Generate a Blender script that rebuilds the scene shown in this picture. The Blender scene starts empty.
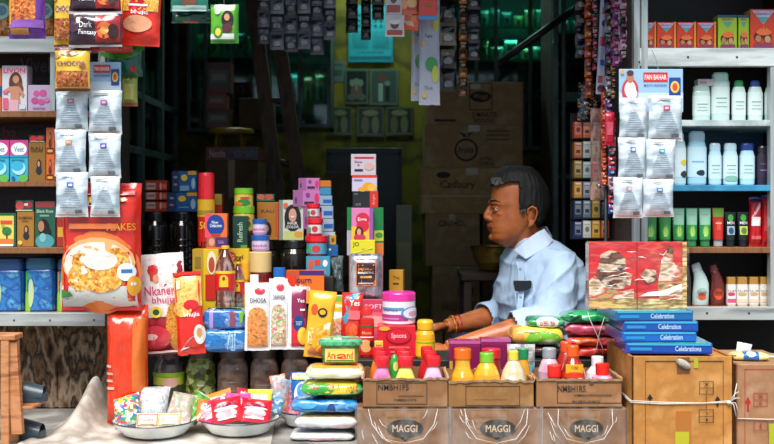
import bpy, bmesh, math, random
from mathutils import Vector, Matrix, noise
random.seed(11)
C = bpy.context.scene.collection
PI = math.pi
# ---------------------------------------------------------------- camera, sky, sun, exposure
EYE = 1.4; F = 1075.0; HX = 387.0; HY = 205.0
def WX(px, Y): return (px - HX) * Y / F
def WZ(py, Y): return EYE - (py - HY) * Y / F
cd = bpy.data.cameras.new('camera'); cam = bpy.data.objects.new('camera', cd); C.objects.link(cam)
cam.location = (0, 0, EYE); cam.rotation_euler = (PI/2, 0, 0)
cd.sensor_width = 36; cd.lens = F / 774 * 36; cd.shift_y = -(222 - HY) / 774
cd.clip_start = 0.05
cd.dof.use_dof = True; cd.dof.focus_distance = 3.15; cd.dof.aperture_fstop = 3.5
bpy.context.scene.camera = cam
w = bpy.data.worlds.new('sky'); bpy.context.scene.world = w; w.use_nodes = True
bg = w.node_tree.nodes['Background']; bg.inputs[0].default_value = (0.62, 0.82, 1.0, 1); bg.inputs[1].default_value = 0.44
def lamp(name, kind, loc, rot, energy, col, **kw):
    l = bpy.data.lights.new(name, kind); l.energy = energy; l.color = col
    for k, v in kw.items(): setattr(l, k, v)
    o = bpy.data.objects.new(name, l); C.objects.link(o); o.location = loc; o.rotation_euler = rot; return o
sun = lamp('sun', 'SUN', (0, -2, 5), (0, 0, 0), 3.75, (1.0, 0.97, 0.93), angle=math.radians(38))
sun.rotation_euler = Vector((0.12, 0.62, -1.0)).to_track_quat('-Z', 'Y').to_euler()
lamp('interior_teal_fill', 'AREA', (-.1, 5.0, 2.66), (0, 0, 0), 4.6, (0.6, 1.0, 0.90), shape='RECTANGLE', size=1.2, size_y=0.1)  # unseen lamp added to give the shop interior its teal tint
vs = bpy.context.scene.view_settings
vs.view_transform = 'Standard'; vs.look = 'None'; vs.exposure = 0.62; vs.gamma = 1; vs.use_curve_mapping = False
bpy.context.scene.cycles.max_bounces = 8
bpy.context.scene.cycles.transparent_max_bounces = 16

# ---------------------------------------------------------------- materials
def lin(h):
    h = h.lstrip('#')
    r = [int(h[i:i+2], 16) / 255 for i in (0, 2, 4)]
    return tuple(c/12.92 if c <= .04045 else ((c+.055)/1.055)**2.4 for c in r) + (1,)
_mc = {}
def newmat(key):
    m = bpy.data.materials.new(key[:60]); m.use_nodes = True
    return m, m.node_tree.nodes, m.node_tree.links, m.node_tree.nodes['Principled BSDF']
def bumped(nd, lk, b, scale, strength, dist=.004, detail=4):
    t = nd.new('ShaderNodeTexCoord'); n = nd.new('ShaderNodeTexNoise'); n.inputs['Scale'].default_value = scale; n.inputs['Detail'].default_value = detail
    n.inputs['Distortion'].default_value = .8
    u = nd.new('ShaderNodeBump'); u.inputs['Strength'].default_value = strength; u.inputs['Distance'].default_value = dist
    lk.new(t.outputs['Object'], n.inputs['Vector']); lk.new(n.outputs[0], u.inputs['Height']); lk.new(u.outputs[0], b.inputs['Normal'])
def M(c, r=.5, coat=0, bump=0, metal=0, scale=30, tr=0, em=0):
    k = ('M', c, r, coat, bump, metal, scale, tr, em)
    if k in _mc: return _mc[k]
    m, nd, lk, b = newmat('surface_' + c.strip('#'))
    b.inputs['Base Color'].default_value = lin(c); b.inputs['Roughness'].default_value = r
    b.inputs['Metallic'].default_value = metal; b.inputs['Coat Weight'].default_value = coat; b.inputs['Coat Roughness'].default_value = .12
    b.inputs['Transmission Weight'].default_value = tr
    if tr: b.inputs['IOR'].default_value = 1.15
    if bump: bumped(nd, lk, b, scale, bump)
    _mc[k] = m; return m
def PR(c): return M(c, .42, .25)                       # printed card
def FO(c): return M(c, .25, .65, .8, 0, 24)            # printed plastic film
def FN(c): return noisy([mixh(c, '#000000', .38), c, mixh(c, '#ffffff', .10), c, mixh(c, '#ffffff', .42), c], 15, .22, .7, .7, stretch=(1, 1.6, 2.2))
def PL(c): return M(c, .3, .3)                         # moulded plastic
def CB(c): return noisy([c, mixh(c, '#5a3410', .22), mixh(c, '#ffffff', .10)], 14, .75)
def mixh(a, b, t):
    a = a.lstrip('#'); b = b.lstrip('#')
    return '#' + ''.join('%02x' % int(int(a[i:i+2], 16)*(1-t) + int(b[i:i+2], 16)*t) for i in (0, 2, 4))
def noisy(cols, scale, r=.5, coat=0, bump=.15, vor=False, stretch=(1, 1, 1), metal=0, cons=False, detail=5):
    k = ('N', tuple(cols), scale, r, coat, bump, vor, stretch, metal, cons, detail)
    if k in _mc: return _mc[k]
    m, nd, lk, b = newmat('pattern_' + cols[0].strip('#'))
    t = nd.new('ShaderNodeTexCoord'); mp = nd.new('ShaderNodeMapping'); mp.inputs['Scale'].default_value = stretch
    lk.new(t.outputs['Object'], mp.inputs['Vector'])
    if vor:
        n = nd.new('ShaderNodeTexVoronoi'); n.inputs['Scale'].default_value = scale; out = n.outputs['Color']
        s = nd.new('ShaderNodeSeparateColor'); lk.new(out, s.inputs[0]); fac = s.outputs[0]; hgt = n.outputs['Distance']
    else:
        n = nd.new('ShaderNodeTexNoise'); n.inputs['Scale'].default_value = scale; n.inputs['Detail'].default_value = detail; fac = n.outputs[0]; hgt = fac
    lk.new(mp.outputs[0], n.inputs['Vector'])
    cr = nd.new('ShaderNodeValToRGB'); e = cr.color_ramp
    lo, hi = (0.0, 1.0) if vor else (.33, .67)
    while len(e.elements) < len(cols): e.elements.new(.5)
    for i, c in enumerate(cols):
        e.elements[i].position = lo + (hi - lo) * i / max(1, len(cols) - 1); e.elements[i].color = lin(c)
    if cons: e.interpolation = 'CONSTANT'
    lk.new(fac, cr.inputs[0]); lk.new(cr.outputs[0], b.inputs['Base Color'])
    b.inputs['Roughness'].default_value = r; b.inputs['Coat Weight'].default_value = coat; b.inputs['Metallic'].default_value = metal
    if bump:
        u = nd.new('ShaderNodeBump'); u.inputs['Strength'].default_value = bump; u.inputs['Distance'].default_value = .004
        lk.new(hgt, u.inputs['Height']); lk.new(u.outputs[0], b.inputs['Normal'])
    _mc[k] = m; return m
def FD(*cols, s=160): return noisy(list(cols), s, .4, .5, .2, vor=True)      # printed picture of food pieces
def film_mat(name='clear_film', white=.22, scale=14, stretch=(1, 1, 1), tint='#ffffff'):
    k = ('film', name, white, scale, stretch, tint)
    if k in _mc: return _mc[k]
    m, nd, lk, b = newmat(name)
    out = nd['Material Output']
    tr = nd.new('ShaderNodeBsdfTransparent'); mx = nd.new('ShaderNodeMixShader')
    b.inputs['Base Color'].default_value = lin(tint); b.inputs['Roughness'].default_value = .15
    t = nd.new('ShaderNodeTexCoord'); n = nd.new('ShaderNodeTexNoise'); n.inputs['Scale'].default_value = scale; n.inputs['Detail'].default_value = 6
    n.inputs['Distortion'].default_value = 1.5
    mp = nd.new('ShaderNodeMapping'); mp.inputs['Scale'].default_value = stretch
    lk.new(t.outputs['Object'], mp.inputs['Vector']); lk.new(mp.outputs[0], n.inputs['Vector'])
    cr = nd.new('ShaderNodeValToRGB'); cr.color_ramp.elements[0].position = .42; cr.color_ramp.elements[1].position = .75
    cr.color_ramp.elements[0].color = (white*.35,)*3 + (1,); cr.color_ramp.elements[1].color = (min(1, white*3),)*3 + (1,)
    lk.new(n.outputs[0], cr.inputs[0]); lk.new(cr.outputs[0], mx.inputs[0])
    u = nd.new('ShaderNodeBump'); u.inputs['Strength'].default_value = .6; u.inputs['Distance'].default_value = .006
    lk.new(n.outputs[0], u.inputs['Height']); lk.new(u.outputs[0], b.inputs['Normal'])
    lk.new(tr.outputs[0], mx.inputs[1]); lk.new(b.outputs[0], mx.inputs[2]); lk.new(mx.outputs[0], out.inputs['Surface'])
    _mc[k] = m; return m
def glass_mat(tint='#9fc9bd', amt=.12):
    k = ('glass', tint, amt)
    if k in _mc: return _mc[k]
    m, nd, lk, b = newmat('cabinet_glass'); out = nd['Material Output']
    tr = nd.new('ShaderNodeBsdfTransparent'); tr.inputs[0].default_value = lin(tint)
    gl = nd.new('ShaderNodeBsdfGlossy'); gl.inputs['Roughness'].default_value = .06; mx = nd.new('ShaderNodeMixShader')
    mx.inputs[0].default_value = amt
    lk.new(tr.outputs[0], mx.inputs[1]); lk.new(gl.outputs[0], mx.inputs[2]); lk.new(mx.outputs[0], out.inputs['Surface'])
    _mc[k] = m; return m

# ---------------------------------------------------------------- mesh builder
_tc = {}
def text_geo(s):
    if s in _tc: return _tc[s]
    cu = bpy.data.curves.new('txt', 'FONT'); cu.body = s; cu.resolution_u = 2; cu.offset = .012
    o = bpy.data.objects.new('txt', cu); me = o.to_mesh()
    vs_ = [(v.co.x, v.co.y) for v in me.vertices]; fs = [tuple(p.vertices) for p in me.polygons]
    o.to_mesh_clear(); bpy.data.objects.remove(o); bpy.data.curves.remove(cu)
    xs = [v[0] for v in vs_] or [0, 1]; ys = [v[1] for v in vs_] or [0, 1]
    x0, x1, y0, y1 = min(xs), max(xs), min(ys), max(ys)
    vs_ = [((x-x0)/max(x1-x0, 1e-6)-.5, (y-y0)/max(y1-y0, 1e-6)-.5) for x, y in vs_]
    _tc[s] = (vs_, fs); return _tc[s]
class MB:
    def __init__(s): s.v = []; s.f = []; s.m = []; s.mats = []; s.sm = []
    def mi(s, m):
        if m not in s.mats: s.mats.append(m)
        return s.mats.index(m)
    def add(s, vs_, fs, m, smooth=False):
        b = len(s.v); s.v += [tuple(v) for v in vs_]; i = s.mi(m)
        for f in fs: s.f.append(tuple(b + k for k in f)); s.m.append(i); s.sm.append(smooth)
    def box(s, x0, x1, y0, y1, z0, z1, m, bev=.0, top=None, side=None):
        if bev <= 0:
            vs_ = [(x, y, z) for z in (z0, z1) for y in (y0, y1) for x in (x0, x1)]
            s.add(vs_, [(0, 2, 3, 1), (0, 1, 5, 4), (2, 6, 7, 3)], m)
            s.add(vs_, [(4, 5, 7, 6)], top or m); s.add(vs_, [(0, 4, 6, 2), (1, 3, 7, 5)], side or m)
            return s
        b = bev; rings = []
        for z, i in ((z0, b), (z0+b, 0), (z1-b, 0), (z1, b)):
            X0, X1, Y0, Y1 = x0+i, x1-i, y0+i, y1-i; k = b - i if i == 0 else 0
            rings.append([(X0+k, Y0, z), (X1-k, Y0, z), (X1, Y0+k, z), (X1, Y1-k, z), (X1-k, Y1, z), (X0+k, Y1, z), (X0, Y1-k, z), (X0, Y0+k, z)] if i == 0 else
                         [(X0, Y0, z), (X1, Y0, z), (X1, Y0, z), (X1, Y1, z), (X1, Y1, z), (X0, Y1, z), (X0, Y1, z), (X0, Y0, z)])
        # merge doubled corners by tiny offsets
        vs_ = [p for r in rings for p in r]
        for k in range(3):
            for j in range(8):
                a = k*8+j; c = k*8+(j+1) % 8
                q = (a, c, c+8, a+8)
                s.add([vs_[i] for i in q], [(0, 1, 2, 3)], side or m if (j in (2, 6) and side) else m)
        s.add([vs_[i] for i in (24, 25, 27, 29)], [(0, 1, 2, 3)], top or m)
        s.add([vs_[i] for i in (0, 1, 3, 5)], [(3, 2, 1, 0)], m)
        return s
    def grid(s, fn, nu, nv, m, smooth=True, cu=False, matfn=None):
        n1 = nu if cu else nu + 1
        vs_ = [fn(i/nu, j/nv) for j in range(nv+1) for i in range(n1)]
        if matfn is None:
            s.add(vs_, [(j*n1+i, j*n1+(i+1) % n1, (j+1)*n1+(i+1) % n1, (j+1)*n1+i) for j in range(nv) for i in range(nu)], m, smooth)
        else:
            b = len(s.v); s.v += [tuple(v) for v in vs_]
            for j in range(nv):
                for i in range(nu):
                    mm = matfn((i+.5)/nu, (j+.5)/nv)
                    s.f.append((b+j*n1+i, b+j*n1+(i+1) % n1, b+(j+1)*n1+(i+1) % n1, b+(j+1)*n1+i)); s.m.append(s.mi(mm)); s.sm.append(smooth)
        return s
    def lathe(s, prof, m, cx=0, cy=0, n=24, e=2.0, sx=1, sy=1, rib=0, caps=True):
        # prof: [(r, z[, material of the band above])]
        for k in range(len(prof)-1):
            mm = prof[k][2] if len(prof[k]) > 2 else m
            vs_ = []
            for q in (prof[k], prof[k+1]):
                for i in range(n):
                    a = 2*PI*i/n; c, d = math.cos(a), math.sin(a)
                    rr = q[0] * (1 + (rib * (i % 2)))
                    vs_.append((cx + sx*rr*math.copysign(abs(c)**(2/e), c), cy + sy*rr*math.copysign(abs(d)**(2/e), d), q[1]))
            s.add(vs_, [(i, (i+1) % n, n+(i+1) % n, n+i) for i in range(n)], mm, True)
        for q, rev in ((prof[0], True), (prof[-1], False)):
            if q[0] > 1e-4 and caps:
                vs_ = []
                for i in range(n):
                    a = 2*PI*i/n; c, d = math.cos(a), math.sin(a)
                    vs_.append((cx + sx*q[0]*math.copysign(abs(c)**(2/e), c), cy + sy*q[0]*math.copysign(abs(d)**(2/e), d), q[1]))
                s.add(vs_, [tuple(range(n))[::-1] if rev else tuple(range(n))], m)
        return s
    def tube(s, pts, r, m, n=8, cap=True):
        pts = [Vector(p) for p in pts]; rs = r if isinstance(r, (list, tuple)) else [r]*len(pts)
        vs_ = []; up = Vector((0, 0, 1))
        t0 = (pts[1]-pts[0]).normalized(); a = up.cross(t0)
        if a.length < .1: a = Vector((1, 0, 0)).cross(t0)
        a.normalize()
        for i, p in enumerate(pts):
            t = (pts[min(i+1, len(pts)-1)] - pts[max(i-1, 0)]).normalized()
            a = (a - t*a.dot(t)).normalized(); b = t.cross(a)
            for k in range(n):
                q = 2*PI*k/n; vs_.append(p + (a*math.cos(q) + b*math.sin(q))*rs[i])
        fs = [(i*n+k, i*n+(k+1) % n, (i+1)*n+(k+1) % n, (i+1)*n+k) for i in range(len(pts)-1) for k in range(n)]
        if cap: fs += [tuple(range(n))[::-1], tuple((len(pts)-1)*n+k for k in range(n))]
        s.add(vs_, fs, m, True); return s
    def ell(s, c, r, m, nu=20, nv=12, rot=None):
        R_ = rot or Matrix.Identity(3); c = Vector(c)
        def fn(u, v):
            a = 2*PI*u; b = PI*(v-.5)*.999
            return c + R_ @ Vector((r[0]*math.cos(b)*math.cos(a), r[1]*math.cos(b)*math.sin(a), r[2]*math.sin(b)))
        s.grid(fn, nu, nv, m, True, cu=True); return s
    def decals(s, items, surf, w, h, o0=.0007, st=.0004, n=1):
        for i, it in enumerate(items):
            off = o0 + st*i; k = it[0]
            if k == 'r':
                _, x0, z0, x1, z1, m = it
                s.grid(lambda u, v: surf((x0+(x1-x0)*u), (z0+(z1-z0)*v), off), n if n > 1 else 1, n if n > 1 else 1, m, n > 1)
            elif k == 'e':
                _, cx, cz, rx, rz, m = it; q = 18; rg = (1,) if n == 1 else (.34, .67, 1)
                vs_ = [surf(cx, cz, off)]
                for g in rg:
                    vs_ += [surf(cx+rx*g*math.cos(2*PI*j/q), cz+rz*g*math.sin(2*PI*j/q), off) for j in range(q)]
                fs = [(0, 1+j, 1+(j+1) % q) for j in range(q)]
                for g in range(len(rg)-1):
                    fs += [(1+g*q+j, 1+(g+1)*q+j, 1+(g+1)*q+(j+1) % q, 1+g*q+(j+1) % q) for j in range(q)]
                s.add(vs_, fs, m, n > 1)
            elif k == 't':
                _, tx, cx, cz, tw, th, m = it; tv, tf = text_geo(tx)
                s.add([surf(cx+x*tw, cz+z*th, off) for x, z in tv], tf, m)
            elif k == 'tv':      # text running upwards
                _, tx, cx, cz, tw, th, m = it; tv, tf = text_geo(tx)
                s.add([surf(cx-z*tw, cz+x*th, off) for x, z in tv], tf, m)
            elif k == 'p':
                _, ps, m = it
                s.add([surf(x, z, off) for x, z in ps], [tuple(range(len(ps)))], m)
            elif k == 'l':       # a printed line frame
                _, x0, z0, x1, z1, t, m = it; a = t*h/w
                for (p, q, r_, g) in ((x0, z0, x1, z0+t), (x0, z1-t, x1, z1), (x0, z0, x0+a, z1), (x1-a, z0, x1, z1)):
                    s.add([surf(p, q, off), surf(r_, q, off), surf(r_, g, off), surf(p, g, off)], [(0, 1, 2, 3)], m)
        return s
    def build(s, name, parent=None, loc=(0, 0, 0), rot=(0, 0, 0), mods=None):
        me = bpy.data.meshes.new(name); me.from_pydata(s.v, [], s.f)
        for m in s.mats: me.materials.append(m)
        me.polygons.foreach_set('material_index', s.m); me.polygons.foreach_set('use_smooth', s.sm); me.update()
        o = bpy.data.objects.new(name, me); C.objects.link(o); o.location = loc; o.rotation_euler = rot
        if parent: o.parent = parent
        return o
def tag(o, label=None, cat=None, group=None, kind=None):
    if label: o['label'] = label
    if cat: o['category'] = cat
    if group: o['group'] = group
    if kind: o['kind'] = kind
    return o
def empty(name, label, cat, loc, rot=(0, 0, 0), group=None):
    o = bpy.data.objects.new(name, None); C.objects.link(o); o.location = loc; o.rotation_euler = rot; o.empty_display_size = .05
    return tag(o, label, cat, group)
def struct(name, mb, **k):
    o = mb.build(name, **k); o['kind'] = 'structure'; return o
def bake(o):
    dg = bpy.context.evaluated_depsgraph_get(); ev = o.evaluated_get(dg)
    me = bpy.data.meshes.new_from_object(ev); o.modifiers.clear(); o.data = me; return o

# surfaces for decals (u, v in 0..1 over the front)
def flat(w, h, y): return lambda u, v, o: ((u-.5)*w, y-o, v*h)
def side(x, d, h, y0=0): return lambda u, v, o: (x-o if x < 0 else x+o, y0+(u*d if x > 0 else (1-u)*d), v*h)
def toply(w, d, z): return lambda u, v, o: ((u-.5)*w, v*d, z+o)
def cyl(r, z0, h, span=150, sy=1, e=2.0, sx=1):
    def f(u, v, o):
        a = -PI/2 + math.radians(span)*(u-.5); c, d = math.cos(a), math.sin(a); rr = r+o
        return (sx*rr*math.copysign(abs(c)**(2/e), c), sy*rr*math.copysign(abs(d)**(2/e), d), z0+h*v)
    return f

# ---------------------------------------------------------------- kinds of goods
def rect(r, Y, z=None):
    x0, y0, x1, y1 = r
    zt = WZ(y0, Y); zb = WZ(y1, Y) if z is None else z
    return WX((x0+x1)/2, Y), zb, (x1-x0)*Y/F, zt-zb
def B(name, label, cat, r, Y, d, base, dec=(), z=None, rz=0, group=None, sidem=None, topm=None, sdec=None, tdec=None, bev=.0012, tilt=0):
    cx, zb, w_, h = rect(r, Y, z)
    mb = MB(); mb.box(-w_/2, w_/2, 0, d, 0, h, base, bev, topm, sidem)
    mb.decals(dec, flat(w_, h, 0), w_, h)
    if sdec:
        for sg in (-1, 1): mb.decals(sdec, side(sg*w_/2, d, h), d, h)
    if tdec: mb.decals(tdec, toply(w_, d, h), w_, d)
    return tag(mb.build(name, loc=(cx, Y, zb), rot=(0, tilt, rz)), label, cat, group)
def pouch_mesh(w_, h, t, base, dec=(), seed=0, wr=.10, seal=.045, pinch=.03, n=12, sealm=None, back=None, full=4):
    mb = MB()
    def g(s_): return max(0.0, 1-abs(2*s_-1)**full)**.6
    def shp(u, v, sg, off):
        vv = min(1, max(0, (v-seal)/(1-2*seal)))
        a = g(u)*g(vv)
        wn = noise.noise(Vector((u*3.1+seed*7.3, v*3.7, seed*1.7+sg))) + .5*noise.noise(Vector((u*9+seed, v*8, sg*3.3+seed)))
        y = sg*(t/2*a + wr*t*wn*a) 
        x = (u-.5)*w_*(1-pinch*math.sin(PI*v)) + .012*w_*noise.noise(Vector((v*5, seed*3., sg*0.+1)))*(abs(u-.5)*2)
        z = v*h + .012*h*noise.noise(Vector((u*4, seed*5., 2.)))*(1 if v > .9 or v < .1 else .3)
        if v < seal or v > 1-seal: y += sg*.0008
        return (x, y + (sg*off), z)
    fr = lambda u, v: shp(u, v, -1, 0); bk = lambda u, v: shp(1-u, v, 1, 0)
    sm = sealm or base
    mf = lambda u, v: sm if (v < seal or v > 1-seal) else base
    nv = max(n, int(n*h/w_)); nv = min(nv, 26)
    mb.grid(fr, n, nv, base, True, matfn=mf); mb.grid(bk, n, nv, back or base, True)
    mb.decals(dec, lambda u, v, o: shp(u, v, -1, o+.0012), w_, h, n=7)
    return mb
def P(name, label, cat, r, Y, t, base, dec=(), z=None, rot=(0, 0, 0), group=None, **k):
    cx, zb, w_, h = rect(r, Y, z)
    mb = pouch_mesh(w_, h, t, base, dec, **k)
    return tag(mb.build(name, loc=(cx, Y+t/2, zb), rot=rot), label, cat, group)
def bolster_mesh(w_, d, t, base, dec=(), seed=0, endm=None, wr=.05, full=4, bands=None, ex=.62):
    mb = MB()
    def shp(u, a, off):
        g_ = max(0.0, 1-abs(2*u-1)**full)**.5
        c, s_ = math.cos(a), math.sin(a)
        wn = 1 + wr*noise.noise(Vector((u*5+seed*3.1, a*1.3, seed*1.9))) + wr*.5*noise.noise(Vector((u*14, a*3, seed*2.)))
        gy = .72+.28*g_; gz = .12+.88*g_
        return ((u-.5)*w_*(1+.02*noise.noise(Vector((a, seed*1., 0)))), -(d/2*gy*wn+off)*math.copysign(abs(c)**ex, c), t/2 + (t/2*gz*wn+off)*math.copysign(abs(s_)**(ex+.05), s_))
    def mf(u, v):
        if bands:
            a = v*2
            q = a if a < 1 else 2-a
            for lim, mm in bands:
                if q < lim: return mm
        return base
    mb.grid(lambda u, v: shp(u, -PI/2+2*PI*v, 0), 22, 24, base, True, matfn=mf)
    for uu in (0, 1): mb.add([shp(uu, -PI/2+2*PI*j/24, 0) for j in range(24)], [tuple(range(24)) if uu else tuple(range(24))[::-1]], endm or base)
    mb.decals(dec, lambda u, v, o: shp(u, -PI/2+PI*v, o+.0005), w_, t, n=8)
    return mb
def K(name, label, cat, r, Y, d, base, dec=(), z=None, rz=0, group=None, **k):      # packet lying flat
    cx, zb, w_, h = rect(r, Y, z)
    return tag(bolster_mesh(w_, d, h, base, dec, **k).build(name, loc=(cx, Y+d/2, zb), rot=(0, 0, rz)), label, cat, group)
# bottles and jars: profile in fractions of half width / height, with bands; lid as part
def bottle(name, label, cat, r, Y, prof, base, lid=None, dec=(), lab=None, z=None, group=None, e=2.0, sy=1, rz=0, span=150, cap='cap', n=24, rot=(0, 0, 0), rib=0, lidrib=.04, bodyname='body', tiltobj=None):
    cx, zb, w_, h = rect(r, Y, z); R_ = w_/2
    t = empty(name, label, cat, (cx, Y+R_*sy, zb), (rot[0], rot[1], rz), group)
    b = MB(); b.lathe([(q[0]*R_, q[1]*h) + tuple(q[2:]) for q in prof], base, n=n, e=e, sy=sy)
    if lab:
        r0, v0, v1, lm = lab
        b.lathe([(r0*R_+.0006, v0*h), (r0*R_+.0007, v1*h)], lm, n=n, e=e, sy=sy)
        b.decals(dec, cyl(r0*R_+.0007, v0*h, (v1-v0)*h, span, sy, e), 1, 1, n=8)
    elif dec: b.decals(dec, cyl(R_, 0, h, span, sy, e), 1, 1, n=8)
    b.build(bodyname, t)
    if lid:
        lp, lm = lid; l = MB(); l.lathe([(q[0]*R_, q[1]*h) for q in lp], lm, n=n, e=e, sy=sy, rib=lidrib); l.build(cap, t)
    return t
def lady(u, v, s, a=1.0, dress='#20242c', skin='#c98a62', hair='#1c1210'):
    return [('e', u, v+.02*s, .34*s*a, .40*s, PR(hair)), ('e', u-.02*s, v-.42*s, .42*s*a, .30*s, PR(dress)), ('e', u-.03*s, v+.08*s, .17*s*a, .22*s, PR(skin))]
# ================================================================ the setting
woodD = noisy(['#1d120c', '#3a261a', '#2a1a12'], 9, .6, 0, .3, stretch=(1, 1, 6))
woodL = noisy(['#6d4425', '#8a5a33', '#7a4c2b'], 10, .55, 0, .2, stretch=(8, 1, 1))
alu = noisy(['#aeb2ae', '#c9ccc8', '#8f938f'], 7, .38, 0, .12, stretch=(.5, 2, 4), metal=.45)
alu_v = noisy(['#a9adab', '#c6cac8', '#8f938f'], 7, .38, 0, .12, stretch=(4, 2, .5), metal=.45)
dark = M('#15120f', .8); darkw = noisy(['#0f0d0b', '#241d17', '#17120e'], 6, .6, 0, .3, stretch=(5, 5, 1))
greenframe = noisy(['#303e3b', '#4c5c58', '#3c4a46'], 8, .4, .2, .1)
concrete = noisy(['#77736e', '#a09b94', '#8a857e', '#5f5b57'], 6, .85, 0, .5)
plaster = noisy(['#20150d', '#8a6a4c', '#2b1c12', '#b0957a', '#6b4a30', '#150e09'], 13, .85, 0, 1.0, stretch=(1.4, 1, .55))
yellow_wall = noisy(['#7d6c1c', '#98851f', '#5d5420', '#8b7824'], 5, .8, 0, .2)
# platform, floor, walls, ceiling, street
s_ = MB(); s_.box(-2.2, 2.2, 2.45, 3.38, 0.0, .76, concrete); struct('floor_platform', s_)
s_ = MB(); s_.box(-1.62, 1.62, 3.38, 5.5, 0, .60, noisy(['#2b2724', '#3b3632', '#221f1c'], 5, .8, 0, .2)); struct('floor', s_)
s_ = MB(); s_.box(-6, 6, -6, 2.45, -.05, 0, noisy(['#5b5854', '#77736e', '#494643'], 3, .9, 0, .3)); struct('floor_street', s_)
s_ = MB(); s_.box(-1.62, 1.62, 5.4, 5.5, .6, 2.75, yellow_wall); struct('wall_back', s_)
s_ = MB(); s_.box(-1.62, -1.52, 3.2, 5.4, .6, 2.75, darkw); struct('wall_left', s_)
s_ = MB(); s_.box(1.52, 1.62, 3.2, 5.4, .6, 2.75, darkw); struct('wall_right', s_)
s_ = MB(); s_.box(-1.62, 1.62, 3.1, 5.5, 2.75, 2.85, noisy(['#3b372f', '#4d483e', '#2e2b25'], 4, .8)); struct('ceiling', s_)
s_ = MB(); s_.box(-3, 3, 3.0, 3.1, 2.22, 3.3, noisy(['#5a6a66', '#6e7f7a', '#495652'], 5, .6)); struct('trim_1', s_)
for i, sg in enumerate((-1, 1)):
    s_ = MB(); s_.box(*sorted((sg*1.45, sg*3.0)), 3.12, 3.2, .0, 3.3, plaster); struct('wall_front' + ('_left', '_right')[i], s_)
# peeling wooden panel under the left shelf
s_ = MB()
def peel(u, v):
    x = -1.5 + u*.66; z = .76 + v*.285
    n_ = noise.noise(Vector((x*14, z*9, 3))) + .5*noise.noise(Vector((x*40, z*30, 1)))
    groove = .012 if abs(x+1.045) < .006 or abs(x+1.24) < .004 else 0
    return (x, 3.40 - .008*n_ + groove, z)
s_.grid(peel, 90, 44, plaster)
s_.box(-1.5, -.84, 3.42, 3.46, .76, 1.045, woodD)
struct('wall_panel_left', s_)
s_ = MB(); s_.box(.84, 1.5, 3.42, 3.46, .76, 1.045, M('#16120f', .8)); struct('wall_panel_right', s_)

# ---------------------------------------------------------------- wall shelves of aluminium and wood
def boxpx(mb, x0, y0, x1, y1, Y, d, m, bev=.001):
    mb.box(WX(x0, Y), WX(x1, Y), Y, Y+d, WZ(y1, Y), WZ(y0, Y), m, bev); return mb
SL = empty('display_shelf', 'aluminium edged wall shelf holding boxes and jars, left side', 'shelf', (0, 0, 0))
YL = 3.2
def shelfpart(nm, root, *rs, lab=None):
    mb = MB()
    for r in rs: boxpx(mb, *r)
    return tag(mb.build(nm, root), lab)
shelfpart('back_panel', SL, (-40, -30, 105, 326, 3.52, .012, noisy(['#2a1712', '#3b211b', '#1f100c'], 4, .5, .1, stretch=(1, 1, 6))))
shelfpart('rail', SL, (-60, 36, 104, 52, YL, .03, alu), lab='dull aluminium rail')
shelfpart('rail', SL, (-60, 313, 105, 326, YL, .03, alu), lab='scratched aluminium bottom rail')
for yy, th in ((111, 6), (181.5, 5), (247.5, 6)):
    shelfpart('shelf_board', SL, (-60, yy, 104, yy+th, YL+.005, .31, woodL))
zb = WZ(313, YL)
mb = MB(); mb.box(-1.4, WX(104, YL), YL+.03, 3.52, zb-.012, zb, woodL); mb.build('shelf_board', SL)
zb = WZ(36.5, YL)
mb = MB(); mb.box(-1.4, WX(104, YL), YL+.03, 3.52, zb-.012, zb, woodL); mb.build('shelf_board', SL)
shelfpart('post', SL, (98, -60, 105, 313, YL+.01, .02, alu_v)); shelfpart('post', SL, (50, 52, 55, 111, YL+.012, .02, alu_v))
mb = MB(); mb.box(WX(104, YL)-.004, WX(104, YL), YL+.03, 3.52, WZ(326, YL), 2.2, woodD); mb.build('side_panel', SL)
for px, py in ((14, 320), (94, 320), (50, 320)):
    mb = MB(); mb.lathe([(.0035, 0), (.003, .002), (.001, .003)], M('#6b6b68', .4, metal=.8), n=10)
    mb.build('screw', SL, (WX(px, YL), YL, WZ(py, YL)), (PI/2, 0, 0))
mb = MB(); mb.decals([('t', 'Vivel', .5, .5, 1, 1, M('#6b5a52', .4))], lambda u, v, o: (WX(18+30*u, 3.5), 3.518, WZ(72-15*v, 3.5)), 1, 1); mb.build('panel_lettering', SL)
mb = MB(); mb.decals([('t', 'ba', .5, .5, 1, 1, M('#8a1d22', .4))], lambda u, v, o: (WX(1+14*u, 3.5), 3.518, WZ(138-12*v, 3.5)), 1, 1); mb.build('panel_lettering', SL)

SR = empty('display_shelf', 'tall aluminium framed shelf with bottles, tubes and boxes, right side', 'shelf', (0, 0, 0))
shelfpart('back_panel', SR, (640, -30, 800, 320, 3.52, .012, noisy(['#1c1210', '#2c1c17', '#120b09'], 4, .5)))
mb = MB(); boxpx(mb, 640, 125, 800, 190, 3.515, .004, M('#1d4a66', .4)); mb.build('back_liner', SR); tag(SR.children[-1], 'blue paper lining')
shelfpart('rail', SR, (634, 48, 800, 66, YL, .03, noisy(['#c9cfcc', '#dfe4e2', '#aab0ad'], 7, .4, .1, .1, stretch=(.5, 2, 4))))
shelfpart('rail', SR, (634, 307, 800, 320, YL, .03, alu))
shelfpart('shelf_board', SR, (648, 120, 800, 126, YL+.005, .31, noisy(['#9fb0ae', '#c8d4d2', '#7d8b89'], 9, .5, 0, .2)))
shelfpart('shelf_board', SR, (648, 185, 800, 191, YL+.005, .31, noisy(['#2f80a8', '#3f95bd', '#236a90'], 9, .5, 0, .2)), lab='blue painted board')
shelfpart('shelf_board', SR, (648, 247.5, 800, 253, YL+.005, .31, woodL))
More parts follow.
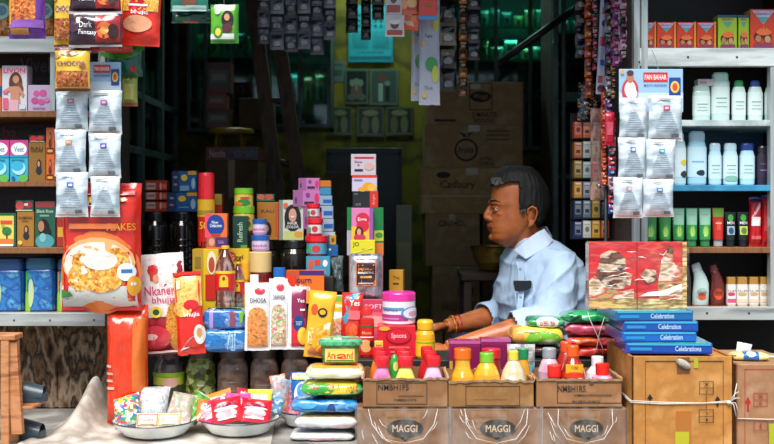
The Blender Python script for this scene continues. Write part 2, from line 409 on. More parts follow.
for py in (48.5, 307.5):
    zb = WZ(py, YL); mb = MB(); mb.box(WX(646, YL), WX(800, YL), YL+.03, 3.52, zb-.012, zb, woodL); mb.build('shelf_board', SR)
shelfpart('post', SR, (634, -60, 640, 320, YL-.004, .03, alu_v), (641.5, -60, 648, 320, YL-.002, .03, alu_v), (639, -60, 642.5, 320, YL+.004, .03, M('#6a6a68', .5)))
shelfpart('post', SR, (770.5, 66, 777, 307, YL+.003, .03, alu_v))
mb = MB(); mb.box(WX(634, YL), WX(634, YL)+.004, YL+.03, 3.52, WZ(320, YL), 2.2, woodD); mb.build('side_panel', SR)
for px, py in ((688, 57), (737, 57), (639, 62), (707, 313), (749, 313)):
    mb = MB(); mb.lathe([(.0035, 0), (.003, .002), (.001, .003)], M('#4b4b48', .4, metal=.8), n=10)
    mb.build('screw', SR, (WX(px, YL), YL-.004*(px < 640), WZ(py, YL)), (PI/2, 0, 0))

mb = MB(); mb.box(WX(800, YL), WX(800, YL)+.012, YL, 3.532, WZ(320, YL), 2.2, woodD); mb.build('side_panel', SR)
# ---------------------------------------------------------------- counter and steps behind the goods (dark stained timber)
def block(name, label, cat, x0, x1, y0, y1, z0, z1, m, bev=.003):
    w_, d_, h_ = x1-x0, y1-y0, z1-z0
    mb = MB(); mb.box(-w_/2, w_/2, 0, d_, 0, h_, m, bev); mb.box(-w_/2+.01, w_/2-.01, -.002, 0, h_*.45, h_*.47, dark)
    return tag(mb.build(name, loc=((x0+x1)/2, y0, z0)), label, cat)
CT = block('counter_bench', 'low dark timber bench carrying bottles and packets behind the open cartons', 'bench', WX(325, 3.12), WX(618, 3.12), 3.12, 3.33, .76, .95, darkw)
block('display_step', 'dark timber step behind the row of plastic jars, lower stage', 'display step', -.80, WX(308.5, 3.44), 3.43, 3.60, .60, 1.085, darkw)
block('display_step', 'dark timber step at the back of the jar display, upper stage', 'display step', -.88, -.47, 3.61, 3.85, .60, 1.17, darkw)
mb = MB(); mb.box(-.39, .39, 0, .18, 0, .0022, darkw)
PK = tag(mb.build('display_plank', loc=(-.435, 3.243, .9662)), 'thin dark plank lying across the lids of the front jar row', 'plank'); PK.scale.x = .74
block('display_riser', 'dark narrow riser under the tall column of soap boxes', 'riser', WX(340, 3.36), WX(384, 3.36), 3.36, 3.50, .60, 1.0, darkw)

# ---------------------------------------------------------------- dark interior
def cabinet(label, x0, x1, y0, y1, Y, d, shelves, cols, frame, glass=True, seed=1, mid=None):
    """glass fronted cabinet facing the camera; px rectangle at depth Y"""
    t = empty('glass_cabinet', label, 'cabinet', (WX((x0+x1)/2, Y), Y, WZ(y1, Y)))
    w_ = (x1-x0)*Y/F; h = (y1-y0)*Y/F; b = .018
    mb = MB(); mb.box(-w_/2, w_/2, d-.01, d, 0, h, M('#14211e', .7)); mb.box(-w_/2, -w_/2+.008, 0, d, 0, h, frame); mb.box(w_/2-.008, w_/2, 0, d, 0, h, frame)
    mb.box(-w_/2, w_/2, 0, d, 0, .01, frame); mb.box(-w_/2, w_/2, 0, d, h-.01, h, frame); mb.build('carcass', t)
    mb = MB(); mb.box(-w_/2, w_/2, -.012, 0, 0, b, frame, .002); mb.box(-w_/2, w_/2, -.012, 0, h-b, h, frame, .002)
    mb.box(-w_/2, -w_/2+b, -.013, 0, 0, h, frame, .002); mb.box(w_/2-b, w_/2, -.013, 0, 0, h, frame, .002)
    if mid:
        for q in mid: mb.box(-w_/2+q*w_-b/2, -w_/2+q*w_+b/2, -.013, 0, 0, h, frame, .002)
    mb.build('door_frame', t)
    if glass:
        mb = MB(); mb.box(-w_/2+b, w_/2-b, -.005, -.002, b, h-b, glass_mat('#a8d0c4', .10)); mb.build('glass_pane', t)
    rr = random.Random(seed); gx = WX((x0+x1)/2, Y)
    for sy in shelves:
        zz = (y1-sy)*Y/F
        mb = MB(); mb.box(-w_/2+.008, w_/2-.008, .0, d-.01, zz-.008, zz, M('#5f9a92', .4)); mb.build('shelf_board', t)
    return t, w_, h, gx
teal = M('#1c4c47', .5)
def dimgoods(kind, label_f, group, x0, x1, Y, z, hmax, n, pal, seed, d=.08):
    rr = random.Random(seed); wd = (x1-x0)/n
    for i in range(n):
        w_ = wd*rr.uniform(.8, .96); h = hmax*rr.uniform(.6, .97); c = pal[rr.randrange(len(pal))]
        mb = MB()
        if kind == 'packet':
            mb = pouch_mesh(w_, h, d*.45, FO(c), [('r', .15, .35, .85, .75, FO(mixh(c, '#ffffff', .5))), ('e', .5, .5, .2, .15, FO(mixh(c, '#000000', .4)))], seed=seed+i, n=8)
            o = mb.build('snack_packet', loc=(x0+wd*(i+.5), Y+d/2, z))
        else:
            mb.box(-w_/2, w_/2, 0, d, 0, h, PR(c), .001); mb.decals([('r', .1, .55, .9, .85, PR(mixh(c, '#ffffff', .6))), ('r', .2, .2, .8, .35, PR(mixh(c, '#000000', .5)))], flat(w_, h, 0), w_, h)
            o = mb.build('carton_pack', loc=(x0+wd*(i+.5), Y, z))
        tag(o, label_f, kind, group)
# left cabinet run along the left wall
t = empty('glass_cabinet', 'dark glass fronted cabinet running back along the left wall', 'cabinet', (-1.0, 3.7, 1.2))
mb = MB()
for yy in (0, .30, .62, 1.0, 1.35): mb.box(-.02, .02, yy, yy+.035, 0, 1.3, greenframe, .003)
for zz in (0, .40, .62, 1.24): mb.box(-.018, .016, 0, 1.385, zz, zz+.03, greenframe, .003)
mb.build('door_frame', t)
mb = MB(); mb.box(-.50, -.49, 0, 1.385, 0, 1.3, M('#2c3a34', .7)); mb.box(-.5, -.02, 1.37, 1.38, 0, 1.3, woodD); mb.box(-.5, -.02, 0, 1.38, 0, .01, woodD); mb.build('carcass', t)
mb = MB()
for zz in (.2, .41, .63, .9): mb.box(-.49, -.025, 0, 1.37, zz, zz+.01, teal)
mb.build('shelf_board', t)
mb = MB(); mb.box(-.006, -.002, .02, 1.37, .03, 1.25, glass_mat('#a8d0c4', .07)); mb.build('glass_pane', t)
mb = MB(); mb.box(-.25, .25, 0, 1.4, 0, .6, woodD, .004); tag(mb.build('storage_chest', loc=(-1.26, 3.86, .60)), 'dark wooden base chest under the left wall cabinet', 'chest')
for i in range(8):
    c = ['#7d6a3a', '#3f5a4a', '#6d6d60', '#8a7a2f', '#4a6a78', '#5b3a2c', '#8b8f80', '#6f7f3f'][i]
    for j, zz in enumerate((1.2+.01, 1.2+.42, 1.2+.64)):
        h = .15 + .03*((i+j) % 2); mb = MB(); mb.box(-.05, .05, -.06, .06, 0, h, PR(mixh(c, ['#205a50', '#000000', '#c0b070'][j], .35)), .002)
        mb.box(.051, .052, -.05, .05, h*.3, h*.8, PR(mixh(c, '#ffffff', .45)))
        tag(mb.build('carton_pack', loc=(-1.09, 3.82+.165*i, zz)), 'dim carton standing behind the left cabinet glass', 'box', 'cartons behind the left cabinet glass')
# back cabinets facing the street
t, w_, h, gx = cabinet('green framed glass cabinet at the back left, below the dark beams', 187, 262, -30, 132, 5.0, .3, (57, 98), 3, greenframe, mid=(.25, .6))
z0 = WZ(132, 5.0)
dimgoods('packet', 'dim packet on a shelf of the back left cabinet', 'packets in the back left cabinet', WX(192, 5), WX(258, 5), 5.05, z0+(132-57)*5/F, .14, 5, ['#3c8a5a', '#9a8a50', '#b0b8a8', '#2f6a78'], 5)
dimgoods('packet', 'dim packet on a shelf of the back left cabinet', 'packets in the back left cabinet', WX(192, 5), WX(258, 5), 5.05, z0+(132-98)*5/F, .15, 5, ['#3c7a6a', '#c9c8b8', '#70507a', '#2f6a78'], 8)
t, w_, h, gx = cabinet('teal shelved glass cabinet at the back, right of the ladder', 268, 331, -30, 128, 4.95, .3, (54, 113), 3, greenframe, mid=(.5,))
z0 = WZ(128, 4.95)
dimgoods('packet', 'dim packet piled in the cabinet right of the ladder', 'packets in the cabinet right of the ladder', WX(275, 4.95), WX(326, 4.95), 5.0, z0+(128-113)*4.95/F, .2, 4, ['#4a8a9a', '#a05a30', '#3a6a5a', '#7a8a8a'], 15)
t, w_, h, gx = cabinet('tall glass cabinet with lit teal shelves behind the cartons', 430, 552, -30, 150, 4.9, .3, (27, 60, 100), 3, greenframe, mid=(.38, .54, .82))
z0 = WZ(150, 4.9)
for sy, n, sd in ((27, 5, 21), (60, 4, 22), (100, 4, 23)):
    dimgoods('packet', 'dim packet on a shelf of the tall cabinet behind the cartons', 'packets in the tall cabinet', WX(434, 4.9), WX(549, 4.9), 4.95, z0+(150-sy)*4.9/F, .11, n*2, ['#2f8a70', '#4aa090', '#8a9a50', '#206a70', '#b0c0b0'], sd)
# right hand cabinet with frame posts nearer the street
t = empty('glass_cabinet', 'dark framed glass cabinet on the right, behind the hanging strips', 'cabinet', (WX(553, 4.3), 4.3, .6))
W_ = WX(612, 4.3)-WX(553, 4.3); H_ = 2.0
mb = MB(); mb.box(0, .022, -.01, .02, 0, H_, greenframe, .003); mb.box(.034, .05, -.01, .02, 0, H_, greenframe, .003)
mb.box(.05, W_, -.01, .02, WZ(102, 4.3)-.6, WZ(92, 4.3)-.6, greenframe, .003); mb.box(.05, W_, -.01, .02, WZ(180, 4.3)-.6, WZ(174, 4.3)-.6, greenframe, .003)
mb.box(W_-.03, W_, -.01, .02, 0, H_, greenframe, .003); mb.build('door_frame', t)
mb = MB(); mb.box(.05, W_-.03, .002, .006, 0, H_, glass_mat('#a8d0c4', .12)); mb.build('glass_pane', t)
mb = MB(); mb.box(0, W_, .33, .34, 0, H_, M('#0d1a18', .7)); mb.box(W_, W_+.01, 0, .34, 0, H_, woodD); mb.box(0, .008, .03, .33, 0, H_, woodD); mb.build('carcass', t)
mb = MB()
for py in (30, 62, 100, 175): mb.box(.01, W_, .03, .33, WZ(py, 4.3)-.608, WZ(py, 4.3)-.6, M('#5f9a92', .4))
mb.build('shelf_board', t)
for py, sd in ((30, 31), (62, 32), (100, 33)):
    dimgoods('packet', 'dim packet behind the glass of the right cabinet', 'packets in the right cabinet', WX(566, 4.3), WX(606, 4.3), 4.4, WZ(py, 4.3), .1, 4, ['#2f8a70', '#4aa090', '#6a9a60', '#206a70'], sd)
# sloping bar across the cabinet front
mb = MB(); a_ = Vector((WX(499, 4.2), 4.2, WZ(63, 4.2))); b_ = Vector((WX(590, 4.2), 4.2, WZ(-2, 4.2)))
mb.tube([a_-a_, b_-a_], .014, M('#27302d', .35, metal=.5), 8); tag(mb.build('slanting_rod', loc=a_), 'slanting metal rod crossing in front of the right cabinets', 'rod')
# ladder leaning left of centre
t = empty('ladder', 'old dark wooden ladder leaning near the back left cabinet', 'ladder', (WX(272, 4.2), 4.3, .60))
def lad(px0, py0, px1, py1, Y=4.25, r=.03):
    a = Vector((WX(px0, Y), Y, WZ(py0, Y))); b = Vector((WX(px1, Y), Y+.12, WZ(py1, Y))); return a, b
r0 = Vector(t.location)
for nm, (a, b) in (('rail', lad(250, -20, 292, 330)), ('rail', lad(270, -20, 318, 330))):
    mb = MB(); d_ = (b-a).normalized(); x_ = Vector((1, 0, 0)); y_ = d_.cross(x_).normalized(); w2, t2 = .028, .018
    b = a + (b-a)*((a.z-.60)/(a.z-b.z))
    vs_ = [p + x_*sx*w2 + y_*sy*t2 - r0 for p in (a, b) for sx, sy in ((-1, -1), (1, -1), (1, 1), (-1, 1))]
    mb.add(vs_, [(0, 1, 5, 4), (1, 2, 6, 5), (2, 3, 7, 6), (3, 0, 4, 7), (3, 2, 1, 0), (4, 5, 6, 7)], noisy(['#2a1d13', '#4a3422', '#1c130c'], 8, .7, 0, .3, stretch=(4, 4, 1))); mb.build(nm, t)
for k, (xa, ya, xb) in enumerate(((253, 35, 276), (262, 98, 284), (270, 160, 293))):
    mb = MB(); mb.tube([Vector((WX(xa, 4.28), 4.27+.02*k, WZ(ya, 4.28)))-r0, Vector((WX(xb, 4.28), 4.27+.02*k, WZ(ya+4, 4.28)))-r0], .012, woodD); mb.build('rung', t)

# cartons stacked in the middle of the shop
def carton(label, r, Y, d, base, dec=(), z=None, group=None, flapline=True, rz=0):
    cx, zb, w_, h = rect(r, Y, z)
    mb = MB(); mb.box(-w_/2, w_/2, 0, d, 0, h, base, .003)
    mb.decals(dec, flat(w_, h, 0), w_, h)
    o = empty('cardboard_carton', label, 'carton', (cx, Y, zb), (0, 0, rz), group); mb.build('box_body', o)
    t_ = MB(); t_.box(-w_*.06, w_*.06, -.0006, d+.0006, h, h+.0006, M('#8a6a3a', .25, .5)); t_.box(-w_*.06, w_*.06, -.0006, 0, h*.84, h, M('#8a6a3a', .25, .5)); t_.build('packing_tape', o)
    return o
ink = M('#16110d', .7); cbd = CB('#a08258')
zf = .60
for r, z_, lab, dec in (
    ((432, 266, 480, 345), .60, 'printed cardboard carton on the shop floor, bottom of the tall stack', [('t', 'BLACK', .72, .80, .36, .07, M('#5a1712', .6)), ('t', 'HANDLE WITH CARE', .60, .68, .8, .06, M('#5a1712', .6)), ('r', .22, .38, .27, .52, ink), ('p', [(.18, .52), (.31, .52), (.245, .60)], ink), ('e', .62, .46, .09, .07, M('#5a1712', .6)), ('r', .86, .38, .91, .52, ink), ('p', [(.82, .52), (.95, .52), (.885, .60)], ink)]),
    ((425, 214, 480, 266), None, 'cardboard carton marked CINTHOL, second up in the stack', [('t', 'CINTHOL', .5, .82, .5, .12, ink)]),
    ((421, 168, 523, 214), None, 'pale cardboard carton with a twine tie behind the man\'s head', [('t', 'Cadbury', .36, .62, .34, .22, ink), ('e', .22, .85, .07, .07, ink), ('r', .74, .75, .9, .82, ink), ('r', 0, .38, 1, .40, M('#b8b0a0', .6))]),
    ((425, 125, 523, 168), None, 'cardboard carton with a round fruit emblem, second from the top of the stack', [('e', .42, .42, .12, .27, ink), ('e', .42, .42, .10, .22, cbd), ('t', 'Fruits', .42, .42, .15, .14, ink), ('p', [(.40, .70), (.34, .86), (.42, .78)], ink), ('p', [(.43, .70), (.50, .86), (.44, .80)], ink), ('t', 'EXTRA', .62, .22, .12, .08, ink), ('t', '72 PIECES', .63, .1, .16, .08, ink), ('r', .62, .85, .86, .87, ink), ('r', .62, .75, .86, .77, ink), ('r', .62, .65, .86, .67, ink)]),
    ((427, 82, 523, 125), None, 'topmost cardboard carton of the tall stack, with dark oval logo', [('l', .44, .34, .68, .98, .02, ink), ('e', .56, .66, .11, .13, ink), ('t', 'Maggi', .56, .66, .14, .13, cbd), ('t', '2 MINUTE', .6, .24, .26, .12, ink), ('t', 'NOODLES', .6, .1, .22, .10, ink), ('r', .08, .08, .3, .13, ink)])):
    Yc = 4.55
    w_ = r[2]-r[0]
    dd = .30
    zb_ = WZ(r[3], Yc) if z_ is None else z_
    carton(lab, r, Yc, dd, CB('#b08c58') if 'pale' in lab else cbd, dec, z=zb_)
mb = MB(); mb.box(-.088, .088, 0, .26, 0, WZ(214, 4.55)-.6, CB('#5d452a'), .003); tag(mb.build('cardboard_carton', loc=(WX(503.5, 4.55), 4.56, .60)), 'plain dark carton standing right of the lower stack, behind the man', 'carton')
# brass bowl behind the man
t = empty('brass_bowl', 'wide brass bowl standing on a dark stool behind the seated man', 'bowl', (WX(493, 4.1), 4.1, WZ(271, 4.1)))
R_ = .085; mb = MB(); bm_ = noisy(['#8a6a2c', '#b08a3c', '#6d5220'], 12, .35, 0, .2, metal=.7)
mb.lathe([(.03, 0), (.05, .006), (.07, .035), (.080, .07), (.088, .095), (.094, .097), (.088, .092), (.078, .07), (.066, .035), (.04, .012), (.001, .01)], bm_, n=36); mb.build('bowl_body', t)
t = empty('stool', 'small dark stool under the brass bowl', 'stool', (WX(493, 4.1), 4.1, .6)); hh = WZ(271, 4.1)-.6
mb = MB(); mb.box(-.13, .13, -.13, .13, hh-.03, hh, woodD, .004); mb.build('seat', t)
for sx in (-1, 1):
    for sy in (-1, 1): mb = MB(); mb.box(*sorted((sx*.12, sx*.09)), *sorted((sy*.12, sy*.09)), 0, hh-.03, woodD, .002); mb.build('leg', t)
# left-back piles
def box_at(name, label, cat, r, Y, d, m, dec=(), z=None, rz=0, group=None): return B(name, label, cat, r, Y, d, m, dec, z=z, rz=rz, group=group)
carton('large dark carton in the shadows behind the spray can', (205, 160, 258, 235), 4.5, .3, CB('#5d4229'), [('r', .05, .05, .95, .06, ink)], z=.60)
zt = WZ(160, 4.5)
box_at('printed_carton', 'flat red and blue lettered carton lying on the large dark carton', 'carton', (206, 147, 258, 160), 4.5, .28, PR('#6d2028'), [('r', .42, .1, .97, .9, PR('#24335c')), ('t', 'Nestle', .22, .5, .3, .6, PR('#c9a08a')), ('t', 'MILKMAID', .7, .5, .45, .5, PR('#8a5a5a'))], z=zt)
t = empty('round_stool', 'yellow rimmed round stool standing on the red and blue carton', 'stool', (WX(230, 4.6), 4.62, WZ(147.3, 4.5)))
mb = MB(); mb.lathe([(.09, .062), (.095, .062), (.10, .07), (.10, .08), (.09, .086), (.001, .086)], M('#a8801c', .4, .3), n=28); mb.build('seat', t)
for a in (45, 135, 225, 315):
    mb = MB(); mb.tube([(.08*math.cos(math.radians(a)), .08*math.sin(math.radians(a)), 0), (.07*math.cos(math.radians(a)), .07*math.sin(math.radians(a)), .063)], .008, M('#8a6a1c', .4)); mb.build('leg', t)
zs = WZ(147.3, 4.5)+.086
for i, (r, c, lab, tx) in enumerate((((205, 92, 222, 107), '#7a2a1c', 'small red carton on the yellow stool, upper of two', 'BRU'), ((205, 107, 224, 127), '#4f2216', 'brown carton standing on the yellow stool under the red one', ''))):
    pass
zz = zs
for (wd, hh, dd, c, lab, xo) in ((.10, .085, .1, '#54281a', 'brown carton standing on the yellow stool', -.04), (.085, .065, .09, '#8a2c20', 'small red carton stacked on the brown carton above the yellow stool', -.045), (.10, .13, .1, '#5e2a1e', 'tall rust coloured carton with teal lettering near the top of the dark pile', -.035)):
    mb = MB(); mb.box(-wd/2, wd/2, 0, dd, 0, hh, PR(c), .001); mb.decals([('r', .1, .3, .9, .75, PR(mixh(c, '#3f8a80', .5))), ('r', .2, .42, .8, .62, PR(mixh(c, '#c0d0c0', .5)))], flat(wd, hh, 0), wd, hh)
    tag(mb.build('printed_carton', loc=(WX(230, 4.6)+xo-.01, 4.58, zz)), lab, 'carton'); zz += hh
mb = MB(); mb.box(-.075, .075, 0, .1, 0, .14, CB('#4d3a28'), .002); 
tag(mb.build('cardboard_carton', loc=(WX(230, 4.6)+.06+.04, 4.70, zs)), 'plain brown carton leaning at the right of the yellow stool', 'carton')
# dark teal crates in the middle back
box_at('plastic_crate', 'dark teal film wrapped crate behind the column of soap boxes', 'crate', (326, 148, 402, 250), 4.9, .3, M('#0b1a19', .5, .1, .4, 0, 9), [('t', 'Goodday', .2, .88, .35, .1, M('#0a1412', .6)), ('l', .02, .02, .98, .98, .01, M('#0d1f1d', .5))], z=.60)
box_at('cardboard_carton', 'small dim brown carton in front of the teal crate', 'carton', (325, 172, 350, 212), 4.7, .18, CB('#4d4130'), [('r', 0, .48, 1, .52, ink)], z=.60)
box_at('oil_tin', 'olive coloured tall tin standing in the dark centre', 'tin', (396, 205, 412, 300), 4.6, .08, M('#6b6420', .4, .3), [('r', .1, .5, .9, .8, PR('#8a8230'))], z=.60)
box_at('tea_box', 'small upright orange yellow box standing right of the silver pouch', 'box', (389, 270, 403, 302), 3.45, .035, PR('#c8902a'), [('t', 'Taj', .5, .75, .5, .12, PR('#8a2a1c')), ('r', .3, .55, .7, .6, PR('#5a2a1c')), ('r', .15, .2, .85, .3, PR('#e0b050'))], rz=-.15)
tb = bpy.data.objects[-1] if False else None
block('display_riser', 'dark narrow riser under the small orange yellow box', 'riser', WX(386, 3.44), WX(407, 3.44), 3.43, 3.53, .60, WZ(302, 3.45), darkw)
# things on the back wall
Yb = 5.4
def wallpic(name, label, cat, r, base, dec, t_=.012, fr=None):
    cx, zb, w_, h = rect(r, Yb-t_)
    mb = MB(); mb.box(-w_/2, w_/2, 0, t_-.001, 0, h, fr or base, .001); mb.decals(([('r', .07, .06, .93, .94, base)] if fr else []) + list(dec), flat(w_, h, 0), w_, h)
    return tag(mb.build(name, loc=(cx, Yb-t_, zb)), label, cat)
TQ = PR('#2fa8b8')
cal = [('r', .04, .12, .96, .97, PR('#3fc0cc'))]
for i in range(7):
    for j in range(3): cal.append(('r', .10+.122*i, .62+.09*j, .15+.122*i, .66+.09*j, PR('#1a6a78')))
for j in range(9):
    cal.append(('r', .10, .26+.032*j, .46, .268+.032*j, PR('#1a6a78'))); cal.append(('r', .54, .26+.032*j, .92, .268+.032*j, PR('#1a6a78')))
cal += [('r', .04, .05, .96, .10, PR('#1d7f90')), ('t', 'CALENDAR', .5, .17, .6, .04, PR('#0f5060'))]
wallpic('wall_calendar', 'turquoise wall calendar hanging high on the back wall', 'calendar', (348, 5, 393, 63), TQ, cal)
fgm = PR('#2b3a36'); skn = PR('#8a9a8a')
wallpic('framed_picture', 'framed picture of a seated elephant headed figure below the calendar', 'picture', (345, 69, 368, 104), PR('#1c2724'), [('e', .5, .58, .2, .16, skn), ('e', .3, .6, .1, .1, skn), ('e', .7, .6, .1, .1, skn), ('e', .5, .35, .26, .2, PR('#7a5a4a')), ('e', .3, .2, .2, .1, PR('#6a6a5a')), ('e', .7, .2, .2, .1, PR('#6a6a5a')), ('r', .46, .38, .54, .55, skn)], fr=PR('#5f7a6a'))
wallpic('framed_picture', 'framed picture with two pale standing figures right of the seated figure', 'picture', (370, 69, 398, 105), PR('#46594f'), [('e', .45, .75, .2, .1, PR('#7a5040')), ('r', .3, .1, .46, .6, PR('#a8b8a8')), ('r', .55, .1, .7, .55, PR('#14201c')), ('e', .62, .6, .1, .07, PR('#8a9a8a'))], fr=PR('#5f7a6a'))
wallpic('paper_notice', 'small grey paper notice pasted left of the calendar', 'notice', (328, 61, 345, 82), PR('#6a8078'), [('t', 'NOTICE', .5, .8, .7, .12, ink), ('r', .2, .4, .8, .44, ink), ('r', .2, .3, .8, .34, ink), ('r', .2, .5, .8, .54, ink)], .004)
for r, lab in (((327, 107, 352, 136), 'framed dim picture at the lower left of the back wall group'), ((357, 107, 384, 137), 'framed picture with gold figures, lower middle of the back wall'), ((386, 107, 413, 136), 'framed dim picture with round top, lower right of the back wall group')):
    wallpic('framed_picture', lab, 'picture', r, PR('#1f2b22'), [('e', .3, .4, .14, .3, PR('#6f6a3a')), ('e', .68, .4, .14, .3, PR('#7a7a50')), ('e', .5, .8, .3, .1, PR('#8a8a5a')), ('r', .1, .05, .9, .12, PR('#6a6a3a'))], fr=PR('#57603a'))

# small lamps inside the glass cabinets
def cablamp(px, py, Y, e, w_=.3): lamp('cabinet_lamp', 'AREA', (WX(px, Y), Y+.06, WZ(py, Y)), (math.radians(20), 0, 0), e, (.35, 1.0, .88), shape='RECTANGLE', size=w_, size_y=.02)
cablamp(520, -24, 4.9, .9); cablamp(520, 34, 4.92, .35, .2); cablamp(300, -24, 4.95, .6, .2); cablamp(300, 59, 4.95, .22, .2); cablamp(225, -24, 5.0, .5, .25); cablamp(590, -30, 4.35, .5, .15)
# ================================================================ goods on the left shelf
W_ = PR('#f2f2ee'); K_ = PR('#15120f'); Rd = PR('#d3202a'); Yw = PR('#f2c53a'); Gn = PR('#2f8a3a'); Bl = PR('#1d4fa0')
Y1 = 3.245
def zs_(py): return WZ(py, YL+.005) + .0005
Z36, Z111, Z181, Z247, Z313 = zs_(36.5), zs_(111), zs_(181.5), zs_(247.5), zs_(313)
for i, (r, lab) in enumerate((((-8, -12, 12, 36), 'green noodle packet with orange foot, leftmost on the top left shelf'), ((13, -8, 34, 36), 'green noodle packet on the top left shelf, behind the purple packet'), ((35, -12, 55, 36), 'green noodle packet with pale oval, rightmost on the top left shelf'))):
    P('noodle_packet', lab, 'packet', r, Y1+.02, .04, FO('#3d7a34'), [('r', 0, .06, 1, .42, FD('#b5602a', '#e09a4a', '#7a3018')), ('e', .5, .55, .38, .16, FO('#a8c8c0')), ('e', .5, .56, .25, .10, FO('#5a8a9a'))], z=Z36, seed=i+1, group='green noodle packets on the top left shelf')
B('hair_serum_box', 'white and pink box with a long haired woman, on the second left shelf', 'box', (2, 65.5, 27, 111), Y1, .05, PR('#d9d4dc'), [('r', .04, .82, .96, .97, PR('#e8b8c8')), ('t', 'LIVON', .5, .89, .86, .10, PR('#d8405a')), ('e', .55, .62, .27, .24, PR('#5a2f1c')), ('e', .66, .5, .2, .14, PR('#7a4426')), ('p', [(.35, .12), (.75, .12), (.7, .42), (.85, .3), (.9, .38), (.7, .55), (.35, .55), (.12, .48), (.14, .42), (.34, .44)], PR('#c98a6c')), ('r', .28, .02, .66, .26, PR('#d8a8b8')), ('e', .57, .70, .13, .085, PR('#c98a66')), ('r', .05, .06, .26, .3, PR('#e05a78')), ('r', .7, .06, .95, .16, PR('#c8d8e0')), ('r', .05, .4, .24, .46, PR('#e8609a'))], z=Z111)
B('soap_carton', 'lilac box printed with pink flowers, right of the long haired woman box', 'box', (28, 85, 52.5, 111), Y1, .05, PR('#bfa9c8'), [('e', .35, .68, .13, .12, PR('#d2559a')), ('e', .62, .70, .15, .13, PR('#d2559a')), ('e', .28, .42, .15, .12, PR('#c84a90')), ('e', .55, .38, .14, .11, PR('#d2559a')), ('e', .78, .45, .1, .1, PR('#d878b0')), ('r', .2, .12, .7, .16, PR('#a05a98'))], z=Z111)
B('soap_carton', 'orange edged carton at the left edge of the second shelf', 'box', (-16, 68, 1.5, 111), Y1, .05, PR('#c8662a'), [('r', 0, .35, 1, .6, PR('#2a4a7a'))], z=Z111)
def veet(r, lab):
    B('hair_removal_box', lab, 'box', r, Y1, .05, PR('#35b0d0'), [('r', 0, .64, 1, 1, PR('#d43a8c')), ('e', .5, .78, .44, .16, W_), ('t', 'Veet', .5, .78, .55, .13, PR('#2a8a9a')), ('r', .0, .58, 1, .64, PR('#2a90b8')), ('e', .5, .32, .38, .16, PR('#a8e0ec')), ('e', .42, .38, .34, .12, PR('#35b0d0')), ('r', .1, .5, .8, .53, PR('#1d6a90')), ('e', .75, .08, .26, .09, PR('#5ab84a')), ('e', .2, .08, .1, .05, PR('#1d5a90'))], z=Z181, group='pink and blue hair removal boxes')
veet((-10, 140, 9, 181), 'pink and blue hair removal box cut by the left edge of the picture')
veet((10, 140, 28, 181), 'pink and blue hair removal box beside the brown dye box')
B('hair_dye_box', 'brown hair dye box with black top and a dark haired woman, third left shelf', 'box', (28.5, 142, 45.5, 181), Y1, .05, PR('#8f6420'), lady(.62, .42, .34, 1.25) + [('t', 'KALI', .5, .84, .7, .08, PR('#4a300c')), ('r', .15, .76, .85, .78, PR('#4a300c'))], z=Z181)
B('hair_dye_box', 'flat black and red box lying on the brown dye box', 'box', (28.5, 134.6, 45.5, 142), Y1, .05, K_, [('e', .3, .45, .22, .38, Rd), ('e', .7, .55, .22, .3, PR('#c84030')), ('r', .1, .05, .95, .14, PR('#d8c8a0'))], z=Z181+39.5*Y1/F+.0004)
for k in range(2):
    B('henna_box', ('small orange box with a woman, lower of the pair by the hanging sachets', 'small orange box with a woman, upper of the pair by the hanging sachets')[k], 'box', (46, (154.5, 127.5)[k], 54.5, (181, 154)[k]), Y1, .05, PR('#d8641c'), lady(.5, .62, .5, .9, '#5a2a12') + [('r', .1, .06, .9, .26, PR('#3a1c0c')), ('r', .2, .1, .8, .2, PR('#e8a040'))], z=Z181+k*.0803, group='small orange henna boxes', rz=.0)
B('herbal_box', 'green bordered yellow box with a tree, left end of the fourth shelf', 'box', (-2, 213, 16, 247), Y1, .05, PR('#1f5a3a'), [('r', .08, .05, .88, .92, PR('#e0d060')), ('r', .14, .66, .8, .78, PR('#d84a2a')), ('e', .5, .46, .27, .13, PR('#2f7a3a')), ('r', .46, .2, .54, .42, PR('#5a3a1c')), ('r', .1, .08, .86, .24, PR('#e07a30')), ('r', .1, .02, .86, .08, W_), ('e', .3, .6, .1, .05, PR('#8ab040'))], z=Z247)
B('hair_dye_box', 'gold brown hair dye box with a seated woman, fourth left shelf', 'box', (17, 211.5, 34, 247), Y1, .05, PR('#a87424'), lady(.55, .46, .36, 1.2) + [('t', 'KALIMEHNDI', .5, .82, .8, .08, PR('#4a300c')), ('r', .3, .72, .7, .74, PR('#4a300c')), ('e', .2, .12, .14, .06, PR('#e0c060'))], z=Z247)
B('hair_dye_box', 'flat green and red box lying on the gold brown dye box', 'box', (15.5, 200, 33.5, 211.5), Y1, .05, PR('#1f5a48'), [('e', .25, .5, .24, .4, PR('#d84a4a')), ('e', .72, .58, .24, .32, PR('#b83038')), ('r', .5, .5, .7, .7, W_), ('r', .05, .02, .95, .12, PR('#d8d0a8'))], z=Z247+35.5*Y1/F+.0004)
B('hair_dye_box', 'dark green dye box with a woman in turquoise, fourth left shelf', 'box', (34.8, 201, 55.5, 247), Y1, .05, PR('#1d5a40'), [('r', .05, .86, .95, .98, PR('#a83a3a')), ('t', 'Black Rose', .5, .78, .8, .07, PR('#c8d8c8')), ('r', .25, .66, .7, .7, PR('#7aa890')), ('e', .42, .44, .28, .17, PR('#14100e')), ('e', .6, .3, .2, .14, PR('#14100e')), ('e', .5, .12, .46, .16, PR('#4a98a0')), ('e', .32, .45, .15, .12, PR('#b87a5a')), ('e', .4, .2, .16, .1, PR('#7ab8b8'))], z=Z247)
B('hair_dye_box', 'narrow red and gold box at the right end of the fourth shelf', 'box', (56.5, 214, 68, 247), Y1, .05, PR('#a82a1c'), [('r', .1, .3, .9, .6, PR('#d8a030'))], z=Z247)
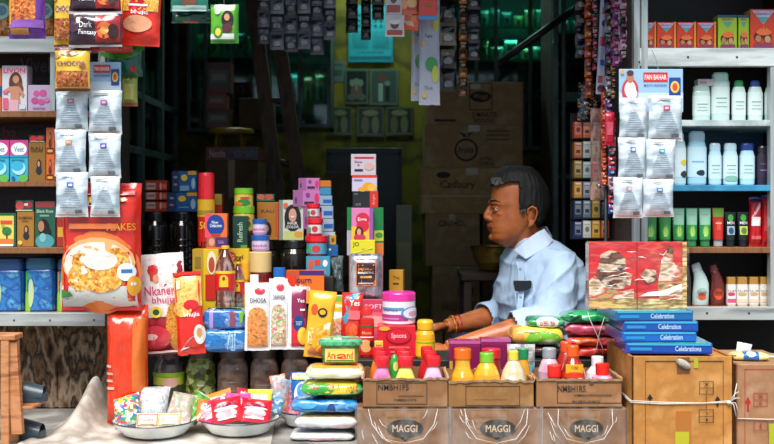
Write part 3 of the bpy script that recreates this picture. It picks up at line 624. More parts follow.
# square malt drink jars
def maltjar(r, lab, lidc, bodyc, side_):
    prof = [(.90, 0), (.97, .02), (.97, .74), (.9, .78)]
    def wrap(o, v): return v
    cb = noisy([bodyc, '#2f7ab8', '#1a4a9a', '#5aa8c8'], 30, .3, .5, .15)
    dec = [('r', 0, 0, .16, 1, PR(side_)), ('e', .10, .0, .25, .5, PR('#8ab830')), ('e', .36, .45, .10, .38, PR('#b8c89a')), ('e', .28, .86, .13, .09, PR('#2a8a8a')), ('r', .92, 0, 1, 1, PR('#163a70'))]
    bottle('malt_drink_jar', lab, 'jar', r, Y1-.005, prof, PL(bodyc), ([(.97, .775), (1.0, .79), (1.0, .90), (.93, .975), (.6, 1.0), (.01, 1.0)], PL(lidc)), dec, (.972, .03, .74, cb), z=Z313, e=4.5, sy=.8, lidrib=.0, cap='lid', group='blue malt drink jars', span=100)
maltjar((-10, 258, 22.5, 313), 'blue malt drink jar with yellow rimmed lid, at the left picture edge', '#1f4a80', '#2a62a8', '#e8a030')
maltjar((23.5, 257, 54, 313), 'blue malt drink jar with green side, middle of the bottom left shelf', '#1f5a78', '#1f5aa8', '#4aa830')
maltjar((55.5, 258, 84, 313), 'malt drink jar with brown side, right of the green sided jar, partly hidden', '#1f4a78', '#5a2a2c', '#c8862a')

# ================================================================ hanging goods, left
STR = M('#b8b4a8', .6); NEAR = 3.02
def string(name, lab, pts, r=.0012, m=None, cat='string'):
    p0 = Vector(pts[-1]); mb = MB(); mb.tube([Vector(p)-p0 for p in pts], r, m or STR, 6)
    return tag(mb.build(name, loc=p0), lab, cat)
def hung(px, py, Y): return (WX(px, Y), Y, WZ(py, Y))
# hanging rails just above the opening
mb = MB(); mb.tube([(-1.35, 0, 0), (1.35, 0, 0)], .008, M('#6a6a68', .4, metal=.8), 10)
tag(mb.build('hanging_rail', loc=(0, 3.03, 2.185)), 'thin steel rail above the opening from which packets hang', 'rail')
def sachet(r, lab, Y, seed, lc, group):
    gtxt = PR('#8c9aa6')
    dec = [('r', .40, .66, .60, .77, PR(lc)), ('r', .44, .69, .56, .74, PR('#d8c8d8'))]
    for k in range(9):
        q = .62-.05*k; wd = .16+.028*min(k, 6)
        dec.append(('r', .5-wd, q-.017, .5+wd, q+.006, gtxt))
    dec += [('r', .64, .075, .86, .16, PR('#6f767c')), ('r', .2, .9, .62, .925, PR('#8a8078')), ('r', .05, .03, .95, .06, PR('#d8a890'))]
    m = noisy(['#b8c6d0', '#dde6ec', '#98a8b4', '#ccd8e0'], 9, .3, .4, .5, stretch=(1, 1, 2))
    return P('silver_sachet', lab, 'sachet', r, Y, .028, m, dec, seed=seed, group=group, wr=.22, pinch=.05, sealm=M('#cfd6da', .25, .5, .4), back=m, n=14)
cols6 = ['#c86a8a', '#b84a9a', '#c88a4a', '#5a4ab0', '#3a5ab8', '#e8e8f0']
left_s = [((54, 89, 87, 131), 'top row, left column'), ((87, 90, 121, 134), 'top row, right column'), ((53, 129, 85, 176), 'middle row, left column'), ((87, 133, 120, 178), 'middle row, right column'), ((54, 172, 87, 217), 'bottom row, left column'), ((89, 176, 119, 217), 'bottom row, right column')]
for i, (r, d) in enumerate(left_s):
    sachet(r, 'silver sachet of the left hanging group, ' + d, NEAR - .012*(i//2) , i+3, cols6[i], 'silver sachets hanging at the left')
def card(r, Y, lab, mirror=False):
    B('display_card', lab, 'card', r, Y, .0025, PR('#9cc0e0'), [('r', 0, 0, 1, .45, PR('#c8d8e8')), ('r', .38, .70, .76, .92, Rd), ('t', 'PAN BAHAR', .57, .81, .34, .12, W_), ('t', 'MOUTH FRESHENER', .57, .62, .36, .05, PR('#3a5a90')), ('r', .78, .35, .96, .80, PR('#1a3f90')), ('e', .87, .58, .07, .14, PR('#e8c84a')), ('e', .87, .58, .04, .09, PR('#d84a3a')),
        ('e', .17, .50, .13, .28, PR('#c83a40')), ('e', .17, .52, .09, .2, PR('#e8e0e0')), ('e', .17, .80, .055, .13, PR('#b87a5a')), ('e', .17, .90, .055, .07, PR('#5a2a2a')), ('e', .05, .93, .03, .05, PR('#e8a030')), ('e', .23, .42, .05, .1, W_)])
card((77, 62, 121, 98), NEAR+.035, 'pale blue display card behind the left hanging sachets')
string('cord', 'thin cord holding the left display card', [hung(99, 63, NEAR+.036), (WX(99, 3.03), 3.03, 2.185)])
# snack packets
kur = FD('#c8501c', '#f0a040', '#8a2c10', '#e87828', s=170)
P('snack_packet', 'purple and orange crunchy snack packet hanging at top left', 'packet', (6, -22, 43, 37.5), 2.98, .05, FO('#6a2f98'), [('r', .08, .28, .80, .95, kur), ('e', .44, .98, .40, .34, FO('#f2ece8')), ('r', .0, .22, .12, .95, FO('#e89a30')), ('r', .04, .17, .98, .30, FO('#9a60c0')), ('t', '12 g', .42, .80, .3, .08, FO('#8a4a9a')), ('r', .1, .06, .6, .16, FO('#c88a3a'))], seed=31, wr=.2)
chd = lambda: [('r', .06, .10, .96, .46, FD('#8a3a18', '#d07030', '#5a2410', '#e89850', s=190)), ('t', 'CHOCOS', .5, .62, .80, .11, FO('#4a2a8a')), ('e', .45, .86, .26, .06, FO('#8a5a2c')), ('e', .84, .58, .09, .07, FO('#a86a40')), ('e', .1, .83, .1, .08, FO('#c8903a'))]
P('cereal_packet', 'yellow chocolate cereal packet hanging over the left sachets', 'packet', (53, 47, 88.5, 91), 2.97, .035, FO('#f0bc30'), chd(), seed=41, wr=.2, sealm=FO('#6a3020'))
P('cereal_packet', 'yellow chocolate cereal packet behind the dark biscuit pack', 'packet', (52, -14, 78, 46), 3.0, .035, FO('#e8b830'), chd(), seed=42, wr=.2, sealm=FO('#7a3020'))
P('cereal_packet', 'yellow and red cereal packet peeking out right of the dark biscuit pack', 'packet', (104, -12, 131, 52), 3.06, .04, FO('#d82c20'), [('r', .3, .45, .9, .9, FO('#f0c030')), ('t', 'OS', .6, .6, .4, .08, FO('#3a2a6a')), ('r', .1, .1, .5, .3, FO('#e85030'))], seed=43, wr=.2)
dk = lambda: [('r', .52, .12, .98, .88, FO('#a01c1c')), ('e', .70, .45, .15, .24, FO('#e07030')), ('e', .86, .42, .10, .22, FO('#3a1208')), ('e', .70, .45, .08, .12, FO('#f0a050')), ('t', 'Dark', .34, .62, .24, .17, W_), ('t', 'Fantasy', .38, .38, .34, .16, W_), ('e', .12, .55, .09, .16, FO('#4a2a3a')), ('e', .2, .74, .04, .09, W_)]
P('biscuit_pack', 'dark chocolate biscuit pack with red end, lower of two hanging', 'pack', (67, 11, 121, 46), 2.96, .03, FO('#3a1c2c'), dk(), seed=51, wr=.25, seal=.08, sealm=M('#b8a8a8', .2, .6, .5), n=18)
P('biscuit_pack', 'dark chocolate biscuit pack with red end, upper of two hanging', 'pack', (68, -22, 120, 12), 2.97, .03, FO('#3a1c2c'), dk(), seed=52, wr=.25, seal=.08, sealm=M('#b8a8a8', .2, .6, .5), n=18)
B('biscuit_pack', 'thin red pack showing beneath the dark biscuit packs', 'pack', (90, 44, 122, 51), 3.0, .02, FO('#c83030'), [('r', .3, .2, .9, .8, FO('#e06a5a'))])
P('snack_packet', 'red and orange noodle snack packet hanging right of the biscuit packs', 'packet', (118, -26, 158, 45), 3.03, .04, FO('#e8301c'), [('r', .06, .48, .96, .90, FD('#e8a030', '#f8d060', '#d88420', s=220)), ('e', .44, .54, .24, .12, FO('#d82020')), ('t', 'bhujia', .5, .46, .44, .08, W_), ('e', .45, .30, .38, .12, FO('#e8a078')), ('r', .2, .55, .7, .58, W_)], seed=53, wr=.2, rot=(0, .05, 0))
P('detergent_bag', 'dark green bag hanging behind the red snack packet', 'bag', (103, 40, 141, 76), 3.1, .04, FO('#0f5a40'), [('e', .4, .95, .7, .5, FO('#3f9a2c')), ('e', .3, 1.05, .7, .45, FO('#0f5a40')), ('t', 'Yumm', .3, .86, .4, .12, K_), ('e', .8, .2, .08, .08, Rd)], seed=55, wr=.2)
P('snack_packet', 'small yellow green packet hanging beside the left sachets', 'packet', (121, 74, 137, 106), 3.12, .02, FO('#8f9a3c'), [('r', .2, .2, .8, .7, FO('#b8b060')), ('r', .0, .0, 1, .1, FO('#a85a4a'))], seed=56)
P('shampoo_sachets', 'pair of teal sachets hanging from the top, left of the green henna pack', 'sachet', (170, -24, 208, 11), 3.05, .012, FO('#18705c'), [('e', .5, .35, .22, .25, FO('#7a4a30')), ('r', .05, .0, .95, .16, FO('#a8c8c0'))], seed=57, wr=.3)
P('shampoo_sachets', 'crumpled dark green sachet strip hanging below the teal sachets', 'sachet', (171, 9, 210, 23), 3.08, .012, FO('#0f4034'), [('r', .1, .1, .5, .5, FO('#2a6a4a')), ('r', .3, .0, .7, .15, FO('#a85a2a'))], seed=58, wr=.4, sealm=FO('#2a5a3a'))
P('henna_pack', 'bright green henna pack with a woman, hanging at top left of the opening', 'pack', (210, 4, 238.5, 43), 3.0, .02, FO('#5fae24'), [('e', .62, .60, .22, .24, FO('#2a1812')), ('e', .60, .38, .2, .12, FO('#5a2a28')), ('r', .0, .1, .85, .24, FO('#e0e4e0')), ('e', .28, .28, .17, .16, FO('#3f8a2c')), ('e', .28, .28, .10, .10, FO('#f0d840')), ('e', .60, .66, .10, .09, FO('#d89a78')), ('e', .26, .80, .1, .07, FO('#d8e8c8')), ('r', .88, .0, 1, 1, FO('#3a8a1c'))], seed=59, wr=.1, sealm=FO('#3a7a2c'))
for px, py, Y, l in ((224, 5, 3.01, 'the green henna pack'), (62, 50, 3.035, 'the yellow cereal packet'), (129, 78, 3.125, 'the small yellow green packet'), (122, 42, 3.115, 'the dark green hanging bag')):
    string('cord', 'thin cord holding ' + l, [hung(px, py, Y), (WX(px, Y), Y, 2.215)])

# ================================================================ big bags at the left corner
flk = FD('#d07818', '#f0a838', '#f8d070', '#b85c10', s=130)
P('corn_flakes_bag', 'large red cereal bag picturing a bowl of flakes, hanging below the left sachets', 'bag', (56.5, 183, 138, 312), 3.03, .10, FO('#dc2a16'),
  [('e', .50, .30, .52, .33, FO('#e87a30')), ('r', .03, .02, .97, .20, FO('#dcdcd8')), ('e', .50, .38, .46, .20, FO('#f0b070')), ('e', .50, .37, .43, .175, FO('#ece4da')), ('e', .32, .27, .20, .11, flk), ('e', .30, .38, .12, .08, flk), ('e', .55, .24, .26, .09, flk), ('e', .74, .40, .16, .10, flk), ('e', .54, .40, .22, .075, FO('#e8e0d8')), ('e', .86, .31, .11, .07, FO('#e8f0f8')), ('r', .80, .30, .93, .33, FO('#3a70b0')), ('e', .94, .20, .07, .08, FO('#f0a828')), ('e', .925, .215, .014, .014, W_), ('e', .955, .215, .014, .014, W_), ('p', [(.03, .10), (.2, .12), (.16, .155), (.03, .17)], FO('#3a8a3a')),
   ('r', .25, .905, .95, .955, FO('#c81c14')), ('t', 'FLAKES', .80, .66, .34, .055, FO('#f0a030')), ('t', 'NYLON', .42, .84, .3, .04, W_), ('e', .52, .87, .35, .025, FO('#f0b040')), ('r', .15, .645, .75, .685, FO('#e8783a')), ('r', .02, .0, .98, .025, FO('#c8201c'))], seed=61, wr=.09, full=5, n=18, seal=.03, sealm=FO('#c8201c'))
string('cord', 'cord holding the large red cereal bag', [hung(100, 186, 3.085), (WX(100, 3.085), 3.085, 2.215)])
P('snack_bag', 'tall orange red bag standing at the corner below the large cereal bag', 'bag', (103, 306, 145, 404), 3.06, .09, FO('#e03a14'), [('r', .70, .30, .98, .90, FO('#d86a20')), ('p', [(.86, .95), (.98, .93), (.99, .55), (.9, .7)], FO('#c87a20')), ('p', [(.3, .12), (1, .20), (1, .04), (.3, .02)], FO('#7ab028')), ('r', .05, .5, .2, .52, FO('#f0b0a0')), ('r', .05, .44, .24, .46, FO('#f0b0a0')), ('r', .05, .38, .22, .40, FO('#f0b0a0')), ('r', .05, .32, .25, .34, FO('#f0b0a0'))], z=.762, seed=63, wr=.15, n=16, full=6)
ZP = .968
dots = noisy(['#efe6e0', '#efe6e0', '#f4eeea', '#e8c8c0'], 110, .35, .5, .15, vor=True)
P('snack_bag', 'white dotted snack bag with red bird emblem, standing on the jars', 'bag', (138, 254, 188, 356), 3.155, .06, FO('#a81c2c'),
  [('r', .0, .38, 1, 1, dots), ('p', [(0, .36), (1, .50), (1, .38), (0, .30)], FO('#6d1420')), ('e', .90, .27, .30, .30, FD('#c8781c', '#e8a030', '#a85c10', s=220)), ('e', .40, .84, .11, .055, Rd), ('r', .34, .74, .48, .84, FO('#d84a3a')), ('e', .46, .76, .06, .04, FO('#e8a078')), ('t', 'Nkaneri', .54, .64, .66, .09, FO('#d84a7a')), ('t', 'bhujia', .60, .54, .5, .08, FO('#d84a7a')), ('e', .42, .43, .13, .055, FO('#e8d850')), ('e', .42, .43, .07, .03, FO('#2a5a3a')), ('e', .38, .18, .3, .12, FO('#d83040')), ('e', .28, .19, .14, .03, FO('#f0c8c0')), ('r', .02, .02, .98, .04, FO('#f0e0d8'))], z=WZ(356, 3.155), seed=65, wr=.12, n=16, rot=(-.02, -.07, 0))
P('snack_packet', 'tall noodle snack packet with red foot beside the white dotted bag', 'packet', (177, 272, 205, 355), 3.13, .035, FO('#e4281c'),
  [('r', .0, .58, 1, .94, FD('#e8b048', '#f4d078', '#d89030', s=150)), ('e', .3, .56, .35, .10, FD('#e8b048', '#f4d078', '#d89030', s=150)), ('e', .62, .60, .28, .065, FO('#d8202c')), ('t', 'bhujia', .62, .48, .58, .07, W_), ('e', .86, .24, .20, .12, FO('#f0e8dc')), ('e', .86, .26, .1, .06, FO('#d89a60')), ('p', [(.1, .06), (.95, .14), (.95, .28), (.5, .2)], W_), ('r', .12, .8, .26, .9, FO('#f4ead0')), ('r', 0, .955, 1, 1, FO('#d8301c'))], z=WZ(355, 3.13), seed=67, wr=.12, rot=(-.02, -.07, 0))
def paperpack(r, lab, Y, base, dec, z, seed): 
    K('wipes_pack', lab, 'pack', r, Y, .105, FN(base), dec, z=z, seed=seed, full=10, wr=.04, ex=.32)
paperpack((202, 330, 247, 354), 'blue and green tissue pack, lower of two under the oil bottle', 3.145, '#1668b0', [('e', .55, .05, .7, .30, FO('#3a9a2c')), ('e', .55, .14, .66, .25, FO('#1668b0')), ('t', 'Paf', .66, .52, .2, .4, FO('#a8d0f0')), ('r', .1, .75, .35, .95, FO('#2a90c8')), ('e', .3, .98, .2, .14, W_)], .9678, 71)
paperpack((202, 309.5, 245.5, 331), 'blue and white tissue pack, upper of two under the oil bottle', 3.15, '#1a5aa8', [('p', [(.48, .1), (.97, .2), (.97, .9), (.48, .85), (.55, .5)], FO('#d8e0c8')), ('r', .64, .38, .76, .68, FO('#8a4a5a')), ('e', .9, .6, .06, .12, FO('#7ab02c')), ('r', .17, .25, .26, .8, FO('#a890c8')), ('t', 'Paf', .25, .85, .1, .14, W_), ('r', .0, .92, .98, 1, FO('#58a848'))], .9680+22.5*3.145/F, 72)

# ================================================================ front row of plastic jars
jarcap = M('#5a4a42', .35, .3); brown = M('#4d3429', .2, .6, tr=.0)
def jar(r, lab, Y, base, lidm=None, lab_=None, dec=(), z=.7605, ribs=True, group='plastic jars in the front row', rings=3, content=None):
    prof = [(.84, 0), (.95, .03)]
    for k in range(rings):
        v = .12 + .5*k/max(1, rings)
        prof += [(.95, v), (.985, v+.02), (.95, v+.04)] if ribs else [(.96, v)]
    prof += [(.95, .70), (.90, .78), (.74, .85), (.72, .87)]
    b = [tuple(q) for q in prof]
    t = bottle('plastic_jar', lab, 'jar', r, Y, b, base, ([(.76, .865), (.78, .87), (.78, .97), (.74, 1.0), (.01, 1.0)], lidm or jarcap), dec, lab_, z=z, cap='lid', group=group, n=28)
    return t
cont = noisy(['#8f7264', '#6f574a', '#a88c7c', '#5d473c'], 14, .18, .7, .35, vor=False)
greenc = noisy(['#4a5a1c', '#8aa040', '#c8c890', '#2f3a14', '#6a7a2c'], 60, .25, .6, .4, vor=True)
jar((150, 350.3, 182, 413), 'plastic jar with green label, leftmost of the front row, behind the sweet tray', 3.22, noisy(['#7a6f66', '#4a423c', '#a59c92'], 12, .15, .7, .2), lab_=(.965, .30, .66, PR('#c8d040')), dec=[('r', 0, 0, 1, .5, PR('#3f4a2c')), ('e', .35, .2, .14, .14, PR('#e8e8d8')), ('e', .6, .6, .2, .2, PR('#e8b0a0')), ('r', .0, .85, 1, 1, PR('#8ab030'))])
jar((182, 350.3, 214, 413), 'plastic jar of dried green leaves in the front row', 3.22, greenc)
jar((214, 350.3, 247, 413), 'brown filled plastic jar with wavy ribs, third of the front row', 3.22, cont, rings=4)
jar((247.5, 350.3, 278, 413), 'brown filled plastic jar, fourth of the front row, behind the pink sweets', 3.22, cont)
jar((278.5, 350.3, 309, 413), 'brown filled plastic jar, fifth of the front row, above the spice packets', 3.22, cont)
jar((309.5, 343, 316, 413) if False else (309.5, 343, 338, 413), 'brown filled plastic jar at the right end, behind the packet stack', 3.235, cont) if False else None
# second and third row of dark jars
dkj = noisy(['#14110f', '#2a2420', '#1c1815'], 12, .15, .8, .25)
for (r, lab, z) in (((139, 212, 166, 275), 'black filled plastic jar on the upper step, left of a pair', 1.1705), ((166, 212, 193, 275), 'black filled plastic jar on the upper step, right of a pair', 1.1705)):
    jar(r, lab, 3.62, dkj, z=z, lidm=M('#191614', .3, .5), group='black jars on the upper step', rings=5)
for (r, lab) in (((247, 241, 277, 308), 'black filled plastic jar on the middle step, behind the blue lidded tubs'), ((278, 240, 308, 308), 'black filled plastic jar on the middle step, under the hair colour box')):
    jar(r, lab, 3.44, dkj, z=1.0855, lidm=M('#22201e', .3, .5), group='black jars on the middle step', rings=2)
# boxes on top of the black jars
zt = 1.1705 + (WZ(212, 3.62)-1.1705) + .001
for k in range(3):
    B('soap_box', 'red soap box stacked on the left black jar, %s' % ('bottom', 'middle', 'top')[k], 'box', (145, 199.5-9.6*k, 167, 209-9.6*k), 3.64, .05, PR('#a8321c'), [('r', .08, .25, .48, .78, PR('#c8a8a0')), ('r', .12, .45, .44, .6, PR('#7a6a6a')), ('e', .72, .5, .05, .3, PR('#e8a890')), ('r', .8, .3, .97, .7, PR('#d86a4a'))], z=zt+k*.0325, group='red soap boxes stacked on the left black jar')
for k in range(2):
    B('repellent_box', ('blue mosquito refill box on the right black jar, lower of two', 'blue mosquito refill box on the right black jar, upper of two')[k], 'box', ((167.5, 192.5, 197, 212), (172, 171, 196.5, 191.5))[k], 3.64, .05, PR('#0f5a98'), [('r', 0, 0, .3, 1, PR('#0c3560')), ('r', .66, .82, 1, 1, PR('#e8a820')), ('e', .50, .68, .13, .16, PR('#f0d030')), ('r', .33, .05, .7, .3, PR('#7ab0d8')) if k else ('r', .38, .2, .72, .26, PR('#6ab0e0')), ('e', .87, .4, .08, .27, PR('#a8c8e0')), ('e', .15, .7, .08, .06, PR('#8a98b0')), ('e', .15, .35, .08, .06, PR('#a87a90'))], z=zt+k*.067)
# tall red insect spray
t = bottle('spray_can', 'tall red insect spray can with yellow band', 'spray can', (196.5, 172, 213.5, 300), 3.33, [(.97, 0), (1, .006), (1, .80), (.96, .815)], PL('#c8201c'), ([(.93, .815), (.95, .82), (.95, .975), (.85, .995), (.01, 1.0)], PL('#e0202c')), [('r', 0, .84, 1, 1, PR('#d8a820')), ('r', .1, .86, .9, .9, PR('#9a8a20')), ('t', '50/-', .55, .76, .6, .07, PR('#f0c830')), ('t', 'HIT', .45, .56, .70, .10, K_), ('r', .1, .3, .9, .45, PR('#e86a1c'))], (1.0, .02, .80, PL('#cc2418')), z=WZ(310, 3.33), lidrib=0)
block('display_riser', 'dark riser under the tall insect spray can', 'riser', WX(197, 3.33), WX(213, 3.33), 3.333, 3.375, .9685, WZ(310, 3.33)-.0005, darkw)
B('repellent_box', 'red and orange box with a hand drawing standing beside the insect spray', 'box', (204, 194, 222, 245), 3.445, .04, PR('#b8381c'), [('e', .62, .68, .20, .13, PR('#1c2a4a')), ('e', .62, .70, .13, .09, PR('#a88a98')), ('r', .6, .9, .98, 1.0, PR('#a8983a')), ('r', .1, .45, .9, .5, PR('#e07a2a'))], z=1.0855)
# ================================================================ goods on the plank and steps (centre left)
ZPL = .9675
def cap_prof(a, b, r=.5): return [(r, a), (r*1.02, a+.005), (r*1.02, b-.01), (r*.9, b), (.01, b)]
# orange box with blue seal stacked before the spray can
B('sweets_box', 'orange pink box with a round blue seal above the oil bottles', 'box', (205, 213.5, 227, 237.5), 3.275, .03, PR('#f0702c'), [('r', 0, 0, .3, 1, PR('#f04a60')), ('e', .48, .52, .40, .44, PR('#163a90')), ('t', 'New', .46, .64, .3, .12, W_), ('t', 'Celebration', .5, .50, .55, .14, W_), ('r', .3, .08, .7, .16, PR('#c8302a'))], z=WZ(237.5, 3.275))
B('sweets_box', 'purple and orange box under the one with the blue seal', 'box', (206.5, 237.5, 227.5, 249.0), 3.275, .035, PR('#4a2a60'), [('r', 0, 0, .42, 1, PR('#b85a3a')), ('e', .25, .6, .14, .34, PR('#d8a080')), ('t', 'Silk', .7, .6, .3, .3, PR('#a87ac0')), ('r', 0, 0, 1, .16, PR('#f0602c'))], z=WZ(249.0, 3.275)+.0004)
B('noodle_carton', 'yellow noodle carton with red panel, left of the oil bottle', 'box', (192.5, 249, 218.5, 316), 3.268, .05, PR('#e0b81c'), [('r', 0, 0, .42, 1, PR('#b8921c')), ('r', .08, .38, .34, .66, PR('#4a3418')), ('r', .1, .8, .32, .92, PR('#8a7020')), ('r', .12, .1, .34, .3, PR('#8a8a70')), ('e', .74, .86, .18, .12, PR('#e8e0c0')), ('e', .74, .84, .12, .08, PR('#b84a1c')), ('r', .5, .48, .98, .74, PR('#c8281c')), ('r', .5, .1, .98, .34, PR('#c8281c'))], z=.9685)
B('noodle_carton', 'yellow noodle carton with dark lettering, right of the oil bottle', 'box', (219, 248.5, 249, 316), 3.33, .038, PR('#e0b81c'), [('t', 'Maggi', .5, .90, .62, .07, K_), ('e', .38, .91, .20, .06, PR('#c83a20')), ('t', 'MAG', .36, .91, .3, .05, PR('#f0d030')), ('e', .8, .82, .12, .05, PR('#5a4010')), ('r', .1, .1, .9, .6, PR('#d8a020'))], z=.9685)
# dark green tall pack and yellow jars
B('tooth_powder_box', 'dark green box with upright white lettering below the yellow jar', 'box', (232.5, 216, 247.5, 248), 3.335, .03, PR('#123c30'), [('tv', 'Refresh', .5, .5, .36, .6, PR('#a8c8a8')), ('r', .55, .0, .98, .10, PR('#5a9a2c'))], z=WZ(248.5, 3.33)+.0005)
for k, (r, lab) in enumerate((((232, 206, 253, 232), 'yellow jar with bright green lid, lower of two on the dark green box'), ((233, 188, 252, 209), 'yellow jar with bright green lid and leaf label, upper of two'))):
    bottle('spread_jar', lab, 'jar', r, 3.365 + .0, [(.90, 0), (.97, .04), (.97, .68), (.88, .74)], PL('#d8b82c'), (cap_prof(.72, 1.0, .96), PL('#7ac020')), [('e', .55, .4, .28, .3, PR('#2f8a2c')), ('e', .3, .3, .2, .15, PR('#e8702a')), ('e', .6, .8, .2, .1, PR('#c84a2a'))], (.975, .08, .64, PL('#e0c85a')), z=WZ(r[3], 3.365), cap='lid', group='yellow jars with green lids', n=24)
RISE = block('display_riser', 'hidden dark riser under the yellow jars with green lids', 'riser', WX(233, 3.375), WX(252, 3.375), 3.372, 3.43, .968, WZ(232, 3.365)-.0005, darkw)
# blue lidded tubs on the chutney jar
bottle('chutney_jar', 'red chutney jar with cream lid under the blue lidded tubs', 'jar', (248, 252, 270, 308), 3.30, [(.92, 0), (.98, .03), (.98, .76), (.9, .8)], noisy(['#b81c10', '#6a120a', '#d84a1c'], 40, .15, .8, .2), (cap_prof(.78, 1.0, 1.0), PL('#e0c080')), [('e', .5, .4, .3, .3, PR('#d8702a')), ('r', 0, .8, 1, 1, PR('#5a7a2c'))], (.985, .22, .52, PR('#c8c03a')), z=ZPL+.0, cap='lid')
zc = ZPL + (WZ(252, 3.30)-ZPL)
for k, (r, lab) in enumerate((((250.5, 235.5, 268.5, 252), 'pale pink tub with blue lid standing on the chutney jar'), ((252, 219, 266, 235.5), 'smaller pale pink tub with blue lid, topmost above the chutney jar'))):
    bottle('baby_cream_tub', lab, 'tub', r, 3.303, [(.86, 0), (.92, .05), (.96, .70), (.9, .74)], PL('#c8c0e0'), (cap_prof(.72, 1.0, 1.0), PL('#1f5aa8')), [('t', 'BabySoft', .5, .5, .7, .4, PR('#d83a8a')), ('r', .1, .1, .9, .2, PR('#e078b0'))], (.965, .10, .62, PL('#d0c8e4')), z=WZ(r[3], 3.303)+.0003, cap='lid', group='tubs with blue lids')
# hair colour boxes on the middle step jars
zm = WZ(240.5, 3.44)+.001
B('hair_dye_box', 'orange brown hair dye box on a black jar, beside the blue lidded tubs', 'box', (257, 202, 278.5, 240.5), 3.46, .04, PR('#b8741c'), [('t', 'KALI', .5, .76, .6, .08, PR('#5a300c')), ('r', .85, .1, 1, .95, PR('#c8501c')), ('e', .48, .26, .2, .22, PR('#1a1210')), ('e', .44, .3, .1, .1, PR('#b87a50'))], z=zm)
B('hair_dye_box', 'flat green box with pink flowers lying on the orange brown dye box', 'box', (256.5, 194, 274, 202), 3.46, .04, PR('#1f6a4a'), [('e', .25, .6, .22, .36, PR('#e0604a')), ('e', .72, .6, .24, .34, PR('#d84a3a')), ('r', .3, .1, .8, .3, PR('#2a8a5a'))], z=zm+38.5*3.46/F+.0004)
B('hair_colour_box', 'white hair colour box with a smiling dark haired woman on a black jar', 'box', (279, 200, 303.5, 240.5), 3.455, .045, PR('#d8d8cc'), [('r', 0, 0, .16, 1, PR('#8a8a7a')), ('e', .56, .55, .34, .34, PR('#150f10')), ('r', .24, .30, .90, .56, PR('#150f10')), ('e', .56, .62, .16, .17, PR('#e0a088')), ('t', 'HAIR', .56, .42, .4, .07, W_), ('t', 'COLOR', .56, .33, .5, .07, W_), ('r', .2, .0, 1, .22, PR('#c8d080')), ('e', .8, .14, .18, .08, PR('#e0a030')), ('e', .28, .86, .1, .07, PR('#e0703a')), ('e', .85, .86, .08, .07, PR('#8ab040')), ('e', .56, .58, .07, .02, W_)], z=zm)
# pink boxes stack, tubs with red lids
ZQ = .9505
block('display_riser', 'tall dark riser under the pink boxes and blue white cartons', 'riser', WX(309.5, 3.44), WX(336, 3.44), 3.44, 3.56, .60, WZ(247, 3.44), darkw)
pk = PR('#cf7ab8')
for (r, lab) in (((306.5, 229, 322, 247), 'pink box behind the red lidded tubs, bottom of the pink stack'), ((304, 207, 322, 229), 'pink box behind the upper red lidded tub'), ((293, 190, 320, 206.5), 'wide pink box with heart, second from the top of the pink stack'), ((298.5, 178, 319.5, 190), 'pink box with heart, topmost of the pink stack')):
    B('pink_soap_box', lab, 'box', r, 3.45, .05, pk, [('r', 0, 0, .36, 1, PR('#a8609a')), ('r', .42, .12, .78, .3, PR('#2a1a3a')), ('e', .88, .5, .08, .32, PR('#e0306a')), ('e', .55, .7, .08, .14, PR('#8a3a8a')), ('r', .08, .2, .14, .55, PR('#3a2a4a'))], z=WZ(r[3], 3.45), group='pink boxes stacked in the centre')
bw = PR('#a8b4cc')
st = [((320, 232, 335, 246.5), '#b8c8dc'), ((320, 219, 333.5, 231.5), '#a8b8d0'), ((319.5, 206, 333, 218.5), '#a8b8d0'), ((319.5, 195.5, 332, 205.5), '#98b0cc'), ((320, 187.5, 331, 195), '#3a90b8'), ((320, 180.5, 331, 187), '#d8741c')]
for k, (r, c) in enumerate(st):
    B('tablet_box', ('white and blue box, bottom of the narrow stack right of the pink boxes', 'white and blue box, second up in the narrow stack', 'white and blue box, third up in the narrow stack', 'white and blue box, fourth up in the narrow stack', 'flat turquoise box near the top of the narrow stack', 'flat orange box topmost on the narrow stack')[k], 'box', r, 3.45, .045, PR(c), [('r', .3, .25, .95, .6, PR('#1a62b0'))] if k < 4 else [], z=WZ(r[3], 3.45))
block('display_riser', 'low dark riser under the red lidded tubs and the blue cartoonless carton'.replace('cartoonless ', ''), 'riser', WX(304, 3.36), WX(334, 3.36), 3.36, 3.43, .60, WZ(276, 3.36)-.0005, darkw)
B('biscuit_box', 'turquoise box with red dots under the red lidded tubs', 'box', (306, 256.5, 330, 276), 3.365, .05, PR('#3a8fb0'), [('e', .2, .6, .1, .26, PR('#d8502a')), ('e', .48, .7, .14, .16, PR('#d8302a')), ('e', .8, .65, .1, .18, W_), ('e', .45, .2, .06, .15, PR('#d8402a')), ('e', .75, .2, .06, .12, PR('#f0c040'))], z=WZ(276, 3.365))
for (r, lab, lc) in (((305, 236, 327, 256.5), 'toy tub with red lid and blue label, lowest of three', '#4aa0c0'), ((307, 218.5, 322.5, 235.5), 'toy tub with red lid, middle of three', '#e0e0e4'), ((306.5, 203.5, 319.5, 218), 'toy tub with red lid, topmost of three', '#d8d8e0')):
    bottle('sweets_tub', lab, 'tub', r, 3.367, [(.80, 0), (.86, .05), (.94, .68), (.9, .72)], PL('#d83a3a'), (cap_prof(.72, 1.0, 1.0), PL('#e0202a')), [('e', .5, .5, .16, .36, PR('#c83a3a')), ('r', .1, .1, .3, .7, PR('#58a84a'))], (.93, .12, .62, PL(lc)), z=WZ(r[3], 3.367)+.0003, cap='lid', group='tubs with red lids')
B('tea_box', 'blue box jutting out beside the red lidded tub', 'box', (326.5, 245, 338, 256.3), 3.42, .04, PR('#1c5a9c'), [('e', .3, .6, .1, .1, W_)], z=WZ(256.3, 3.42), group=None)
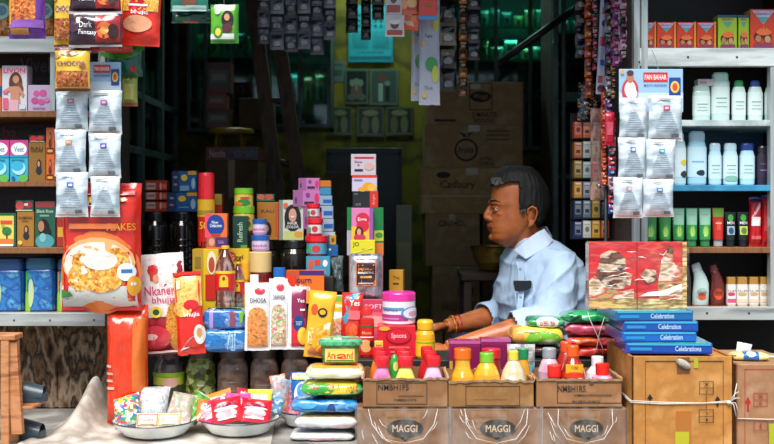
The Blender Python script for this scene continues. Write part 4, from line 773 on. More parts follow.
B('tea_box', 'small yellow and blue box on the jutting blue box', 'box', (327, 235, 336, 244.8), 3.42, .04, PR('#c8982c'), [('r', 0, 0, .3, 1, PR('#1c5a9c')), ('r', .5, .3, .8, .7, PR('#8a3a1c'))], z=WZ(244.8, 3.42))
block('display_riser', 'dark riser under the jutting blue box', 'riser', WX(327.5, 3.44), WX(338, 3.44), 3.432, 3.438+.0, .60, WZ(256.5, 3.42), darkw) if False else None
P('plastic_bag', 'crumpled grey clear bag hanging right of the turquoise box', 'bag', (329, 256, 343, 292), 3.40, .05, film_mat('grey_bag', .5, 18, tint='#8a9a9a'), [], seed=80, wr=.5, z=WZ(292, 3.40))

# oil bottles
oil = M('#6a1c0c', .08, .9); 
def oilb(r, lab, Y):
    bottle('oil_bottle', lab, 'bottle', r, Y, [(.90, 0), (.98, .02), (.98, .06), (.92, .09), (.98, .13), (.92, .19), (.97, .23), (1, .26), (1, .60), (.92, .70), (.66, .82), (.42, .90), (.34, .93), (.34, .95)], noisy(['#3a1410', '#70301c', '#a88c84', '#4a1c14'], 22, .08, .9, .1, stretch=(2, 2, .4)), ([(.36, .945), (.40, .95), (.40, .985), (.37, 1), (.01, 1)], PL('#f0b020')), [('r', 0, .86, 1, 1, PR('#f0c030')), ('e', .5, .58, .16, .22, PR('#f0b820')), ('r', .34, .2, .66, .58, PR('#f0b820')), ('e', .5, .62, .05, .1, PR('#8a2c10')), ('r', .3, .08, .7, .16, PR('#8a1c10'))], (1.0, .28, .60, PR('#d8201c')), z=1.0945, group='oil bottles', lidrib=.03)
OB = .0
oilb((213.5, 246, 234, 310), 'larger oil bottle with red label standing on the tissue packs', 3.17)
oilb((231, 262, 243.5, 310), 'smaller oil bottle with red label half behind the larger one', 3.222)
bottle('sauce_bottle', 'yellow bottle with dark emblem beside the smaller oil bottle', 'bottle', (239, 260, 250, 312), 3.24, [(.9, 0), (1, .03), (1, .55), (.8, .68), (.7, .74), (.7, .76)], PL('#e8b020'), ([(.72, .76), (.84, .78), (.84, .96), (.7, 1), (.01, 1)], PL('#e8a020')), [('e', .5, .5, .4, .3, K_), ('e', .5, .55, .28, .18, PR('#e8b020'))], (1.01, .12, .5, PL('#d8a820')), z=.9685)
# white bottles behind the mix packs
bottle('cleaner_bottle', 'white bottle with blue cap behind the mix packets', 'bottle', (263, 268, 294, 350), 3.222, [(.85, 0), (.96, .03), (.96, .62), (.85, .74), (.50, .84), (.34, .88), (.34, .89)], PL('#d8e0e0'), ([(.36, .885), (.38, .89), (.38, .995), (.34, 1), (.01, 1)], PL('#1464b8')), [], None, z=.9685, sy=.6)
bottle('cleaner_bottle', 'white bottle with white cap left of the blue capped bottle', 'bottle', (245, 275, 262.5, 350), 3.225, [(.85, 0), (.96, .03), (.96, .66), (.75, .78), (.50, .84), (.44, .86)], PL('#e0e4e0'), ([(.46, .86), (.50, .87), (.50, .99), (.45, 1), (.01, 1)], PL('#eef0ee')), [], None, z=.9685, sy=.6)
# packets along the front edge
def mixpack(r, lab, Y, tx, food, seed, tilt=0):
    P('mix_packet', lab, 'packet', r, Y, .022, FO('#ece6e2'), [('r', .10, .06, .94, .50, food), ('e', .52, .54, .36, .10, food), ('e', .62, .88, .22, .05, FO('#d8283a')), ('t', tx, .56, .74, .66, .07, FO('#1c2a4a')), ('r', .05, .0, .12, .6, FO('#f8f8f4'))], z=WZ(r[3], Y), seed=seed, wr=.12, rot=(-.04, tilt, 0))
mixpack((244, 283, 269, 351), 'white packet marked DHOSA with an orange crepe', 3.125, 'DHOSA', FD('#e8702a', '#f09a50', '#7a6a3a', s=170), 91)
mixpack((268.5, 279, 287, 350), 'white packet with blue lettering right of the DHOSA packet', 3.13, 'DAHIVADA', FD('#d84a7a', '#e8e0c8', '#6aa84a', '#e89a70', s=180), 92)
P('mix_packet', 'purple and white packet with a round blue seal', 'packet', (287, 287, 306, 350), 3.13, .022, FO('#f0eaea'), [('r', .22, .50, 1, .96, FO('#8a1c4a')), ('r', .22, .05, 1, .50, FO('#d8202c')), ('e', .62, .42, .32, .13, FO('#1c3a7a')), ('t', 'TEST', .62, .42, .34, .06, FO('#b8c8e0')), ('t', 'Yes', .72, .78, .4, .06, W_), ('e', .82, .22, .26, .14, FO('#f0c840')), ('r', .7, .62, .95, .65, W_)], z=WZ(350, 3.13), seed=93, wr=.12, rot=(-.04, 0, 0))
P('mix_packet', 'yellow puri packet leaning at the right of the mix packets', 'packet', (303, 291, 330, 358), 3.11, .026, FO('#f0b01c'), [('e', .24, .72, .13, .08, FO('#e0501c')), ('e', .56, .68, .18, .07, K_), ('e', .56, .685, .12, .04, FO('#f0b01c')), ('p', [(.08, .38), (.9, .55), (.9, .42), (.1, .2)], FO('#f0e0c8')), ('r', .14, .2, .92, .44, FD('#e86a2a', '#f0a040', '#d0d060', '#f0c850', s=190)), ('e', .62, .22, .36, .14, FO('#f0a820')), ('e', .7, .1, .2, .07, FO('#e0501c')), ('e', .3, .08, .16, .06, FO('#e07a50'))], z=.957, seed=94, wr=.14, rot=(-.03, .10, 0))
B('malt_drink_box', 'orange and violet malt drink carton behind the mix packets', 'box', (286, 270.5, 324, 300), 3.30, .04, PR('#e8701c'), [('r', 0, .84, 1, 1, PR('#4a1c6a')), ('r', 0, 0, .35, 1, PR('#c0502a')), ('t', 'Bourn', .42, .68, .5, .22, PR('#2a1450')), ('t', 'Vita', .44, .42, .42, .20, W_), ('e', .62, .1, .3, .22, PR('#f09a30')), ('e', .12, .66, .14, .22, PR('#e83a1c'))], z=WZ(300, 3.30), sidem=PR('#b85018'))
block('display_riser', 'dark riser under the orange malt drink carton', 'riser', WX(287, 3.32), WX(322, 3.32), 3.31, 3.345, .968 if False else .9685, WZ(300, 3.30)-.0005, darkw)

# ================================================================ column of soap boxes in the middle
zc0 = 1.0005
B('drinks_box', 'tall pale backing carton of the middle column, mostly hidden', 'box', (349, 255.5, 383, 329), 3.375, .07, PR('#b06a6a'), [('r', .1, .1, .9, .3, PR('#e0a8b0'))], z=zc0)
Yk = 3.38; zk = WZ(255.5, 3.375)
B('soap_box', 'green carton pair behind the pink soap box with a woman', 'box', (347, 207.5, 383.5, 255), Yk, .06, PR('#157a3c'), [('r', 0, .0, .2, .52, PR('#b8b0c0')), ('r', .74, .3, 1, .52, PR('#b8c840')), ('e', .88, .42, .1, .06, PR('#4a8a2c')), ('r', .74, .0, 1, .26, PR('#d8782a'))], z=zk+.0004)
B('soap_box', 'black box with red end on top of the green cartons', 'box', (352.5, 191, 378, 207), Yk, .055, PR('#17181a'), [('r', .68, 0, 1, 1, PR('#d02a20')), ('tv', 'Bright', .84, .5, .12, .6, PR('#e89a80')), ('t', 'ALOE', .22, .2, .2, .14, PR('#8a9090')), ('r', .06, .8, .2, .84, PR('#8a9090'))], z=zk+.0008+47.5*Yk/F)
B('soap_box', 'white soap box with orange slices, second from the top of the middle column', 'box', (352, 175, 377, 190.8), Yk, .055, PR('#cfc4dc'), [('r', 0, .84, 1, 1, PR('#d83a30')), ('e', .66, .3, .24, .26, PR('#e8a020')), ('e', .8, .24, .18, .22, PR('#f0b840')), ('e', .42, .14, .18, .14, PR('#e8a020')), ('r', .08, .66, .42, .74, PR('#7a80a8'))], z=zk+.0012+63.5*Yk/F)
B('soap_box', 'white soap box with red band, topmost of the middle column', 'box', (351, 154, 376, 175), Yk, .055, PR('#d0c0cc'), [('r', .14, .78, .92, .87, PR('#c8303a')), ('t', 'Dove', .3, .64, .3, .1, PR('#3a3a5a')), ('r', .14, .2, .48, .3, PR('#1a1a2a')), ('e', .72, .42, .2, .16, PR('#d8b0a0')), ('e', .3, .5, .05, .03, PR('#c85030'))], z=zk+.0016+79.3*Yk/F)
B('yellow_label_box', 'yellow box with JO lettering beneath the pink soap box', 'box', (350.5, 240, 375, 255), 3.335, .038, PR('#e0d020'), [('t', 'JO', .22, .70, .26, .34, PR('#3a4a1c')), ('r', .45, .4, .9, .46, PR('#a8a02c')), ('p', [(.1, .2), (.9, .55), (.9, .5), (.1, .14)], PR('#f0e860'))], z=zk)
B('soap_box', 'pink soap box with red disc and a woman, on the yellow JO box', 'box', (351.5, 208, 373, 239.8), 3.34, .034, PR('#d87ab0'), [('r', .84, 0, 1, 1, PR('#9a50a0')), ('e', .52, .66, .32, .20, PR('#d02038')), ('t', 'Ezee', .5, .66, .4, .10, W_), ('r', 0, 0, .82, .44, PR('#f0b828')), ('e', .52, .45, .3, .18, PR('#d02038')), ('e', .36, .24, .2, .2, PR('#3a1c18')), ('e', .38, .1, .28, .12, PR('#c8304a')), ('e', .35, .28, .1, .1, PR('#d89a78'))], z=zk+.0004+15*3.335/F)
bbk = block('display_riser', 'small hidden ledge carrying the yellow JO box and pink soap box', 'riser', WX(351, 3.345), WX(375, 3.345), 3.336, 3.3745, zk-.012, zk-.0005, darkw)
slv = noisy(['#8f8f96', '#d4d4d8', '#6a6a72', '#b0b0b8', '#f0f0f0'], 12, .25, .6, .4, stretch=(1.5, 1, .5), metal=.35)
P('silver_pouch', 'silver foil pouch with dark square label, standing below the yellow JO box', 'pouch', (350, 254, 382, 304), 3.29, .04, slv, [('r', .18, .36, .82, .84, M('#d87a40', .4)), ('r', .21, .38, .79, .82, PR('#2a1820')), ('t', 'MASALA', .5, .70, .4, .05, PR('#f0a050')), ('t', 'MAJESTIC', .5, .62, .5, .05, W_), ('r', .32, .52, .68, .56, PR('#d8a050')), ('r', .26, .4, .74, .43, PR('#c8a8a0'))], z=WZ(304, 3.29), seed=101, wr=.2, pinch=0, seal=.09, full=6)
block('display_riser', 'dark riser beneath the silver foil pouch', 'riser', WX(351, 3.3), WX(382, 3.3), 3.292, 3.335, .9505, WZ(304, 3.29)-.0005, darkw)

# ================================================================ clutter on the bench (px 325-450)
ZB = .9505
def bb(name, lab, cat, r, Y, d, base, dec=(), z=ZB, **k): return B(name, lab, cat, r, Y, d, base, dec, z=z, **k)
bb('sanitary_pack', 'pink carton standing behind the red bottle', 'box', (352, 300, 388, 352), 3.25, .035, PR('#e0607a'), [('r', 0, .78, 1, 1, PR('#c83a60')), ('r', .3, .5, .95, .7, PR('#f0a8a0')), ('t', 'SOFT', .6, .88, .5, .08, PR('#f0c8d0')), ('r', .0, .2, .6, .4, PR('#f0b080'))])
bb('white_green_box', 'white box with green lid edge behind the tomato packet', 'box', (325, 296, 352, 352), 3.27, .04, PR('#d0dcdc'), [('r', 0, .85, 1, 1, PR('#8ab83a')), ('r', 0, .70, .7, .78, PR('#3a6aa0')), ('e', .9, .75, .12, .08, PR('#d83a2a')), ('r', .1, .2, .9, .5, PR('#e87a60'))])
P('snack_packet', 'red and brown packet behind the green lidded tub', 'packet', (326, 312, 346, 352), 3.22, .03, FO('#e8dcd4'), [('r', .0, .5, 1, .85, FD('#e05030', '#f0b080', '#f8e0d0', s=190)), ('e', .5, .25, .4, .2, FO('#7a3018')), ('r', .2, .05, .8, .2, FO('#3a3a20'))], z=ZB, seed=111, wr=.2)
P('snack_packet', 'yellow and orange noodle packet peeking left of the tomato packet', 'packet', (330, 302, 350, 352), 3.245, .02, FO('#e8a82c'), [('r', .0, .3, 1, .6, FD('#e8702a', '#f0c060', s=190))], z=ZB, seed=112, wr=.2)
P('spice_packet', 'red tomato packet with turquoise edge', 'packet', (340, 293, 361, 352), 3.185, .022, FO('#d8281c'), [('p', [(0, .62), (.25, .7), (.1, .88), (.5, .98), (.9, 1), (.6, .9), (.4, .75), (.4, .6), (.2, .5)], FO('#3aa0b8')), ('t', 'Yes', .62, .84, .5, .09, W_), ('r', .3, .58, .9, .72, FO('#e86a70')), ('e', .5, .4, .3, .13, FD('#e8401c', '#f07030', s=170)), ('e', .65, .2, .3, .13, FO('#e8301c')), ('e', .35, .18, .05, .05, W_)], z=ZB, seed=113, wr=.2, rot=(-.05, .03, 0))
bottle('shampoo_bottle', 'red rounded bottle with dark collar, left of the red tissue box', 'bottle', (359.5, 306, 374, 352), 3.17, [(.75, 0), (.92, .04), (1, .4), (.96, .62), (.84, .74), (.80, .76)], PL('#d81c1c'), ([(.74, .83), (.78, .84), (.70, .92), (.45, .985), (.01, 1)], PL('#e02420')), [('r', 0, .76, 1, .83, PR('#5a5a38')), ('t', 'Mama', .5, .62, .5, .09, PR('#f0a070')), ('r', .1, .48, .9, .51, W_), ('e', .45, .25, .3, .18, PR('#e8a060')), ('e', .75, .3, .12, .1, PR('#3a1c10')), ('t', '2x', .3, .4, .2, .07, W_)], (.98, .05, .74, PL('#d42018')), z=ZB, cap='cap', sy=.6, lidrib=0)
mb = MB(); mb.lathe([(.0155, 0), (.0165, .004), (.0165, .01)], PL('#5a5a38'), sy=.6) ; 
bb('price_tag_box', 'small yellow box at the foot of the red tissue box', 'box', (374.5, 341, 383, 349), 3.13, .01, PR('#f0c84a'), [('r', .15, .4, .85, .55, PR('#b87a2a'))], z=WZ(349, 3.13))
bb('napkin_box', 'red box with Spoons lettering under the pink lidded tub', 'box', (377.5, 326, 415.5, 352), 3.16, .09, PR('#d8142c'), [('e', .56, .66, .34, .26, PR('#8a0c1c')), ('e', .56, .68, .31, .22, PR('#d8142c')), ('t', 'Spoons', .56, .68, .40, .20, PR('#f0c0c8')), ('r', .3, .30, .84, .36, PR('#e87060')), ('r', .34, .16, .8, .22, PR('#e8607a')), ('e', .18, .92, .15, .07, PR('#e8a030'))], topm=PR('#e83a50'))
zt_ = ZB + (WZ(326, 3.16)-ZB)
bottle('wipes_tub', 'white plastic tub with bright pink lid on the red box', 'tub', (382, 293, 416, 328), 3.165, [(.86, 0), (.95, .04), (.97, .70), (.94, .75)], PL('#e4dce4'), ([(.97, .74), (1.0, .75), (1.0, .95), (.95, .985), (.92, 1), (.01, 1)], PL('#e8309a')), [('r', 0, .12, .7, .42, PL('#b83a8a')), ('r', .1, .2, .5, .26, PL('#d88ab8')), ('r', .06, .62, .6, .74, PL('#5a9ac0')), ('t', 'BabyCare', .30, .62, .34, .13, PL('#2a5a90')), ('e', .82, .48, .28, .30, PL('#5a90c8')), ('e', .82, .48, .24, .25, PL('#e8e0f0')), ('e', .82, .45, .12, .12, PL('#c8a0c8'))], (.975, .05, .72, PL('#ece4ea')), z=zt_+.0005, cap='lid', lidrib=.012, n=36, span=165)
bottle('yellow_bottle', 'yellow bottle with round shoulder by the man\'s hand', 'bottle', (415.5, 320.5, 435.5, 354), 3.14, [(.90, 0), (.98, .04), (.98, .52), (.94, .62), (.80, .70), (.72, .73)], PL('#f0a818'), ([(.74, .72), (.82, .75), (.82, .93), (.70, .99), (.5, 1), (.01, 1)], PL('#f4b41c')), [('e', .62, .2, .22, .14, K_), ('r', 0, .88, 1, .94, PR('#a8b020')), ('e', .62, .22, .14, .07, PR('#f0c030'))], (.985, .06, .46, PL('#f0c020')), z=ZB, lidrib=.01)
bb('jelly_cup', 'orange cup behind the pink lidded tub', 'cup', (416, 309, 424, 330), 3.28, .02, PL('#b8502a'), [], z=WZ(330, 3.28)) if False else None
# purple boxes
for r, lab in (((449.5, 341, 480.5, 372), 'purple box with orange corner, left of a pair behind the orange juice'), ((481, 339, 511, 372), 'purple box, right of a pair behind the juice bottles')):
    B('incense_box', lab, 'box', r, 3.056, .055, PR('#8a1450'), [('r', .0, .93, 1, 1, PR('#b85a9a')), ('r', .04, .10, .96, .86, PR('#780c44')), ('r', .80, .22, .88, .32, W_), ('r', .0, .0, .1, .5, PR('#b89a30')), ('r', .0, .0, 1, .12, PR('#c8962c')), ('e', .2, .2, .16, .12, PR('#a82a3a'))], topm=noisy(['#8a1c50', '#d8402c', '#a83a78', '#c878a8'], 60, .3, .4, .1), z=.9)
block('display_riser', 'dark riser under the pair of purple boxes', 'riser', WX(448, 3.05), WX(512, 3.05), 3.058, 3.112, .7605, .8995, darkw)

# ================================================================ open cartons of bottles
cardb = CB('#946640'); cardk = CB('#a87a52')
def open_carton(name, lab, r, Y, d, base, dec, z, seed, group=None, fl=None, side_dec=None, ragged=.006, wallt=.004, floor_=True):
    cx, zb, w_, h = rect(r, Y, z); t = empty(name, lab, 'carton', (cx, Y, zb), group=group); rr = random.Random(seed)
    n = 26
    rag = [ragged*(noise.noise(Vector((i*.6, seed*3.3, 0)))*1.0 + .5*noise.noise(Vector((i*1.9, seed*7., 1)))) for i in range(n+1)]
    mb = MB()
    def wall(p0, p1, nrm, off):
        vs_ = []
        for i in range(n+1):
            q = i/n; p = Vector(p0)*(1-q)+Vector(p1)*q
            for o in (0, wallt):
                for zz in (0, h+rag[(i+off) % (n+1)]): vs_.append((p.x+nrm[0]*o, p.y+nrm[1]*o, zz))
        fs = []
        for i in range(n):
            a, b = 4*i, 4*i+4
            fs += [(a, b, b+1, a+1), (b+2, a+2, a+3, b+3), (a+1, b+1, b+3, a+3)]
        mb.add(vs_, fs, base)
    wall((-w_/2, 0, 0), (w_/2, 0, 0), (0, 1), 0); wall((-w_/2, d, 0), (w_/2, d, 0), (0, -1), 7)
    wall((-w_/2, 0, 0), (-w_/2, d, 0), (1, 0), 3); wall((w_/2, 0, 0), (w_/2, d, 0), (-1, 0), 11)
    mb.box(-w_/2, w_/2, 0, d, 0, .004, base)
    mb.decals(dec, flat(w_, h, 0), w_, h)
    if side_dec: mb.decals(side_dec, side(-w_/2, d, h), d, h)
    mb.build('box_body', t)
    # torn flap edges turned outwards
    lip = CB('#caa27c')
    f = MB()
    for (a, b, dx, dy) in (((-w_/2, 0), (w_/2, 0), 0, -1), ((-w_/2, 0), (-w_/2, d), -1, 0), ((w_/2, 0), (w_/2, d), 1, 0)):
        L = []
        for i in range(n+1):
            q = i/n; x = a[0]*(1-q)+b[0]*q; y = a[1]*(1-q)+b[1]*q; e_ = .004+.006*abs(noise.noise(Vector((i*.9, seed+dx*5+dy*2., 4))))
            zz = h+rag[i]*.9
            L += [(x, y, zz-.001), (x+dx*e_, y+dy*e_, zz+.002-.006*abs(noise.noise(Vector((i*.5, seed*1., 9))))), (x+dx*e_*.6, y+dy*e_*.6, zz-.005)]
        f.add(L, [(3*i+k, 3*i+3+k, 3*i+4+k, 3*i+1+k) for i in range(n) for k in (0, 1)], lip)
    tag(f.build('torn_edge', t), 'frayed pale cardboard edge')
    return t, w_, h, zb
Yf = 2.85; zr = WZ(409, Yf); zg = .7605
nm = PR('#2f2a28')
# bottom row: film wrapped cartons
for i, (x0, x1, lab) in enumerate(((357, 449, 'left film wrapped carton of the bottom row, with a dark oval logo'), (451, 541, 'middle film wrapped carton of the bottom row, with a dark oval logo'), (542, 627, 'right film wrapped carton of the bottom row, below the NMBH1R5 box'))):
    cx, zb_, w_, h = rect((x0, 408, x1, 446), Yf, zg)
    t = empty('noodle_carton', lab, 'carton', (cx, Yf, zg))
    mb = MB(); mb.box(-w_/2, w_/2, 0, .19, 0, h, CB('#845a3a'), .004)
    sl = [('r', .30 if i != 1 else .22, .05, .68 if i != 1 else .62, .92, CB('#966a40'))]
    for q in range(5): sl.append(('r', .33 if i != 1 else .25, .16+.15*q, .65 if i != 1 else .60, .175+.15*q, PR('#7a5230')))
    ex = .52 if i != 2 else .52
    mb.decals(sl + [('e', ex, .47, .20, .24, PR('#1c1816')), ('t', 'MAGGI', ex, .47, .27, .19, PR('#cfae8c')), ('p', [(ex-.06, .24), (ex+.06, .24), (ex, .14)], PR('#2a2422'))], flat(w_, h, 0), w_, h)
    mb.build('box_body', t)
    # stretch film: wrapped ends with wrinkled folds
    fm = film_mat('stretch_film', .085, 12, (1, 1, .6), '#efe9e2')
    f = MB()
    def sag(u): return .55*abs(2*u-1)**1.6
    def film(u, v):
        x = (u-.5)*(w_+.010); y = -.003-.006*abs(noise.noise(Vector((u*9+i*4, v*6, 1))))
        return (x, y, v*(h+.004))
    f.grid(film, 40, 14, fm)
    for sg in (-1, 1): f.grid(lambda u, v: (sg*(w_/2+.004+.003*noise.noise(Vector((u*8, v*8, i*3.)))), u*.19, v*(h+.002)), 12, 8, fm)
    f.build('stretch_film', t)
    g = MB(); rr = random.Random(i+40)
    for k in range(8):       # gathered ridges of the film
        a = rr.choice((-1, 1)); x = a*w_*rr.uniform(.24, .47); z0_ = rr.uniform(.3, 1)*h; L = rr.uniform(.02, .055)
        dx = -a*rr.uniform(.2, 1.1)*L; pts = [(x, -.010, z0_), (x+dx*.4, -.013, max(.004, z0_-L*.6)), (x+dx, -.011, max(.003, z0_-L*(.8+.3*rr.random())))]
        g.tube(pts, [.0004, .0010, .0003], M('#e0d8ce', .12, .5), 5)
    for sg in (-1, 1):
        g.tube([(sg*(w_/2-.03-.006*i), -.010, h), (sg*(w_/2-.04), -.013, h*.6), (sg*w_*.22, -.012, h*.22), (0, -.010, h*.10)], [.0006, .0013, .0010, .0005], M('#e0d8ce', .12, .5), 6)
    tag(g.build('film_fold', t), 'gathered white folds of stretch film')
zt0 = zr + .0025
box1 = open_carton('bottle_carton', 'open carton of red capped toilet cleaners, leftmost of the three', (363, 378.5, 447.5, 408), Yf, .20, cardb, [('l', .16, .12, .76, .86, .025, nm), ('t', 'NMBH1F5', .36, .70, .36, .2, nm), ('r', .42, .40, .72, .42, nm), ('t', 'NMBH1F5', .5, .28, .26, .07, nm)], zt0, 1)
box2 = open_carton('bottle_carton', 'open carton of orange juice bottles, middle of the three', (448.5, 380.5, 533.5, 408), Yf, .20, CB('#976a38'), [('l', .20, .08, .84, .80, .025, nm), ('r', .3, .3, .7, .31, nm)], zt0, 2)
box3 = open_carton('bottle_carton', 'open carton marked NMBH1R5 holding sauce bottles, rightmost of the three', (536.5, 379, 622, 408), Yf, .20, CB('#a07048'), [('l', .24, .16, 1.0, .88, .025, nm), ('t', 'NMBH1R5.', .42, .66, .34, .22, nm), ('t', 'NMBH1R5XXXXX', .66, .44, .44, .07, nm), ('t', 'RUBY-DXO', .58, .22, .32, .09, nm), ('e', .64, .86, .03, .06, PR('#5a4030'))], zt0, 3)
zi = zt0 + .0045
# bottles in carton one: three rows of three
def trigger(px, wpx, top, Y, body, lab, capc='#e01c28', dec=(), shoulder=True, group='red capped bottles in the left carton', ztop=None):
    r = (px-wpx/2, top, px+wpx/2, 409)
    return bottle('cleaner_bottle', lab, 'bottle', r, Y, [(.92, 0), (1, .04), (1, .38), (.92, .50), (.60, .70), (.48, .76), (.48, .78)], body, ([(.52, .77), (.64, .78), (.68, .86), (.68, .93), (.60, .985), (.01, 1)], PL(capc)), dec, None, z=zi, group=group, sy=.85, lidrib=.02)
pkb = noisy(['#e05a9a', '#e88ab8', '#d84a8a'], 20, .25, .6, .1); lil = noisy(['#d89ad0', '#e8c0e0', '#c880c0'], 20, .25, .6, .1); yel = noisy(['#d8d03a', '#e8e070', '#c8b820'], 20, .25, .6, .1)
cols3 = [[(382, 21.5, pkb, 'pink'), (405.5, 23, yel, 'yellow green'), (433.5, 22, lil, 'lilac')],
         [(380, 19.5, PL('#e8701c'), 'orange'), (404, 20, PL('#b82a2a'), 'dark red'), (430.5, 20, PL('#c81c24'), 'red')],
         [(378, 18, PL('#f08020'), 'orange'), (401, 18, PL('#3aa040'), 'green'), (427, 18, PL('#c81c24'), 'red')]]
for j, row in enumerate(cols3):
    Yj = 2.862 + .058*j
    for (px, wp, m, c) in row:
        trigger(px, wp, (357, 352, 347.5)[j]+ (0 if px < 425 else -1), Yj, m, '%s bottle with red cap in the %s row of the left carton, %s' % (c, ('front', 'middle', 'rear')[j], ('left', 'centre', 'right')[0 if px < 390 else 1 if px < 415 else 2]), dec=[('e', .5, .42, .3, .12, PL('#f0c0d8'))] if j == 0 else ())
bottle('green_bottle', 'green bottle with leaf label between the caps of the left carton', 'bottle', (389, 354.5, 400, 409), 2.905, [(.9, 0), (1, .04), (1, .6), (.9, .8), (.6, .92), (.3, .98), (.01, 1)], PL('#2a9a3a'), None, [('e', .6, .75, .2, .1, PL('#d8d870'))], None, z=zi)
# carton two
oj = noisy(['#f09a10', '#f4ae20', '#e88a08'], 18, .15, .8, .05)
bottle('juice_bottle', 'tall necked orange juice bottle with orange cap', 'bottle', (451, 350, 476, 408), 2.862, [(.92, 0), (1, .05), (1, .36), (.90, .50), (.70, .60), (.62, .68), (.60, .80), (.60, .82)], oj, ([(.64, .81), (.68, .82), (.68, .985), (.64, 1), (.01, 1)], PL('#f06a10')), z=zi, lidrib=.03)
bottle('juice_bottle', 'rounded orange juice bottle with green cap', 'bottle', (474, 354.5, 502, 408), 2.862, [(.80, 0), (.94, .06), (1, .30), (1, .42), (.92, .58), (.70, .72), (.48, .80), (.46, .82)], oj, ([(.48, .81), (.50, .82), (.50, .985), (.46, 1), (.01, 1)], PL('#7ac030')), z=zi, lidrib=.03)
clr = noisy(['#c8b890', '#d8ccb0', '#b8a878', '#e8e4d8'], 14, .08, .9, .15)
bottle('honey_bottle', 'pale clear bottle with yellow cap', 'bottle', (501, 352.5, 529, 408), 2.864, [(.80, 0), (.94, .06), (1, .30), (.98, .44), (.78, .62), (.50, .76), (.34, .81), (.32, .83)], clr, ([(.34, .82), (.36, .83), (.36, .985), (.30, 1), (.01, 1)], PL('#f0d040')), [('e', .4, .5, .12, .05, PL('#f4f0e8')), ('e', .6, .42, .14, .04, PL('#f4f0e8'))], None, z=zi, lidrib=.03)
bottle('juice_bottle', 'dark red bottle with red cap behind the green capped juice', 'bottle', (482, 350, 502, 408), 2.945, [(.92, 0), (1, .05), (1, .55), (.90, .70), (.84, .80), (.84, .82)], PL('#9a1c18'), ([(.90, .81), (.94, .82), (.94, .985), (.88, 1), (.01, 1)], PL('#e0202c')), z=zi, lidrib=.03)
bottle('honey_bottle', 'amber bottle with dark green cap at the right of the middle carton', 'bottle', (516, 349.5, 532, 408), 2.945, [(.92, 0), (1, .05), (1, .5), (.80, .66), (.62, .76), (.56, .80)], PL('#c89020'), ([(.60, .79), (.64, .80), (.70, .985), (.66, 1), (.01, 1)], PL('#0f8a58')), z=zi, lidrib=.03)
P('plastic_bag', 'clear plastic bag with blue print behind the green capped bottle', 'bag', (508, 345, 536, 384), 3.06 if False else 3.0, .04, film_mat('clear_bag', .45, 20, tint='#e8f0f0'), [('r', .5, .45, .95, .60, FO('#4a90b0')), ('r', .5, .2, .9, .3, FO('#5aa0b8')), ('r', .1, .8, .4, .86, FO('#5ab0c0'))], seed=121, wr=.5, z=zi)
# carton three
bottle('drink_bottle', 'pink bottle with grey cap in the NMBH1R5 carton', 'bottle', (539, 349.5, 563, 408), 2.93, [(.85, 0), (.95, .05), (.95, .55), (.70, .72), (.50, .80), (.48, .82)], noisy(['#c890a8', '#d8b8c8', '#a86a80'], 16, .15, .7, .1), ([(.52, .81), (.56, .82), (.56, .985), (.52, 1), (.01, 1)], PL('#9aa0a8')), [('e', .6, .6, .2, .06, PL('#8ab0a0'))], None, z=zi)
bottle('drink_bottle', 'short bottle with bright red cap at the front of the NMBH1R5 carton', 'bottle', (545, 366.5, 567, 408), 2.864, [(.85, 0), (.95, .05), (.90, .55), (.56, .66), (.54, .70)], PL('#b84a30'), ([(.58, .69), (.62, .70), (.62, .985), (.58, 1), (.01, 1)], PL('#f0281c')), z=zi)
bottle('sauce_bottle', 'red sauce bottle with orange cap and yellow label', 'bottle', (561.5, 347, 588.5, 408), 2.864, [(.85, 0), (.95, .05), (1, .36), (.95, .50), (.70, .68), (.46, .78), (.44, .82)], noisy(['#9a1c0c', '#b83018', '#6a1408'], 20, .12, .9, .05), ([(.42, .81), (.45, .82), (.45, .985), (.40, 1), (.01, 1)], PL('#f05a10')), [('r', .22, .54, .78, .70, PL('#f0a818')), ('t', '100', .5, .64, .2, .06, PR('#5a3010')), ('e', .5, .50, .32, .07, PL('#d83a20')), ('e', .66, .42, .14, .05, PL('#f0d8d0'))], None, z=zi, span=140)
bottle('sauce_bottle', 'sauce bottle with orange red cap half hidden behind the yellow labelled one', 'bottle', (557, 343, 579, 408), 2.968, [(.85, 0), (.95, .05), (.95, .6), (.6, .78), (.48, .82)], PL('#a8281c'), ([(.50, .81), (.54, .82), (.54, .985), (.48, 1), (.01, 1)], PL('#f05020')), z=zi)
bottle('lotion_bottle', 'white bottle with white cap in the NMBH1R5 carton', 'bottle', (587, 358, 613, 408), 2.93, [(.85, 0), (.95, .05), (1, .4), (.86, .62), (.50, .76), (.44, .79)], PL('#e0d8dc'), ([(.42, .78), (.46, .79), (.46, .985), (.40, 1), (.01, 1)], PL('#f0f0f0')), [('e', .8, .4, .3, .25, PL('#c8b0b8'))], None, z=zi)
bottle('lotion_bottle', 'pink and white bottle with red cap at the right of the NMBH1R5 carton', 'bottle', (592.5, 365, 617, 408), 2.864, [(.85, 0), (.95, .05), (.98, .5), (.80, .66), (.48, .72)], noisy(['#e8c8d4', '#e87aa0', '#f0e0e8'], 14, .25, .6, .1), ([(.50, .71), (.54, .72), (.54, .985), (.48, 1), (.01, 1)], PL('#f0241c')), z=zi)
